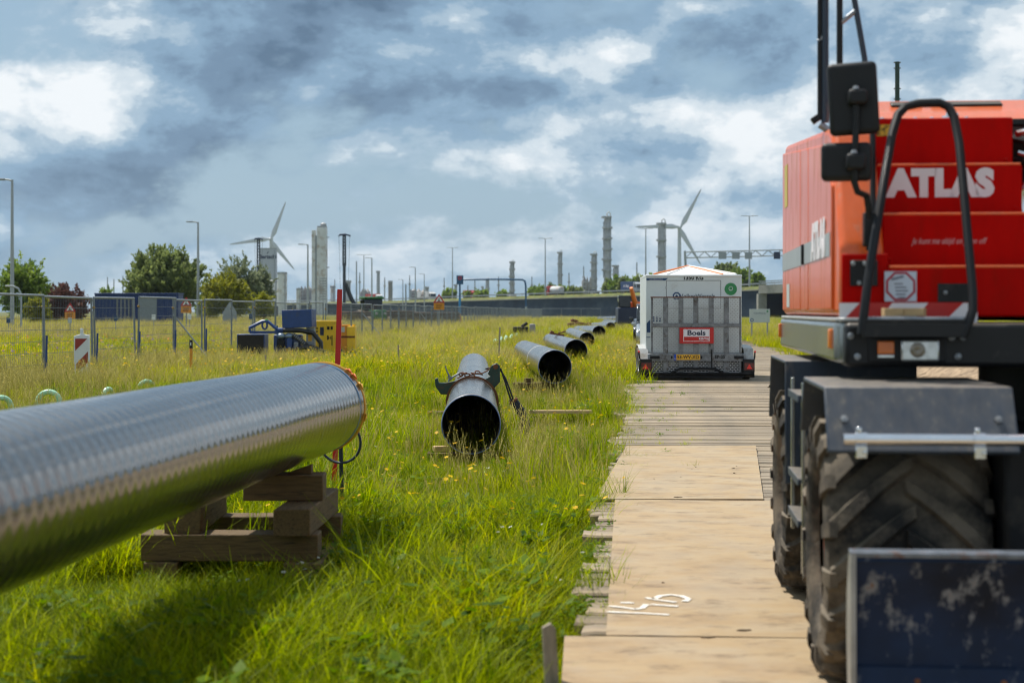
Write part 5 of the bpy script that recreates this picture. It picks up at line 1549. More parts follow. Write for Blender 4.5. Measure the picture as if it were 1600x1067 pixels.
for k, lb in ((7, 'nearest diagonal fence brace left of the pump'), (13, 'diagonal fence brace behind the boxes'), (17, 'diagonal fence brace beyond the warning sign'), (24, 'farthest diagonal fence brace')):
    Y = starts[k]
    o = MB().cyl((0, 0, 1.55), (1.25, -.2, .05), .022, seg=8).build('fence_brace', galv); o.location = (fx(Y), Y, 0); tag(o, lb, 'brace', 'diagonal braces of the fence')

# ------------------------------------------------------------------ highway on its embankment
HWT = [(330, 930, 5.6), (420, 800, 5.7), (600, 660, 5.75), (707, 595, 6.27), (852, 530, 6.8), (1009, 480, 7.2), (1171, 430, 8.15), (1300, 400, 8.6), (1500, 370, 9.0), (1750, 350, 9.2)]
def hw(px):
    for (a, Ya, za), (b, Yb, zb) in zip(HWT[:-1], HWT[1:]):
        if a <= px <= b:
            t = (px - a) / (b - a)
            A = Vector(((a - CX) / FPX * Ya, Ya, za)); B = Vector(((b - CX) / FPX * Yb, Yb, zb))
            # straight plan line between the two points, hit by this sight line
            k = (px - CX) / FPX
            dn = (B.x - A.x) - k * (B.y - A.y)
            s = (k * A.y - A.x) / dn
            return A.lerp(B, s)
pts = [hw(p) for p in (331, 420, 520, 600, 707, 780, 852, 930, 1009, 1090, 1188)]
ptsR = [hw(p) for p in (1300, 1500, 1749)]
allp = pts + [hw(1240)] + ptsR
def offs(p, q, d):
    t = (q - p); t.z = 0; t.normalize()
    return Vector((-t.y, t.x, 0)) * d          # to the far side
def ribbon(P, d0, z0, d1, z1):
    vs, fs = [], []
    for i, p in enumerate(P):
        a = P[max(i - 1, 0)]; b = P[min(i + 1, len(P) - 1)]
        o = offs(a, b, 1.0)
        vs += [p + o * d0 + Vector((0, 0, z0)), p + o * d1 + Vector((0, 0, z1))]
    for i in range(len(P) - 1):
        fs.append((2 * i, 2 * i + 2, 2 * i + 3, 2 * i + 1))
    return vs, fs
mb = MB(); mb.add(*ribbon(pts, -.2, -1.15, 3.0, .0)); mb.add(*ribbon(pts, 3.0, .0, 5.0, .05))
tag(mb.build('embankment', verge, smooth=False, recalc=False), kind='structure')
mb = MB(); mb.add(*ribbon(allp, 5.0, .02, 32.0, .02)); mb.add(*ribbon(allp, 32, .02, 60, -7))
tag(mb.build('motorway', asphalt, smooth=False, recalc=False), kind='structure')
# corrugated sheet piling
vs, fs = [], []
pitch = .62
for i in range(len(pts) - 1):
    p, q = pts[i], pts[i + 1]
    Lg = (q - p).length; n = int(Lg / pitch)
    o = offs(p, q, 1.0)
    for k in range(n):
        for s, d in ((0, 0), (.28, 0), (.42, .32), (.86, .32)):
            t = (k + s) / n
            c = p.lerp(q, t) + o * d
            vs += [(c.x, c.y, -.5), (c.x, c.y, c.z - 1.15)]
for i in range(len(vs) // 2 - 1):
    fs.append((2 * i, 2 * i + 2, 2 * i + 3, 2 * i + 1))
o = MB().add(vs, fs).build('retaining_wall', sheetpile, smooth=False, recalc=False)
tag(o, 'long dark blue sheet pile wall carrying the motorway', 'retaining wall')
o = MB(); vs, fs = ribbon(pts, -.35, -1.25, -.35, -.95); o.add(vs, fs); o.add(*ribbon(pts, -.35, -.95, .35, -.95))
tag(o.build('wall_cap', concrete, smooth=False, recalc=False), 'thin concrete cap along the sheet pile wall', 'wall cap')
# guard rail
gr = thing('guard_rail', 'pale steel guard rail along the motorway edge', 'guard rail', (0, 0, 0))
mb = MB(); mb.add(*ribbon(allp, 4.2, .55, 4.2, .95)); mb.add(*ribbon(allp, 4.35, .55, 4.35, .95)); mb.build('rail', galv, gr, smooth=False, recalc=False)
mb = MB()
for i in range(len(allp) - 1):
    p, q = allp[i], allp[i + 1]; n = int((q - p).length / 8)
    for k in range(n):
        c = p.lerp(q, k / n) + offs(p, q, 4.5); mb.bb((c.x - .06, c.y - .06, c.z), (c.x + .06, c.y + .06, c.z + .8))
mb.build('rail_posts', galv, gr, smooth=False, recalc=False)
# bridge at the right end
bd = thing('road_bridge', 'concrete road bridge with dark underpass at the right end of the wall', 'bridge', (0, 0, 0))
bp = [hw(1190), hw(1240), *ptsR]
mb = MB(); mb.add(*ribbon(bp, -1.0, -2.1, -1.0, .1)); mb.add(*ribbon(bp, -1.0, .1, 5.0, .1)); mb.add(*ribbon(bp, -1.0, -2.1, 26, -2.1)); mb.build('deck', concrete, bd, smooth=False, recalc=False)
mb = MB(); mb.add(*ribbon(bp, -.9, .9, -.9, 1.15)); mb.build('parapet', galv, bd, smooth=False, recalc=False)
c = hw(1190); mb = MB(); mb.bb((c.x - 1, c.y - 1.0, -.5), (c.x + 1.2, c.y + 26, c.z - 2.1)); mb.build('abutment', concrete, bd, smooth=False)
for q in (1255, 1330): 
    c = hw(q); MB().bb((c.x - .6, c.y + 8, -.5), (c.x + .6, c.y + 10, c.z - 2.1)).build('pier', concrete, bd)
bk = [p + Vector((0, 27, 0)) for p in bp]
mb = MB(); mb.add(*ribbon(bk, 0, -9.5, 0, -1.9)); mb.build('back_wall', sheetpile, bd, smooth=False, recalc=False)

# ------------------------------------------------------------------ vehicles on the motorway
def lorry(name, label, px, d, cab_m, box_m, Lb=8.5, heading=1, tank=False, htot=3.9, letters=None, cat='lorry', zoff=0.0, sc=1.0):
    p = hw(px); q = hw(px + 8)
    t = (q - p); t.z = 0; t.normalize()
    o = Vector((-t.y, t.x, 0)) * d
    r = thing(name, label, cat, p + o + Vector((0, 0, .03 + zoff)), math.atan2(t.y, t.x) + (math.pi if heading < 0 else 0), 'vehicles on the motorway')
    r.scale = (sc, sc, sc)
    W = 2.5
    if tank:
        MB().tube([(-Lb / 2, 0, 2.3), (-Lb / 2 + .4, 0, 2.3), (Lb / 2 - .4, 0, 2.3), (Lb / 2, 0, 2.3)], [.8, 1.15, 1.15, .8], 16).build('tank', box_m, r)
    else:
        MB().bb((-Lb / 2, -W / 2, 1.1), (Lb / 2, W / 2, htot)).build('cargo_box', box_m, r, bevel=.05)
    MB().bb((-Lb / 2, -1.0, .8), (Lb / 2 + 2.5, 1.0, 1.1)).build('chassis', chassis, r)
    cb_ = MB(); cb_.prism([(Lb / 2 + .5, .6), (Lb / 2 + 2.6, .6), (Lb / 2 + 2.6, 1.9), (Lb / 2 + 2.35, 3.1), (Lb / 2 + 1.4, 3.6), (Lb / 2 + .5, 3.6)], -W / 2, W / 2, 'y'); cab_ = cb_.build('cab', cab_m, r, bevel=.08)
    MB().prism([(Lb / 2 + 2.62, 1.95), (Lb / 2 + 2.40, 3.0), (Lb / 2 + 2.3, 3.0), (Lb / 2 + 2.5, 1.95)], -W / 2 + .12, W / 2 - .12, 'y').build('windscreen', darkglass, cab_)
    for s in (-1, 1): MB().bb((Lb / 2 + 1.1, s * W / 2 - .02, 2.0), (Lb / 2 + 2.2, s * W / 2 + .02, 2.9)).build('side_window', darkglass, cab_)
    for x in (-Lb / 2 + 1, -Lb / 2 + 2.2, Lb / 2 + 1.5):
        for s in (-1, 1): MB().cyl((x, s * W / 2 - .15 * s, .5), (x, s * W / 2, .5), .5, seg=14).build('wheel', rubber, r)
    if letters:
        for s in (-1, 1):
            m3 = Matrix(((1, 0, 0), (0, 0, -1), (0, 1, 0))) if s < 0 else Matrix(((-1, 0, 0), (0, 0, 1), (0, 1, 0)))
            text(letters, 1.1, whiteletter if box_m is not farwhite else navy, r, (0, s * (W / 2 + .012), (htot + 1.1) / 2), m3, bold=.03)
    return r
lorry('lorry', 'red container lorry with pale cab behind the red surveying pole', 528, 16, farwhite, truckred, 12, 1, letters='HANGO', sc=1.0, zoff=-.6)
lorry('lorry', 'white box lorry heading along motorway above the tractor', 606, 16, farwhite, farwhite, 12, 1, letters='Nexans', zoff=-.3)
lorry('lorry', 'red and white box lorry behind triangular warning sign', 672, 16, truckred, truckred, 7, 1, zoff=-.6)
lorry('tanker_lorry', 'white tanker lorry with red cab beside the blue portal', 812, 14, truckred, farwhite, 7, -1, tank=True, zoff=-.2)
lorry('lorry', 'dark blue curtain side lorry left of the orange jib', 924, 14, fargrey, truckblue, 6.5, 1, letters='A. Rep', zoff=-.1)
lorry('lorry', 'bright blue cab lorry with brown container beside the excavator', 1217, 16, M('lorry_blue', (.02, .10, .34), .4), brownbox, 6, -1, zoff=.2)
def smallcar(label, px, d, m):
    p = hw(px); q = hw(px + 8); t = (q - p); t.z = 0; t.normalize()
    r = thing('passing_car', label, 'car', p + Vector((-t.y, t.x, 0)) * d, math.atan2(t.y, t.x), 'vehicles on the motorway')
    MB().prism([(-2.1, .3), (2.1, .3), (2.1, .8), (1.3, .95), (-2.0, .95)], -.85, .85, 'y').build('body', m, r, bevel=.08)
    MB().prism([(-1.9, .94), (1.1, .94), (.4, 1.5), (-1.2, 1.5)], -.75, .75, 'y').build('cabin_glass', darkglass, r, bevel=.05)
    for x in (-1.3, 1.3):
        for s in (-1, 1): MB().cyl((x, s * .7, .32), (x, s * .88, .32), .32, seg=12).build('wheel', rubber, r)
smallcar('small white car on motorway left of the blue portal leg', 763, 9, farwhite)
smallcar('small pale car on motorway left of the dark blue lorry', 890, 9, silver)

# ------------------------------------------------------------------ lamp posts
def lamp_post(px, ytop, Y, label, arms=1, zb=0.0, r=.09, arm=1.3, grp='street lamps'):
    p = at(px, ytop, Y)
    t = thing('street_lamp', label, 'street lamp', (p.x, Y, zb), 0, grp)
    h = p.z - zb
    MB().tube([(0, 0, 0), (0, 0, h * .5), (0, 0, h)], [r * 1.5, r * 1.2, r * .8], 8).build('pole', poleg, t)
    for s in ((-1,) if arms == 1 else (-1, 1)):
        MB().tube([(0, 0, h - .1), (s * arm * .5, 0, h), (s * arm, 0, h + .02)], r * .6, 6).build('arm', poleg, t)
        MB().box((s * (arm + .3), 0, h + .02), (.75, .3, .14)).build('lamp_head', fargrey, t, bevel=.04)
    return t
lamp_post(19, 281, 118, 'tall grey street lamp at the left picture edge', 1, 0, .11, .55)
lamp_post(309.5, 347, 180, 'grey street lamp standing beside the large willow', 1, 0, .12, .6)
lamp_post(481, 382, 255, 'grey street lamp just left of the white twin tower', 1, 0, .13, .8)
lamp_post(581, 403, 390, 'grey street lamp right of the dark piling rig', 1, 0, .15, 1.0)
lamp_post(649, 417.5, 470, 'street lamp above red and white lorry, taller one', 1, 0, .15, 1.1)
lamp_post(663, 428, 560, 'street lamp above red and white lorry, shorter one', 1, 0, .15, 1.2)
lamp_post(629.5, 437, 620, 'short street lamp above the white box lorry', 1, 0, .15, 1.2)
lamp_post(568.5, 398, 640, 'double armed motorway lamp between piling rig and refinery stack', 2, 5, .17, 2.4)
for px2, yt, lb in ((707, 387, 'double armed motorway lamp left of the blue portal'), (852, 372.5, 'double armed motorway lamp right of the blue portal'), (1009, 357, 'double armed motorway lamp left of the right hand wind turbine'), (1171, 337.5, 'double armed motorway lamp in front of the sign gantry')):
    q = hw(px2); lamp_post(px2, yt, q.y + 6, lb, 2, q.z, .17, 1.6, 'motorway lamps')
for i, (px2, yt, yb, Y, lb) in enumerate(((995, 410, 433, 620, 'short dark mast left of the second refinery column'), (557, 408, 460, 640, 'dark slender mast right of the piling rig'), (634, 444, 470, 560, 'stubby mast above the white box lorry'), (731, 446, 462, 640, 'stubby mast beside the blue portal sign'), (168, 433, 462, 420, 'thin pole above the blue shed, left one'), (178, 436, 462, 420, 'thin pole above the blue shed, middle one'), (192, 431, 462, 420, 'thin pole above the blue shed, right one'))):
    p = at(px2, yt, Y); o = MB().cyl((0, 0, 0), (0, 0, p.z), .32 if i < 4 else .2, .22 if i < 4 else .12, seg=8).build('mast', fargrey); o.location = (p.x, Y, 0); tag(o, lb, 'mast')
# mast with pegs behind the excavator
p = at(1402, 97, 62)
ms = thing('pegged_mast', 'dark green mast with small pegs rising above the excavator roof', 'mast', (p.x, 62, 0))
MB().cyl((0, 0, 0), (0, 0, p.z), .10, .085, seg=10).build('pole', darkgreen, ms)
for yy in (98, 107, 139, 155): MB().cyl((-.13, 0, at(1402, yy, 62).z), (.13, 0, at(1402, yy, 62).z), .025, seg=6).build('peg', galvdark, ms)

# ------------------------------------------------------------------ gantry and blue portal
gy = 424
ga = thing('sign_gantry', 'steel lattice sign gantry spanning the motorway behind the cabin', 'gantry', (0, gy, 0))
def gq(px, py): q = at(px, py, gy); return Vector((q.x, 0, q.z))
a, b = gq(1071, 394), gq(1330, 388)
h = 9 / FPX * gy
mb = MB()
for dy in (-.7, .7):
    for dz in (0, -h): mb.tube([a + Vector((0, dy, dz)), b + Vector((0, dy, dz))], .13, 6)
    n = 26
    for i in range(n):
        q0 = a.lerp(b, i / n); q1 = a.lerp(b, (i + 1) / n)
        mb.tube([q0 + Vector((0, dy, 0 if i % 2 else -h)), q1 + Vector((0, dy, -h if i % 2 else 0))], .07, 5)
mb.build('truss', poleg, ga)
MB().tube([gq(1070, 392), gq(1073, 450)], [.30, .42], 8).build('leg', poleg, ga); MB().tube([gq(1328, 386), gq(1328, 450)], [.30, .42], 8).build('leg', poleg, ga)
for x0, x1, m in ((1122, 1134, fargrey), (1143, 1155, fargrey), (1163, 1174, fargrey), (1208, 1218, navy)):
    q0, q1 = gq(x0, 405), gq(x1, 394); MB().bb((q0.x, -1.25, q0.z), (q1.x, -.85, q1.z)).build('sign_panel', m, ga, bevel=.03)
py0 = 285
po = thing('blue_portal', 'dark blue height limit portal with square sign on its left leg', 'portal', (0, py0, 0))
def pq(px, py): q = at(px, py, py0); return Vector((q.x, 0, max(0, q.z)))
MB().tube([pq(718.5, 520), pq(718.5, 445), pq(719, 439), pq(722, 437), pq(770, 436.5), pq(816, 437), pq(820, 439), pq(821.5, 446), pq(822, 480)], .16, 8).build('hoop', portalblue, po)
MB().cyl(pq(822, 479), pq(822, 520), .17, seg=8).build('leg_base', poleg, po); MB().cyl(pq(718.5, 466) + Vector((0, -.03, 0)), pq(718.5, 520), .20, seg=8).build('leg_sleeve', skyblue, po)
q0, q1 = pq(713.5, 444.5), pq(724, 430.5); sgn = MB().bb((q0.x, -.30, q0.z), (q1.x, -.2, q1.z)).build('sign_panel', portalblue, po)
MB().lathe([(.2, .0), (.33, .0), (.33, .02), (.2, .02)], ((q0.x + q1.x) / 2, -.31, q1.z - .45), (0, -1, 0), 18, closed=True).build('round_sign', redsign, sgn, smooth=False)

# ------------------------------------------------------------------ wind turbines
def turbine(px, py, Y, tips, label):
    hub = at(px, py, Y)
    t = thing('wind_turbine', label, 'wind turbine', (hub.x, Y, 0), 0, 'wind turbines')
    hz = hub.z
    MB().tube([(0, 4, 0), (0, 4, hz * .5), (0, 4, hz - 2)], [3.0, 2.5, 2.0], 16).build('tower', turbwhite, t)
    MB().bb((-2.0, -1.5, hz - 2), (2.0, 9, hz + 2.2)).build('nacelle', turbwhite, t, bevel=.8)
    MB().sphere((0, -2.5, hz), 2.0, 14, 10, (1, 1.3, 1)).build('hub', turbwhite, t)
    for tx_, ty_ in tips:
        tip = at(tx_, ty_, Y) - Vector((hub.x, Y, 0)); o_ = Vector((0, -2.8, hz)); d = tip - o_; d.y = 0; Lb = d.length; d.normalize()
        n = Vector((d.z, 0, -d.x))
        secs = [(0, 1.4, 1.2), (.06, 1.5, 1.1), (.18, 3.0, .7), (.4, 2.3, .45), (.7, 1.45, .25), (.93, .85, .14), (1, .2, .06)]
        vs, fs = [], []
        for s, w, th in secs:
            c = o_ + d * (Lb * s); 
            sh = n * (w * .35)
            for a_ in range(8):
                an = 2 * math.pi * a_ / 8
                vs.append(c + sh + n * (math.cos(an) * w) + Vector((0, math.sin(an) * th, 0)))
        for i in range(len(secs) - 1):
            for k in range(8):
                l = (k + 1) % 8; fs.append((i * 8 + k, i * 8 + l, (i + 1) * 8 + l, (i + 1) * 8 + k))
        fs.append(tuple(range(8))); fs.append(tuple(range(len(secs) * 8 - 8, len(secs) * 8)))
        MB().add(vs, fs).build('blade', turbwhite, t)
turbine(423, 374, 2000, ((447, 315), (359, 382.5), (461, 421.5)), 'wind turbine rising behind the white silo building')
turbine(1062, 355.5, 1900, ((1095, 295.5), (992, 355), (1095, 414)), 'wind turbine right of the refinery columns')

# ------------------------------------------------------------------ industry on the skyline
def column(px, ytop, wpx, Y, label, mat=farsteel, plats=5, cap=True, name='refinery_column', seed=0):
    p = at(px, ytop, Y); r = wpx / FPX * Y / 2
    t = thing(name, label, 'refinery column', (p.x, Y, 0), 0, 'refinery columns on the skyline')
    h = p.z
    MB().lathe([(r * 1.05, 0), (r * 1.05, h * .3), (r * .92, h * .34), (r * .88, h * .93), (r * .6, h * .955), (.01, h * .965)], (0, 0, 0), (0, 0, 1), 18).build('shell', mat, t, angle=50)
    rnd = random.Random(px)
    for k in range(plats):
        z = h * (.42 + .52 * k / max(1, plats - 1)); a0 = rnd.uniform(-.5, .5)
        mb = MB(); mb.lathe([(r * .85, z - .3), (r * 1.5, z - .25), (r * 1.5, z), (r * .85, z)], (r * .12 * rnd.choice((-1, 1)), 0, 0), (0, 0, 1), 14, closed=True)
        mb.lathe([(r * 1.5, z), (r * 1.5, z + 1.1), (r * 1.46, z + 1.1), (r * 1.46, z)], (r * .12 * rnd.choice((-1, 1)), 0, 0), (0, 0, 1), 10)
        mb.build('platform', farsteel, t)
    MB().tube([(r * 1.05, -r * .5, 0), (r * 1.02, -r * .5, h * .93)], r * .16, 6).build('riser_pipe', fargrey, t)
    MB().tube([(-r * 1.05, -r * .3, h * .35), (-r * 1.02, -r * .3, h * .9)], r * .12, 6).build('ladder', fargrey, t)
    if cap: MB().tube([(0, 0, h * .94), (0, 0, h * .985), (r * .5, 0, h), (r * .95, 0, h * .985), (r * 1.0, 0, h * .9)], r * .18, 6).build('overhead_pipe', farwhite, t)
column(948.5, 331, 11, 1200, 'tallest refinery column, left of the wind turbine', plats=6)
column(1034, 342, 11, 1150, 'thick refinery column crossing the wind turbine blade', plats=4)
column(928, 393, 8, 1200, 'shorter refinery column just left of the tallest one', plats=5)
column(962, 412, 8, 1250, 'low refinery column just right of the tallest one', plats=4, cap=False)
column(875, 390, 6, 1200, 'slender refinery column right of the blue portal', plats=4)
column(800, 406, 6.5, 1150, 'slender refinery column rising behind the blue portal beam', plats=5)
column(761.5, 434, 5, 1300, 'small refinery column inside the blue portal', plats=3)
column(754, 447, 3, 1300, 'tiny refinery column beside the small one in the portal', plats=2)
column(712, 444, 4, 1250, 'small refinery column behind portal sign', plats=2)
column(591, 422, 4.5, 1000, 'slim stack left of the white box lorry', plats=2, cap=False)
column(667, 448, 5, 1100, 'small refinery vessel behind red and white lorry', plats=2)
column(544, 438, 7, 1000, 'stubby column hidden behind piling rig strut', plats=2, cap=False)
def tank(name, px, ytop, wpx, Y, label, mat, dome=.25):
    p = at(px, ytop, Y); r = wpx / FPX * Y / 2; h = p.z
    t = thing(name, label, 'tank', (p.x, Y, 0), 0, 'storage tanks on the skyline')
    MB().lathe([(r, 0), (r, h - r * dome), (r * .8, h - r * dome * .35), (r * .4, h - .02 * r), (.01, h)], (0, 0, 0), (0, 0, 1), 24).build('shell', mat, t, angle=50)
    MB().lathe([(r * 1.01, h - r * dome), (r * 1.05, h - r * dome), (r * 1.05, h - r * dome + .9), (r * 1.01, h - r * dome + .9)], (0, 0, 0), (0, 0, 1), 24, closed=True).build('top_rail', farsteel, t)
    MB().tube([(r * .7, -r * .75, 0), (r * .7, -r * .75, h - r * dome)], .22, 5).build('ladder', fargrey, t)
tank('storage_tank', 441, 428, 15, 700, 'tall white storage tank right of grey green trees', farwhite, .08)
tank('storage_tank', 426, 438, 17, 720, 'domed white tank half hidden by grey green trees', farwhite, .5)
tank('storage_tank', 466.5, 453, 7, 700, 'small white tank left of twin tower', farwhite, .2)
tank('storage_tank', 610, 441, 7, 900, 'small brown tank above white box lorry', M('tank_brown', (.24, .22, .20), .6), .1)
tank('storage_tank', 519.5, 446, 7, 760, 'small white ball topped tank right of twin tower', farwhite, 1.0)
# white twin tower
YT = 700
tt = thing('silo_tower', 'tall white twin silo tower with rust streaks', 'silo tower', (at(500, 400, YT).x, YT, 0))
uT = YT / FPX
def sx_(px): return (px - 500) * uT
def sz_(py): return HC - (py - YH) * uT
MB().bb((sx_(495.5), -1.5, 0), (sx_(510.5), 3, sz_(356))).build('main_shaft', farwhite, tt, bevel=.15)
MB().bb((sx_(487.5), -1.0, 0), (sx_(493), 2, sz_(360))).build('side_shaft', farwhite, tt, bevel=.1)
MB().bb((sx_(492.8), -.6, 0), (sx_(495.6), 1.5, sz_(368))).build('stair_slot', fargrey, tt)
mb = MB(); mb.bb((sx_(496), -1.2, sz_(356)), (sx_(510), 2.6, sz_(353.5))); mb.lathe([(1.3, 0), (1.3, 1.0), (.6, 1.5), (.01, 1.6)], (sx_(505), .5, sz_(353.5)), (0, 0, 1), 12); mb.build('top_house', farsteel, tt)
for yy in (371, 418): MB().tube([(sx_(510.5), -.5, sz_(yy)), (sx_(514), -.5, sz_(yy)), (sx_(514.5), -.5, sz_(yy - 1))], .22, 6).build('outrigger', farsteel, tt)
mb = MB()
for k in range(9): mb.bb((sx_(500), -1.62, sz_(468 - 4 * k)), (sx_(511), -1.55, sz_(466.6 - 4 * k)))
for px2 in (500, 505, 510.6): mb.bb((sx_(px2), -1.64, 0), (sx_(px2 + .6), -1.56, sz_(434)))
mb.build('scaffold', farsteel, tt, smooth=False)
# grey building with mark
YBd = 820; uB = YBd / FPX
gb = thing('silo_building', 'pale grey windowless silo building with dark wordmark', 'building', (at(418, 400, YBd).x, YBd, 0))
def ux(px): return (px - 418) * uB
def uz(py): return HC - (py - YH) * uB
MB().bb((ux(405.5), 0, 0), (ux(429), 9, uz(389))).build('wall', M('pale_cladding', (.42, .45, .49), .6, var=.06, scale=.1), gb)
MB().bb((ux(405), -.2, uz(389)), (ux(429.5), 9.2, uz(387.7))).build('roof_edge', fargrey, gb)
MB().bb((ux(428.6), -.5, 0), (ux(430.4), .6, uz(391))).build('stair', fargrey, gb)
text('Bertschi', 2.6, navy, gb, (ux(418.5), -.06, uz(401.5)), FRONT, bold=.12)
MB().prism([(ux(416.5), uz(396.5)), (ux(418), uz(396.5)), (ux(420.5), uz(393)), (ux(418.5), uz(393.5))], -.06, -.01, 'y').build('emblem', navy, gb)
# piling rigs
def rig(px, ytop, Y, label, wide, strut):
    p = at(px, ytop, Y); u_ = Y / FPX
    t = thing('piling_rig', label, 'piling rig', (p.x, Y, 0), 0, 'piling rigs on the skyline')
    h = p.z
    MB().bb((-2.1 * u_, -.6, 0), (2.1 * u_, .6, h * .66)).build('mast', fardark, t)
    mb = MB()
    for s in (-1, 1): mb.tube([(s * 1.9 * u_, 0, h * .62), (s * 1.6 * u_, 0, h)], .26, 5)
    for k in range(10):
        z0, z1 = h * (.62 + .038 * k), h * (.62 + .038 * (k + 1)); s = 1 if k % 2 else -1; mb.tube([(s * 1.4 * u_, 0, z0), (-s * 1.4 * u_, 0, z1)], .12, 5)
    mb.build('lattice_mast', fardark, t)
    MB().prism([(-wide * u_, h - .5), (-wide * .7 * u_, h + .25), (wide * .2 * u_, h + .35), (wide * u_, h - .1), (wide * .95 * u_, h - .55), (wide * .3 * u_, h - .2), (-wide * .5 * u_, h - .25)], -.6, .6, 'y').build('mast_head', M('rig_head', (.02, .035, .09), .5), t, bevel=.1)
    if strut: MB().tube([(1.5 * u_, 0, h * .40), (10 * u_, 3, h * .21), (22 * u_, 6, 1)], [.7, .7, .6], 6).build('strut', fardark, t)
    MB().bb((-2, -1, 0), (6, 5, 3.4)).build('machine_house', fardark, t, bevel=.2)
    for s in (-1, 1): MB().tube([(s * wide * .85 * u_, 0, h), (s * wide * .6 * u_, 0, h * .3)], .05, 4).build('cable', fardark, t)
rig(538, 367, 480, 'dark piling rig with slanting strut right of twin tower', 10, True)
rig(404, 373, 560, 'dark piling rig in front of the silo building', 7, False)
# plant clutter behind the wall
for i, (px2, yt, w_, lb) in enumerate(((476, 448, 18, 'low clutter of process pipes left of twin tower'), (570, 452, 12, 'low grey process building beside stack'), (654, 452, 24, 'low brown process rack behind red and white lorry'), (918, 433, 14, 'low process rack above the blue lorry'))):
    Y = 780; p = at(px2, yt, Y); w2 = w_ / FPX * Y / 2
    t = thing('process_rack', lb, 'process rack', (p.x, Y, 0))
    rnd = random.Random(i); mb = MB()
    for k in range(4): mb.tube([(-w2 + 2 * w2 * k / 3, 0, 0), (-w2 + 2 * w2 * k / 3, 0, p.z * rnd.uniform(.8, 1.0))], .3, 5)
    for k in range(4): mb.tube([(-w2, 0, p.z * (.5 + .12 * k)), (w2, 0, p.z * (.5 + .12 * k))], .25, 5)
    mb.build('frame', farsteel, t)
    for k in range(3): MB().lathe([(1.3, 0), (1.3, p.z * rnd.uniform(.7, 1.0)), (.02, p.z * 1.03)], (-w2 + w2 * (.35 + .65 * k), 2, 0), (0, 0, 1), 12).build('vessel', M('vessel_%d' % k, (.26 + .05 * k, .25 + .04 * k, .24 + .03 * k), .6), t)

for i, (px2, yt, w_, lb) in enumerate(((497, 452, 2.0, 'thin stack left of the piling rig'), (523, 440, 2.0, 'thin stack right of the twin tower'), (562, 430, 2.2, 'thin stack right of the slanting strut'), (601, 437, 2.2, 'thin stack between slim stack and brown tank'), (640, 434, 2.2, 'thin stack right of the white box lorry'), (694, 438, 2.0, 'thin stack above the triangular sign'), (742, 441, 2.0, 'thin stack inside the blue portal, left part'), (779, 436, 2.4, 'thin stack inside the blue portal, right part'), (831, 436, 2.2, 'thin stack just right of the blue portal'), (889, 430, 2.4, 'thin stack right of the slender refinery column'), (912, 420, 2.4, 'thin stack above the dark blue lorry'))):
    p = at(px2, yt, 1050); t = thing('stack', lb, 'stack', (p.x, 1050, 0), 0, 'thin stacks on the skyline'); r = w_ / FPX * 1050 / 2
    MB().cyl((0, 0, 0), (0, 0, p.z), r, r * .8, seg=10).build('shaft', farsteel if i % 2 else fargrey, t); MB().lathe([(r * .8, p.z * .8), (r * 1.9, p.z * .8), (r * 1.9, p.z * .8 + .9), (r * .8, p.z * .8 + .9)], (0, 0, 0), (0, 0, 1), 10, closed=True).build('platform', farsteel, t); MB().cyl((0, 0, p.z), (0, 0, p.z + 1.5), r * .5, seg=8).build('tip', fardark, t)

# ------------------------------------------------------------------ blue shed, signs and small markers beyond the fence
YS_ = 150; uS = YS_ / FPX
sh = thing('storage_shed', 'long dark blue container shed behind the fence', 'shed', (at(212, 480, YS_).x, YS_, 0))
x0, x1 = -64 * uS, 66 * uS
zt = HC + 26 * uS
def corr(x0, x1, z0, z1, y, n):
    vs, fs = [], []
    for k in range(n):
        for s, d in ((0, 0), (.3, 0), (.5, .06), (.8, .06)):
            xx = x0 + (x1 - x0) * (k + s) / n; vs += [(xx, y + d, z0), (xx, y + d, z1)]
    for i in range(len(vs) // 2 - 1): fs.append((2 * i, 2 * i + 2, 2 * i + 3, 2 * i + 1))
    return MB().add(vs, fs)
corr(x0, x1, 0, zt, 0, 40).build('front_wall', contblue, sh, smooth=False, recalc=False)
MB().bb((x0, .08, 0), (x1, 2.5, zt - .02)).build('container', contblue, sh)
MB().bb((x0 - .05, -.05, zt), (x1 + .05, 2.55, zt + .12)).build('roof_edge', contblue, sh, bevel=.02)
MB().bb((5 * uS, -.05, .1), (33 * uS, -.005, zt - .25)).build('grey_door', M('shed_grey', (.20, .23, .25), .6), sh)
for k in range(5): MB().bb(((-30 + 6 * k) * uS, -.03, .2), ((-27.5 + 6 * k) * uS, -.005, zt - .3)).build('door_bar', galvdark, sh)
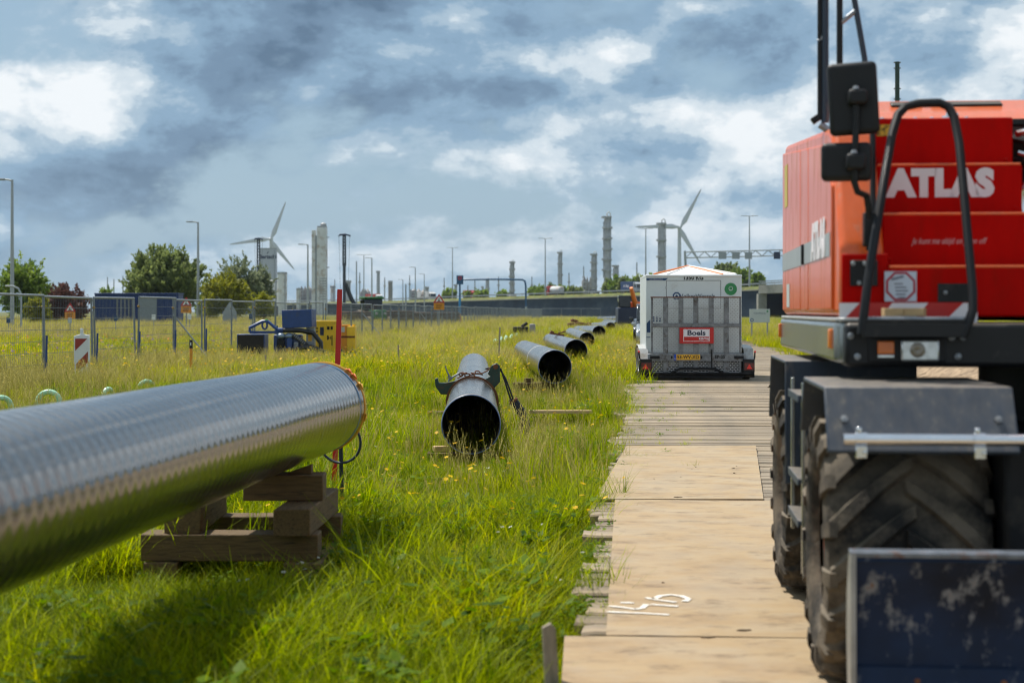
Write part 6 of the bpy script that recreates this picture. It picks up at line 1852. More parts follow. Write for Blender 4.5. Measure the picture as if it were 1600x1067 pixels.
def warn(px, ytop, Y, label, edge=True):
    u_ = Y / FPX; p = at(px, ytop, Y)
    t = thing('warning_sign', label, 'road sign', (p.x, Y, 0), 0, 'roadwork warning signs')
    z = p.z; a = 9 * u_
    MB().prism([(-a, z - 14 * u_), (a, z - 14 * u_), (0, z)], -.02, 0, 'y').build('triangle', redsign, t)
    MB().prism([(-a * .62, z - 12.3 * u_), (a * .62, z - 12.3 * u_), (0, z - 3.6 * u_)], -.028, -.0215, 'y').build('triangle_face', white, t)
    mb = MB(); mb.prism([(-a * .32, z - 12 * u_), (a * .3, z - 12 * u_), (a * .05, z - 9.8 * u_)], -.034, -.029, 'y'); mb.prism([(-a * .12, z - 10.5 * u_), (.0, z - 10.5 * u_), (a * .10, z - 7.0 * u_), (-a * .05, z - 7.0 * u_)], -.034, -.029, 'y'); mb.build('worker_symbol', black, t, smooth=False)
    pl = MB().bb((-8.2 * u_, -.02, z - 25 * u_), (8.2 * u_, 0, z - 14.6 * u_)).build('text_plate', orange_yellow, t)
    for k in range(3): MB().bb((-5 * u_, -.026, z - (18 + 2.2 * k) * u_), ((5 - k) * u_, -.0215, z - (17.2 + 2.2 * k) * u_)).build('text_line', chassis, pl, smooth=False)
    MB().cyl((0, .04, 0), (0, .04, z - .1), .035, seg=8).build('post', galv, t)
warn(109.5, 473, 92, 'roadwork triangle with orange plate left of the blue shed')
warn(291, 464, 92, 'roadwork triangle with orange plate right of the blue shed')
warn(686, 459, 105, 'roadwork triangle with orange plate beyond the receding fence')
for i, (px2, yy, lb, m) in enumerate(((13, 500, 'small blue marker plate by left picture edge', bluelogo), (109, 500, 'small pale marker below the left triangle sign', signgrey), (180.5, 497, 'small blue marker plate before the shed', bluelogo), (240, 495, 'small white marker before grey shed doors', white), (296, 494.5, 'small white marker below the right triangle sign', white), (392, 494, 'small blue marker plate behind pump frame', bluelogo))):
    Y = 88; p = at(px2, yy, Y); t = thing('route_marker', lb, 'marker', (p.x, Y, 0), 0, 'small markers along the road beyond the fence')
    MB().cyl((0, .03, 0), (0, .03, p.z), .025, seg=6).build('post', galv, t); MB().bb((-.10, -.01, p.z - .16), (.10, .01, p.z + .12)).build('plate', m, t, bevel=.004)
# grey arch at far left, stop mirror sign
o = MB().tube([(-.9, 0, 0), (-.9, 0, 2.6), (-.75, 0, 2.95), (-.4, 0, 3.1), (0, 0, 3.1)], .06, 8).build('steel_arch', poleg); p = at(10, 480, 96); o.location = (p.x - .05, 96, 0); o.rotation_euler = (0, 0, math.pi); tag(o, 'grey bent steel arch at left picture edge', 'arch')
p = at(359, 478, 150); t = thing('grey_marker_sign', 'grey pointed sign in front of yellow green bushes', 'road sign', (p.x, 150, 0)); MB().prism([(-.7, .4), (.7, .4), (.6, 1.6), (0, 2.5), (-.6, 1.6)], -.03, .03, 'y').build('panel', fargrey, t); MB().cyl((0, .06, 0), (0, .06, 1.5), .05, seg=6).build('post', galv, t)

# ------------------------------------------------------------------ tractor beyond the fence
tc_ = thing('tractor', 'green tractor with cab and dusty loads behind the fence', 'tractor', (at(585, 480, 150).x, 150, 0), R(20))
MB().bb((-.55, -2.2, .9), (.55, .2, 1.75)).build('bonnet', tractorgreen, tc_, bevel=.12)
MB().bb((-.85, .2, 1.2), (.85, 1.9, 2.75)).build('cab_glass', darkglass, tc_, bevel=.1)
MB().bb((-.95, .1, 2.75), (.95, 2.0, 2.95)).build('cab_roof', tractorgreen, tc_, bevel=.08)
for s in (-1, 1):
    MB().lathe([(.35, -.25), (.8, -.26), (.88, -.2), (.88, .2), (.8, .26), (.35, .25)], (s * 1.05, 1.2, .88), (1, 0, 0), 22).build('rear_wheel', rubber, tc_)
    MB().lathe([(.25, -.2), (.5, -.2), (.58, -.15), (.58, .15), (.5, .2), (.25, .2)], (s * .95, -1.6, .58), (1, 0, 0), 18).build('front_wheel', rubber, tc_)
    MB().bb((s * .4 - .12, -2.24, 1.35), (s * .4 + .12, -2.19, 1.55)).build('headlight', glasslens, tc_)
for i, (px2, w_, hh_, lb) in enumerate(((556, 3.2, 1.7, 'dusty brown bale load left of tractor'), (626, 2.6, 1.8, 'dusty brown load right of tractor'), (682, 4.2, 1.6, 'dark flat wagon load behind the fence'))):
    t = thing('wagon', lb, 'wagon', (at(px2, 480, 150).x, 150, 0), 0, 'farm wagons behind the fence')
    MB().bb((-w_ / 2, -1, .6), (w_ / 2, 1, .6 + hh_ * .6)).build('load', M('load_%d' % i, (.12, .085, .06), .9, var=.4, scale=2, bump=.8, bscale=4), t, bevel=.1)
    for s in (-1, 1): MB().cyl((s * w_ * .3, -1.1, .4), (s * w_ * .3, -.9, .4), .4, seg=14).build('wheel', rubber, t)

# ------------------------------------------------------------------ trees
def leaf_mat(name, c0, c1, trans=0.35):
    m, N, L, p = nodes_of(name)
    at_ = N.new('ShaderNodeAttribute'); at_.attribute_name = 'tone'
    c = ramp_node(N, L, at_.outputs['Fac'], [(0.0, c0), (1.0, c1)])
    L.new(c, p.inputs['Base Color']); p.inputs['Roughness'].default_value = 0.55
    tr = N.new('ShaderNodeBsdfTranslucent'); L.new(c, tr.inputs['Color'])
    mx = N.new('ShaderNodeMixShader'); mx.inputs[0].default_value = trans
    L.new(p.outputs[0], mx.inputs[1]); L.new(tr.outputs[0], mx.inputs[2]); L.new(mx.outputs[0], N['Material Output'].inputs['Surface'])
    return m
lf_dark = leaf_mat('leaf_dark_green', (0.12, 0.165, 0.040), (0.29, 0.34, 0.11), .55)
lf_green = leaf_mat('leaf_green', (0.11, 0.19, 0.018), (0.29, 0.38, 0.055), .55)
lf_yell = leaf_mat('leaf_yellow_green', (0.19, 0.205, 0.008), (0.38, 0.37, 0.03), .5)
lf_grey = leaf_mat('leaf_grey_green', (0.15, 0.185, 0.095), (0.30, 0.335, 0.19), .5)
lf_red = leaf_mat('leaf_copper', (0.085, 0.035, 0.028), (0.19, 0.085, 0.065), .45)
bark = M('bark', (0.09, 0.07, 0.05), 0.9, var=0.3, bump=0.6, bscale=8)
def shoot_cloud(W, H, base, n, size, upright, seed, lean=0.0, length=.16):
    """Leaves strung along shoots that leave an uneven crown envelope."""
    rng = np.random.default_rng(seed)
    per = 26; ns = max(24, n // per)
    az = rng.uniform(0, 2 * np.pi, ns); el = np.arcsin(rng.uniform(-.75, 1, ns))
    lump = 1 + .16 * np.sin(3 * az + seed) * np.cos(2 * el) + .12 * np.sin(5 * az + 2 * seed + 3 * el) + .09 * rng.normal(size=ns)
    d = np.stack([np.cos(az) * np.cos(el), np.sin(az) * np.cos(el), np.sin(el)], 1)
    hc, hr = H * (base + (1 - base) * .50), H * (1 - base) * .50
    depth = rng.uniform(.25, .86, ns) ** .55
    S = d * np.array([W / 2, W / 2, hr]) * (lump * depth)[:, None] * .92 + np.array([0, 0, hc])
    dr = d * .75 + rng.normal(size=(ns, 3)) * .38 + np.array([0, 0, 1.0]) * upright
    dr /= np.linalg.norm(dr, axis=1)[:, None]
    Ls = max(W, H) * length * rng.uniform(.55, 1.3, ns)
    idx = np.repeat(np.arange(ns), per); t = rng.uniform(0, 1, ns * per)
    m = ns * per
    P = S[idx] + dr[idx] * (Ls[idx] * t)[:, None] + rng.normal(size=(m, 3)) * (size * .55 * (1.15 - t))[:, None]
    P[:, 0] += lean * P[:, 2]; P[:, 2] = np.maximum(P[:, 2], .08)
    v = dr[idx] + rng.normal(size=(m, 3)) * .55; v /= np.linalg.norm(v, axis=1)[:, None]
    u = np.cross(v, rng.normal(size=(m, 3))); u /= np.linalg.norm(u, axis=1)[:, None] + 1e-9
    s_ = size * rng.uniform(.55, 1.3, m) * (1.1 - .45 * t)
    u *= (s_ * .34)[:, None]; v = v * (s_ * .72)[:, None]
    V = np.stack([P - v, P + u, P + v, P - u], 1).reshape(-1, 3)
    tone = np.clip(.38 + .30 * t + .20 * rng.normal(size=ns)[idx] + .10 * rng.normal(size=m), 0, 1)
    return V, np.arange(4 * m).reshape(-1, 4), np.repeat(tone, 4), S
def quick_mesh(name, V, F, tone, mat, parent=None):
    me = bpy.data.meshes.new(name)
    n = len(V); m = len(F)
    me.vertices.add(n); me.vertices.foreach_set('co', np.asarray(V, np.float32).ravel())
    k = F.shape[1]
    me.loops.add(m * k); me.loops.foreach_set('vertex_index', F.astype(np.int32).ravel())
    me.polygons.add(m); me.polygons.foreach_set('loop_start', np.arange(0, m * k, k, dtype=np.int32))
    me.update(calc_edges=True)
    if tone is not None:
        a = me.attributes.new('tone', 'FLOAT', 'POINT'); a.data.foreach_set('value', np.asarray(tone, np.float32))
    me.materials.append(mat)
    o = bpy.data.objects.new(name, me); 
    if parent is not False:
        COL.objects.link(o); o.parent = parent
    return o
def tree(label, px, ytop, wpx, Y, mat, n=5000, size=.3, upright=.2, base=.15, zb=0.0, seed=1, name='tree', group=None, cat='tree', lean=0.0, shape='round'):
    top = at(px, ytop, Y); W = wpx / FPX * Y; H = top.z - zb
    t = thing(name, label, cat, (top.x, Y, zb), 0, group)
    rng = np.random.default_rng(seed)
    V, F, T, S = shoot_cloud(W, H, base, int(n * 1.5), size, upright, seed, lean)
    C = [tuple(x) for x in S[:14]]
    quick_mesh('crown', V, F, T, mat, t)
    mb = MB()
    r0 = max(.08, W * .025)
    mb.tube([(0, 0, -.1), (lean * H * .3, 0, H * .35), (lean * H * .7, .1, H * .75)], [r0, r0 * .75, r0 * .3], 7)
    for c in C[:9]: mb.tube([(lean * H * .25, 0, H * .28), (c[0] * .5, c[1] * .5, c[2] * .7), c], [r0 * .5, r0 * .3, r0 * .1], 5)
    mb.build('trunk', bark, t)
    return t
GT = 'trees along the road beyond the fence'
tree('green tree beside tall street lamp at left picture edge', 36, 408, 70, 160, lf_green, 5200, .34, .1, .06, seed=2, group=GT)
tree('copper leaved bush left of the blue shed', 106, 446, 66, 165, lf_red, 4200, .30, .2, .02, seed=3, group=GT)
tree('grey green feathery bush behind copper bush', 84, 447, 40, 190, lf_grey, 2600, .30, .5, .02, seed=4, group=GT)
tree('small green tree poking above the blue shed', 165, 446, 22, 200, lf_green, 1600, .3, .2, .05, seed=5, group=GT)
tree('large dark green willow beside the grey street lamp', 256, 393, 118, 190, lf_dark, 15000, .46, .8, .04, seed=6, group=GT, lean=.02)
tree('yellow green bush between willow and tall tree', 352, 428, 76, 178, lf_yell, 5600, .32, .2, .02, seed=7, group=GT)
tree('grey green tree behind yellow green bush', 374, 401, 68, 215, lf_grey, 5200, .36, .2, .05, seed=8, group=GT)
tree('grey green tree in front of the silo building', 408, 418, 36, 220, lf_grey, 3000, .34, .2, .05, seed=9, group=GT)
tree('low yellow green bush before the domed tank', 412, 456, 30, 175, lf_yell, 1800, .28, .2, .02, seed=10, group=GT)
tree('low green bush under the copper bush', 60, 462, 36, 150, lf_yell, 1800, .28, .2, .02, seed=11, group=GT)
tree('low dark bush right of the willow', 322, 458, 30, 182, lf_green, 1800, .30, .2, .02, seed=12, group=GT)
GH = 'bushes along the motorway'
rnd = random.Random(5)
hedge = [(862, 446, 18), (880, 448, 18), (898, 448, 20), (856, 452, 12), (951, 437, 16), (963, 433, 18), (976, 432, 18), (990, 431, 18), (1003, 430, 18), (1016, 431, 18), (1030, 430, 18)]
names = ['bush right of double armed lamp', 'bush right of slender refinery column', 'bush left of blue lorry', 'low bush under double armed lamp', 'first dense bush right of the blue lorry', 'second dense bush right of the blue lorry', 'third dense bush right of the blue lorry', 'fourth dense bush right of the blue lorry', 'fifth dense bush right of the blue lorry', 'sixth dense bush right of blue lorry, hidden by cabin', 'seventh dense bush right of blue lorry, hidden by cabin']
for i, ((px2, yt, w_), nm) in enumerate(zip(hedge, names)):
    q = hw(px2); tree('green motorway ' + nm, px2, yt, w_ * 1.25, q.y + 36, lf_green if i % 2 else lf_dark, 1100, .8, .3, .0, q.z - 1.5, 30 + i, 'bush', GH, 'bush')
for i, (px2, yt, w_, nm) in enumerate(((1138, 407, 36, 'round tree right of the cabin roof'), (1160, 419, 34, 'tree beside the gantry lamp'), (1122, 418, 16, 'small tree just above the cabin roof'), (1184, 427, 16, 'small tree before the bridge'), (1100, 426, 26, 'tree hidden behind the cabin roof'))):
    q = hw(px2); tree('green motorway ' + nm, px2, yt, w_ * 1.1, q.y + 34, lf_green if i % 2 else lf_dark, 2000, .8, .2, .0, q.z - 1, 50 + i, 'tree', 'trees along the motorway')
for i, (px2, yt, w_, nm) in enumerate(((702, 451, 16, 'bush left of the portal leg'), (732, 457, 12, 'bush right of the portal leg'), (752, 454, 22, 'wide low bush under portal beam'), (785, 456, 14, 'low bush left of tanker'), (835, 450, 16, 'bush right of the tanker'), (846, 449, 16, 'bush left of double armed lamp'))):
    q = hw(px2); tree('green motorway ' + nm, px2, yt, w_ * 1.2, q.y + 36, lf_green, 900, .9, .2, .0, q.z - 1, 60 + i, 'bush', GH, 'bush')

# ------------------------------------------------------------------ grass
SRC = bpy.data.collections.new('grass_sources')       # never linked to the scene: only instanced
def blades(rng, n, rad, hmin, hmax, width, bend, segs=3, up=1.0):
    V, F, T = [], [], []
    for i in range(n):
        a = rng.uniform(0, 2 * math.pi); r = rad * math.sqrt(rng.uniform())
        base = np.array([math.cos(a) * r, math.sin(a) * r, 0])
        h = rng.uniform(hmin, hmax); az = rng.uniform(0, 2 * math.pi)
        d = np.array([math.cos(az), math.sin(az), 0]); b = bend * rng.uniform(.25, 1.2) * h
        sd = np.array([-d[1], d[0], 0]); tw = rng.uniform(-.5, .5); sd = sd * math.cos(tw) + d * math.sin(tw)
        w = width * rng.uniform(.6, 1.3); t = rng.uniform()
        k0 = len(V)
        for s in range(segs + 1):
            f = s / segs
            c = base + d * b * f * f + np.array([0, 0, h * (f - .18 * bend * f * f)])
            ww = w * (1 - f ** 1.7) * .5 + .0004
            V += [c - sd * ww, c + sd * ww]; T += [t, t]
        for s in range(segs):
            q = k0 + 2 * s; F.append((q, q + 1, q + 3, q + 2))
    return V, F, T
def src(name, V, F, T, mat):
    o = quick_mesh(name, np.array(V), np.array(F), T, mat, False); SRC.objects.link(o); return o
def stalks(rng, n, rad, hmin, hmax, head=True):
    V, F, T = [], [], []
    for i in range(n):
        a = rng.uniform(0, 6.28); r = rad * math.sqrt(rng.uniform()); x, y = math.cos(a) * r, math.sin(a) * r
        h = rng.uniform(hmin, hmax); az = rng.uniform(0, 6.28); lx, ly = math.cos(az) * h * .18, math.sin(az) * h * .18
        t = rng.uniform(); w = .0016
        for (ux, uy) in ((1, 0), (0, 1)):
            k = len(V)
            for f in (0, .5, 1):
                c = np.array([x + lx * f * f, y + ly * f * f, h * f]); V += [c - np.array([ux, uy, 0]) * w, c + np.array([ux, uy, 0]) * w]; T += [t, t]
            F += [(k, k + 1, k + 3, k + 2), (k + 2, k + 3, k + 5, k + 4)]
        if head:
            for j in range(7):
                f = .80 + .035 * j; c = np.array([x + lx * f * f, y + ly * f * f, h * f]); aa = rng.uniform(0, 6.28); L_ = .020 * (1.3 - j * .08)
                d = np.array([math.cos(aa) * .6, math.sin(aa) * .6, .8]) * L_; s_ = np.array([-math.sin(aa), math.cos(aa), 0]) * .004
                k = len(V); V += [c, c + d * .5 - s_, c + d, c + d * .5 + s_]; T += [t] * 4; F.append((k, k + 1, k + 2, k + 3))
    return V, F, T
def broad(rng, n, rad):
    V, F, T = [], [], []
    for i in range(n):
        a = rng.uniform(0, 6.28); r = rad * math.sqrt(rng.uniform()); c = np.array([math.cos(a) * r, math.sin(a) * r, rng.uniform(.03, .22)])
        az = rng.uniform(0, 6.28); L_ = rng.uniform(.03, .075); d = np.array([math.cos(az), math.sin(az), rng.uniform(-.2, .6)]) * L_; s_ = np.array([-math.sin(az), math.cos(az), rng.uniform(-.3, .3)]) * L_ * .32
        k = len(V); V += [c, c + d * .5 - s_, c + d, c + d * .5 + s_]; T += [rng.uniform()] * 4; F.append((k, k + 1, k + 2, k + 3))
    return V, F, T
def flower(rng, n, rad, h0, h1, r0):
    V, F, T = [], [], []
    for i in range(n):
        a = rng.uniform(0, 6.28); r = rad * math.sqrt(rng.uniform()); x, y = math.cos(a) * r, math.sin(a) * r; h = rng.uniform(h0, h1); t = rng.uniform()
        tl = rng.uniform(-.5, .5, 2); R_ = r0 * rng.uniform(.7, 1.25)
        for q in range(6):
            a0 = q * math.pi / 3 + rng.uniform(-.1, .1); k = len(V)
            def pt(rad_, an, dz): 
                px_, py_ = math.cos(an) * rad_, math.sin(an) * rad_
                return np.array([x + px_, y + py_, h + dz + px_ * tl[0] + py_ * tl[1]])
            V += [pt(0, a0, 0), pt(R_ * .7, a0 - .45, .004), pt(R_, a0, .002), pt(R_ * .7, a0 + .45, .004)]; T += [t] * 4; F.append((k, k + 1, k + 2, k + 3))
    return V, F, T
rg = np.random.default_rng(11)
names_idx = {}
def reg(name, data, mat):
    names_idx[name] = len(names_idx); src('s%02d_%s' % (names_idx[name], name), *data, mat)
for i in range(4): reg('green%d' % i, blades(rg, 58, .12, .10, .31, .0070, .8), g_green)
for i in range(3): reg('yell%d' % i, blades(rg, 54, .12, .10, .32, .0062, .85), g_yell)
for i in range(2): reg('tall%d' % i, blades(rg, 26, .10, .28, .50, .0075, .6, 4), g_green)
for i in range(3): reg('stalk%d' % i, stalks(rg, 7, .16, .30, .58), g_dry)
for i in range(2): reg('dry%d' % i, blades(rg, 26, .14, .12, .34, .0042, .9), g_dry)
for i in range(2): reg('weed%d' % i, broad(rg, 46, .13), g_leaf)
reg('fyel0', flower(rg, 3, .14, .26, .42, .018), g_fl); reg('fyel1', flower(rg, 5, .20, .26, .45, .015), g_fl)
reg('fora0', flower(rg, 4, .25, .30, .50, .030), g_flo); reg('fpur0', flower(rg, 9, .35, .30, .55, .028), g_flp); reg('fwhi0', flower(rg, 4, .18, .10, .25, .012), g_flw)
for i in range(2): reg('farg%d' % i, blades(rg, 150, .45, .16, .46, .014, .7, 2), g_yell)
for i in range(2): reg('farn%d' % i, blades(rg, 130, .45, .14, .36, .016, .7, 2), g_green)
for i in range(2): reg('fard%d' % i, blades(rg, 120, .45, .25, .60, .012, .7, 2), g_dry)
def fam(p): return [v for k, v in names_idx.items() if k.startswith(p)]
FAM = {p: fam(p) for p in ('green', 'yell', 'tall', 'stalk', 'dry', 'weed', 'fyel', 'fora', 'fpur', 'fwhi', 'farg', 'farn', 'fard')}

# smooth random fields to break up the meadow
_ph = np.random.default_rng(5).uniform(0, 6.28, (8, 2)); _fr = np.random.default_rng(6).normal(size=(8, 2)) * .55
def field(x, y, s=1.0, o=0):
    r = 0
    for i in range(8): r = r + np.sin((_fr[i, 0] * x + _fr[i, 1] * y) * s + _ph[i, 0] + o)
    return r / 4.0
grass_groups = {}
def add(grp, x, y, z, pick, scl):
    grass_groups.setdefault(grp, []).append(np.stack([x, y, z, pick, scl], 1))
def choose(rng, fams, n):
    ids = np.array(fams); return ids[rng.integers(0, len(ids), n)]
def scatter(Y0, Y1, dens, seed, xlim=lambda Y: (-.335 * Y - 1.6, None)):
    rng = np.random.default_rng(seed)
    # left of the track
    lo = -.335 * Y1 - 1.6; hi = edge(Y1) + .25
    n = int((hi - lo) * (Y1 - Y0) * dens)
    x = rng.uniform(lo, hi, n); y = rng.uniform(Y0, Y1, n)
    ok = (x > -.335 * y - 1.6) & (x < edge(y) + .06 + .12 * rng.normal(size=n) * .6)
    return rng, x[ok], y[ok]
def meadow(Y0, Y1, dens, seed):
    rng, x, y = scatter(Y0, Y1, dens, seed)
    n = len(x)
    f = field(x, y) ; g2 = field(x, y, 2.3, 2.0)
    fence_d = np.abs(x - (FX0 + FSL * (y - 36)) - .3)
    beyond = x < (FX0 + FSL * (y - 36))
    dtrack = edge(y) - x
    u_ = rng.uniform(size=n)
    pick = choose(rng, FAM['green'], n)
    scl = rng.uniform(.75, 1.25, n)
    yl = u_ < np.clip(.36 + .42 * f, .06, .85); pick[yl] = choose(rng, FAM['yell'], yl.sum())
    u2 = rng.uniform(size=n)
    tl = (u2 < .05 + .09 * (g2 > .3)) & (y > 8.5); pick[tl] = choose(rng, FAM['tall'], tl.sum())
    wd = (u2 > .90 - .10 * (g2 < -.3)); pick[wd] = choose(rng, FAM['weed'], wd.sum())
    # dry grass near the fence and beside the track
    pd = np.clip(.50 * np.exp(-(np.maximum(0, fence_d - 1.0) / 2.4) ** 2) + .17 * np.exp(-(dtrack - 1.2) ** 2 / 1.0) * (y > 13) + .04 * (f > .4) + .06 * ((y > 34) & ~beyond), 0, .6)
    u3 = rng.uniform(size=n); dr = u3 < pd
    pick[dr] = np.where(rng.uniform(size=dr.sum()) < .8, choose(rng, FAM['stalk'], dr.sum()), choose(rng, FAM['dry'], dr.sum()))
    dd = (u3 > .86) & (u3 < .94); pick[dd] = choose(rng, FAM['dry'], dd.sum()); scl[dd] *= .72
    near_plate = (edge(y) - x < .30) & (y < 12); scl[near_plate] *= .55
    st = (u3 > .988) & (y > 13); pick[st] = choose(rng, FAM['stalk'], st.sum())
    scl *= np.where(y < 13, 1.12, .92)
    scl *= np.where(fence_d < 2.5, 1.15, 1.0) * np.clip(1 + .28 * g2, .65, 1.6)
    for (cx0, cy0, rx, ry, k_) in ((-.42, 16.2, .55, 1.0, .7), (.65, 22.0, .8, 1.8, .35), (-1.65, 9.1, .95, .75, .55), (-.05, 20.3, .8, 1.0, .42)):
        inside = ((x - cx0) / rx) ** 2 + ((y - cy0) / ry) ** 2 < 1
        scl[inside] *= k_
        sw = inside & np.isin(pick, FAM['stalk'] + FAM['tall']); pick[sw] = FAM['green'][0]
    add('near' if Y1 <= 34 else 'mid', x, y, np.zeros(n), pick, scl)
    # flowers
    m = max(1, int(n * .022)); i = rng.integers(0, n, m)
    keep = (rng.uniform(size=m) < np.where(dtrack[i] < 3.2, .75, .22)) & (y[i] > 11)
    i = i[keep]; add('flower', x[i], y[i], np.zeros(len(i)), choose(rng, FAM['fyel'], len(i)), rng.uniform(.8, 1.25, len(i)))
    i = rng.integers(0, n, max(1, n // 260)); add('flower', x[i], y[i], np.zeros(len(i)), choose(rng, FAM['fwhi'], len(i)), rng.uniform(.8, 1.2, len(i)))
meadow(5.2, 10, 165, 1); meadow(10, 15, 125, 2); meadow(15, 22, 85, 3); meadow(22, 34, 52, 4)
def farmeadow(Y0, Y1, dens, seed, sc):
    rng, x, y = scatter(Y0, Y1, dens, seed)
    # right side of the track too
    lo = edge(Y0) + TW; hi = .335 * Y1 + 2
    nr = int(max(0, hi - lo) * (Y1 - Y0) * dens); xr = rng.uniform(lo, hi, nr); yr = rng.uniform(Y0, Y1, nr)
    ok = (xr > edge(yr) + TW - .1) & (xr < .335 * yr + 2) & ~((np.abs(xr - 9.2) < 2.6) & (np.abs(yr - 30) < 7.5)); x = np.concatenate([x, xr[ok]]); y = np.concatenate([y, yr[ok]])
    n = len(x); f = field(x * .5, y * .35); fence_d = np.abs(x - (FX0 + FSL * (y - 36)) - .3); beyond = x < (FX0 + FSL * (y - 36)) - .5
    u_ = rng.uniform(size=n); pick = choose(rng, FAM['farn'], n)
    a = u_ < np.clip(.5 + .3 * f, .1, .9); pick[a] = choose(rng, FAM['farg'], a.sum())
    pd = np.clip(.22 * np.exp(-(fence_d / 3.0) ** 2) + .03 + .08 * (f > .35) + .34 * (y > 74) * beyond + .08 * (~beyond) * (y > 40), 0, .85)
    d = rng.uniform(size=n) < pd; pick[d] = choose(rng, FAM['fard'], d.sum())
    add('far', x, y, np.zeros(n), pick, sc * rng.uniform(.7, 1.25, n) * np.clip(1 + .35 * field(x, y, 1.6, 3.0), .55, 1.7))
    m = int(n * .42); i = rng.integers(0, n, m); fl = field(x[i] * .6, y[i] * .4, 1.3, 1.0)
    right = x[i] > edge(y[i]) + TW - .2
    k = (rng.uniform(size=m) < np.where(right, 1.0, np.where(beyond[i], .45 + .5 * (fl > .1), .6)))
    i = i[k]; b = beyond[i]; c = choose(rng, FAM['fyel'], len(i)); q = rng.uniform(size=len(i))
    c = np.where(b & (q < .06), FAM['fora'][0], c); c = np.where(b & (q > .95), FAM['fpur'][0], c)
    add('flower', x[i], y[i], np.zeros(len(i)), c, rng.uniform(.9, 1.6, len(i)))
farmeadow(33, 50, 9, 21, 1.0); farmeadow(50, 80, 5, 22, 1.15); farmeadow(80, 130, 2.2, 23, 1.5); farmeadow(130, 230, .9, 24, 1.7)
# finer tufts in front of the fence between 33 and 48 m
meadow(33.5, 47, 22, 6)
# right of the track nearby
rng = np.random.default_rng(77); n = 5200; y = rng.uniform(12, 33, n); x = edge(y) + TW - .1 + rng.uniform(0, 1, n) ** 1.4 * 5; ok = (x < .335 * y + 2) & ~((np.abs(x - 9.2) < 2.2) & (np.abs(y - 30) < 7.0))
x, y = x[ok], y[ok]; add('near', x, y, np.zeros(len(x)), choose(rng, FAM['yell'] + FAM['green'] + FAM['stalk'], len(x)), rng.uniform(.8, 1.2, len(x)))
# weeds sprouting between planks, denser at the left edge, none on the plates
n = 900; y = rng.uniform(14.9, 60, n); off = rng.exponential(.45, n); x = edge(y) + np.minimum(off, TW * rng.uniform(size=n)); keep = rng.uniform(size=n) < .75
x, y = x[keep], y[keep]; add('weeds', x, y, np.full(len(x), TZ - .07), choose(rng, FAM['weed'] + FAM['green'] + FAM['yell'], len(x)), rng.uniform(.25, .55, len(x)))
n = 90; y = rng.uniform(7.7, 11.2, n); x = edge(y) + np.abs(rng.normal(0, .055, n)) - .04
add('weeds', x, y, np.full(n, TZ - .10), choose(rng, FAM['weed'] + FAM['green'], n), rng.uniform(.3, .6, n))

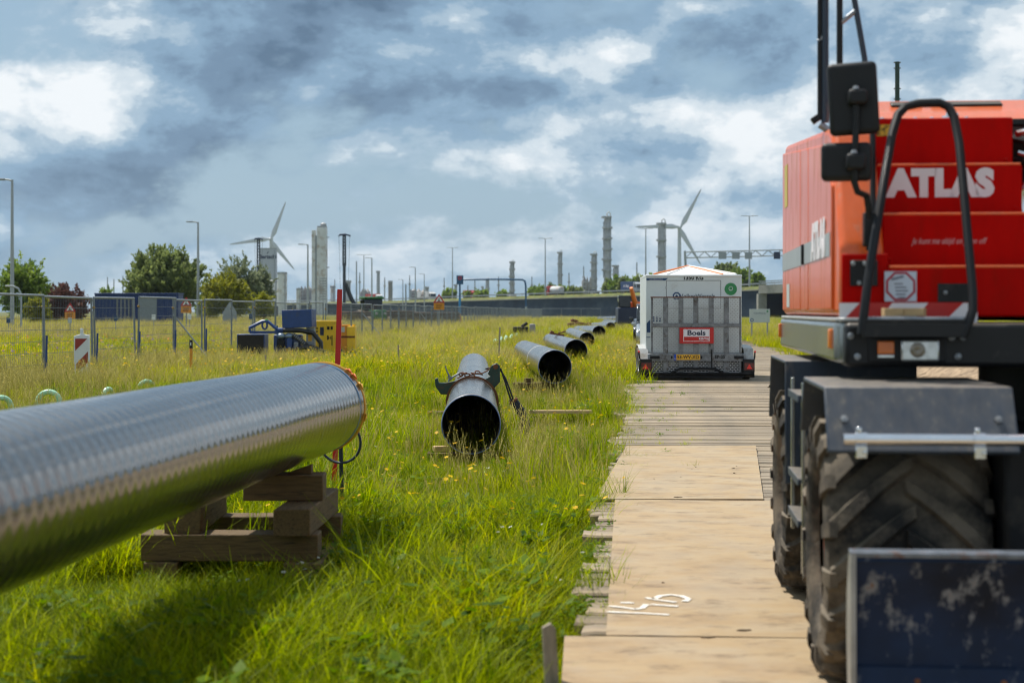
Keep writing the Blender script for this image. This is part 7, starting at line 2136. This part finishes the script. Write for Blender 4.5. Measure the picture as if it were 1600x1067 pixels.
def gn_group():
    ng = bpy.data.node_groups.new('scatter_grass', 'GeometryNodeTree')
    ng.interface.new_socket('Geometry', in_out='INPUT', socket_type='NodeSocketGeometry')
    ng.interface.new_socket('Geometry', in_out='OUTPUT', socket_type='NodeSocketGeometry')
    N, L = ng.nodes, ng.links
    gi, go = N.new('NodeGroupInput'), N.new('NodeGroupOutput')
    iop = N.new('GeometryNodeInstanceOnPoints'); ci = N.new('GeometryNodeCollectionInfo')
    ci.inputs['Collection'].default_value = SRC; ci.inputs['Separate Children'].default_value = True; ci.inputs['Reset Children'].default_value = True
    def attr(nm, ty):
        a = N.new('GeometryNodeInputNamedAttribute'); a.data_type = ty; a.inputs['Name'].default_value = nm; return a.outputs['Attribute']
    iop.inputs['Pick Instance'].default_value = True
    L.new(gi.outputs[0], iop.inputs['Points']); L.new(ci.outputs[0], iop.inputs['Instance'])
    L.new(attr('pick', 'INT'), iop.inputs['Instance Index']); L.new(attr('rot', 'FLOAT_VECTOR'), iop.inputs['Rotation']); L.new(attr('scl', 'FLOAT'), iop.inputs['Scale'])
    L.new(iop.outputs[0], go.inputs[0])
    return ng
NG = gn_group()
GL = {'near': ('meadow_grass', 'lush green grass around the pipes', 'grass'), 'mid': ('fence_grass', 'tall dry grass in front of the fence', 'grass'), 'far': ('far_grass', 'yellow green meadow grass in the distance', 'grass'), 'flower': ('wild_flowers', 'small yellow and orange wild flowers across the meadow', 'flowers'), 'weeds': ('track_weeds', 'weeds sprouting between the track planks', 'weeds')}
for gname, arrs in grass_groups.items():
    A = np.concatenate(arrs); n = len(A)
    me = bpy.data.meshes.new(GL[gname][0]); me.vertices.add(n); me.vertices.foreach_set('co', A[:, :3].astype(np.float32).ravel())
    rr = np.random.default_rng(n); rot = np.stack([rr.normal(0, .09, n), rr.normal(0, .09, n), rr.uniform(0, 6.283, n)], 1)
    a = me.attributes.new('pick', 'INT', 'POINT'); a.data.foreach_set('value', A[:, 3].astype(np.int32))
    a = me.attributes.new('scl', 'FLOAT', 'POINT'); a.data.foreach_set('value', A[:, 4].astype(np.float32))
    a = me.attributes.new('rot', 'FLOAT_VECTOR', 'POINT'); a.data.foreach_set('vector', rot.astype(np.float32).ravel())
    o = bpy.data.objects.new(GL[gname][0], me); COL.objects.link(o)
    md = o.modifiers.new('scatter', 'NODES'); md.node_group = NG
    tag(o, GL[gname][1], GL[gname][2], kind='stuff')

# ------------------------------------------------------------------ air between here and the skyline
hzm = bpy.data.materials.new('haze_air'); hzm.use_nodes = True
hn, hl_ = hzm.node_tree.nodes, hzm.node_tree.links
hn.clear()
pv = hn.new('ShaderNodeVolumePrincipled'); pv.inputs['Color'].default_value = (0.72, 0.86, 1.0, 1); pv.inputs['Density'].default_value = 0.00006; pv.inputs['Anisotropy'].default_value = 0.3
ho = hn.new('ShaderNodeOutputMaterial'); hl_.new(pv.outputs[0], ho.inputs['Volume'])
o = MB().bb((-1510, -40, -1.5), (1510, 2510, 175)).build('haze', hzm, smooth=False)
tag(o, 'thin bluish air over the whole site', 'haze', kind='stuff')
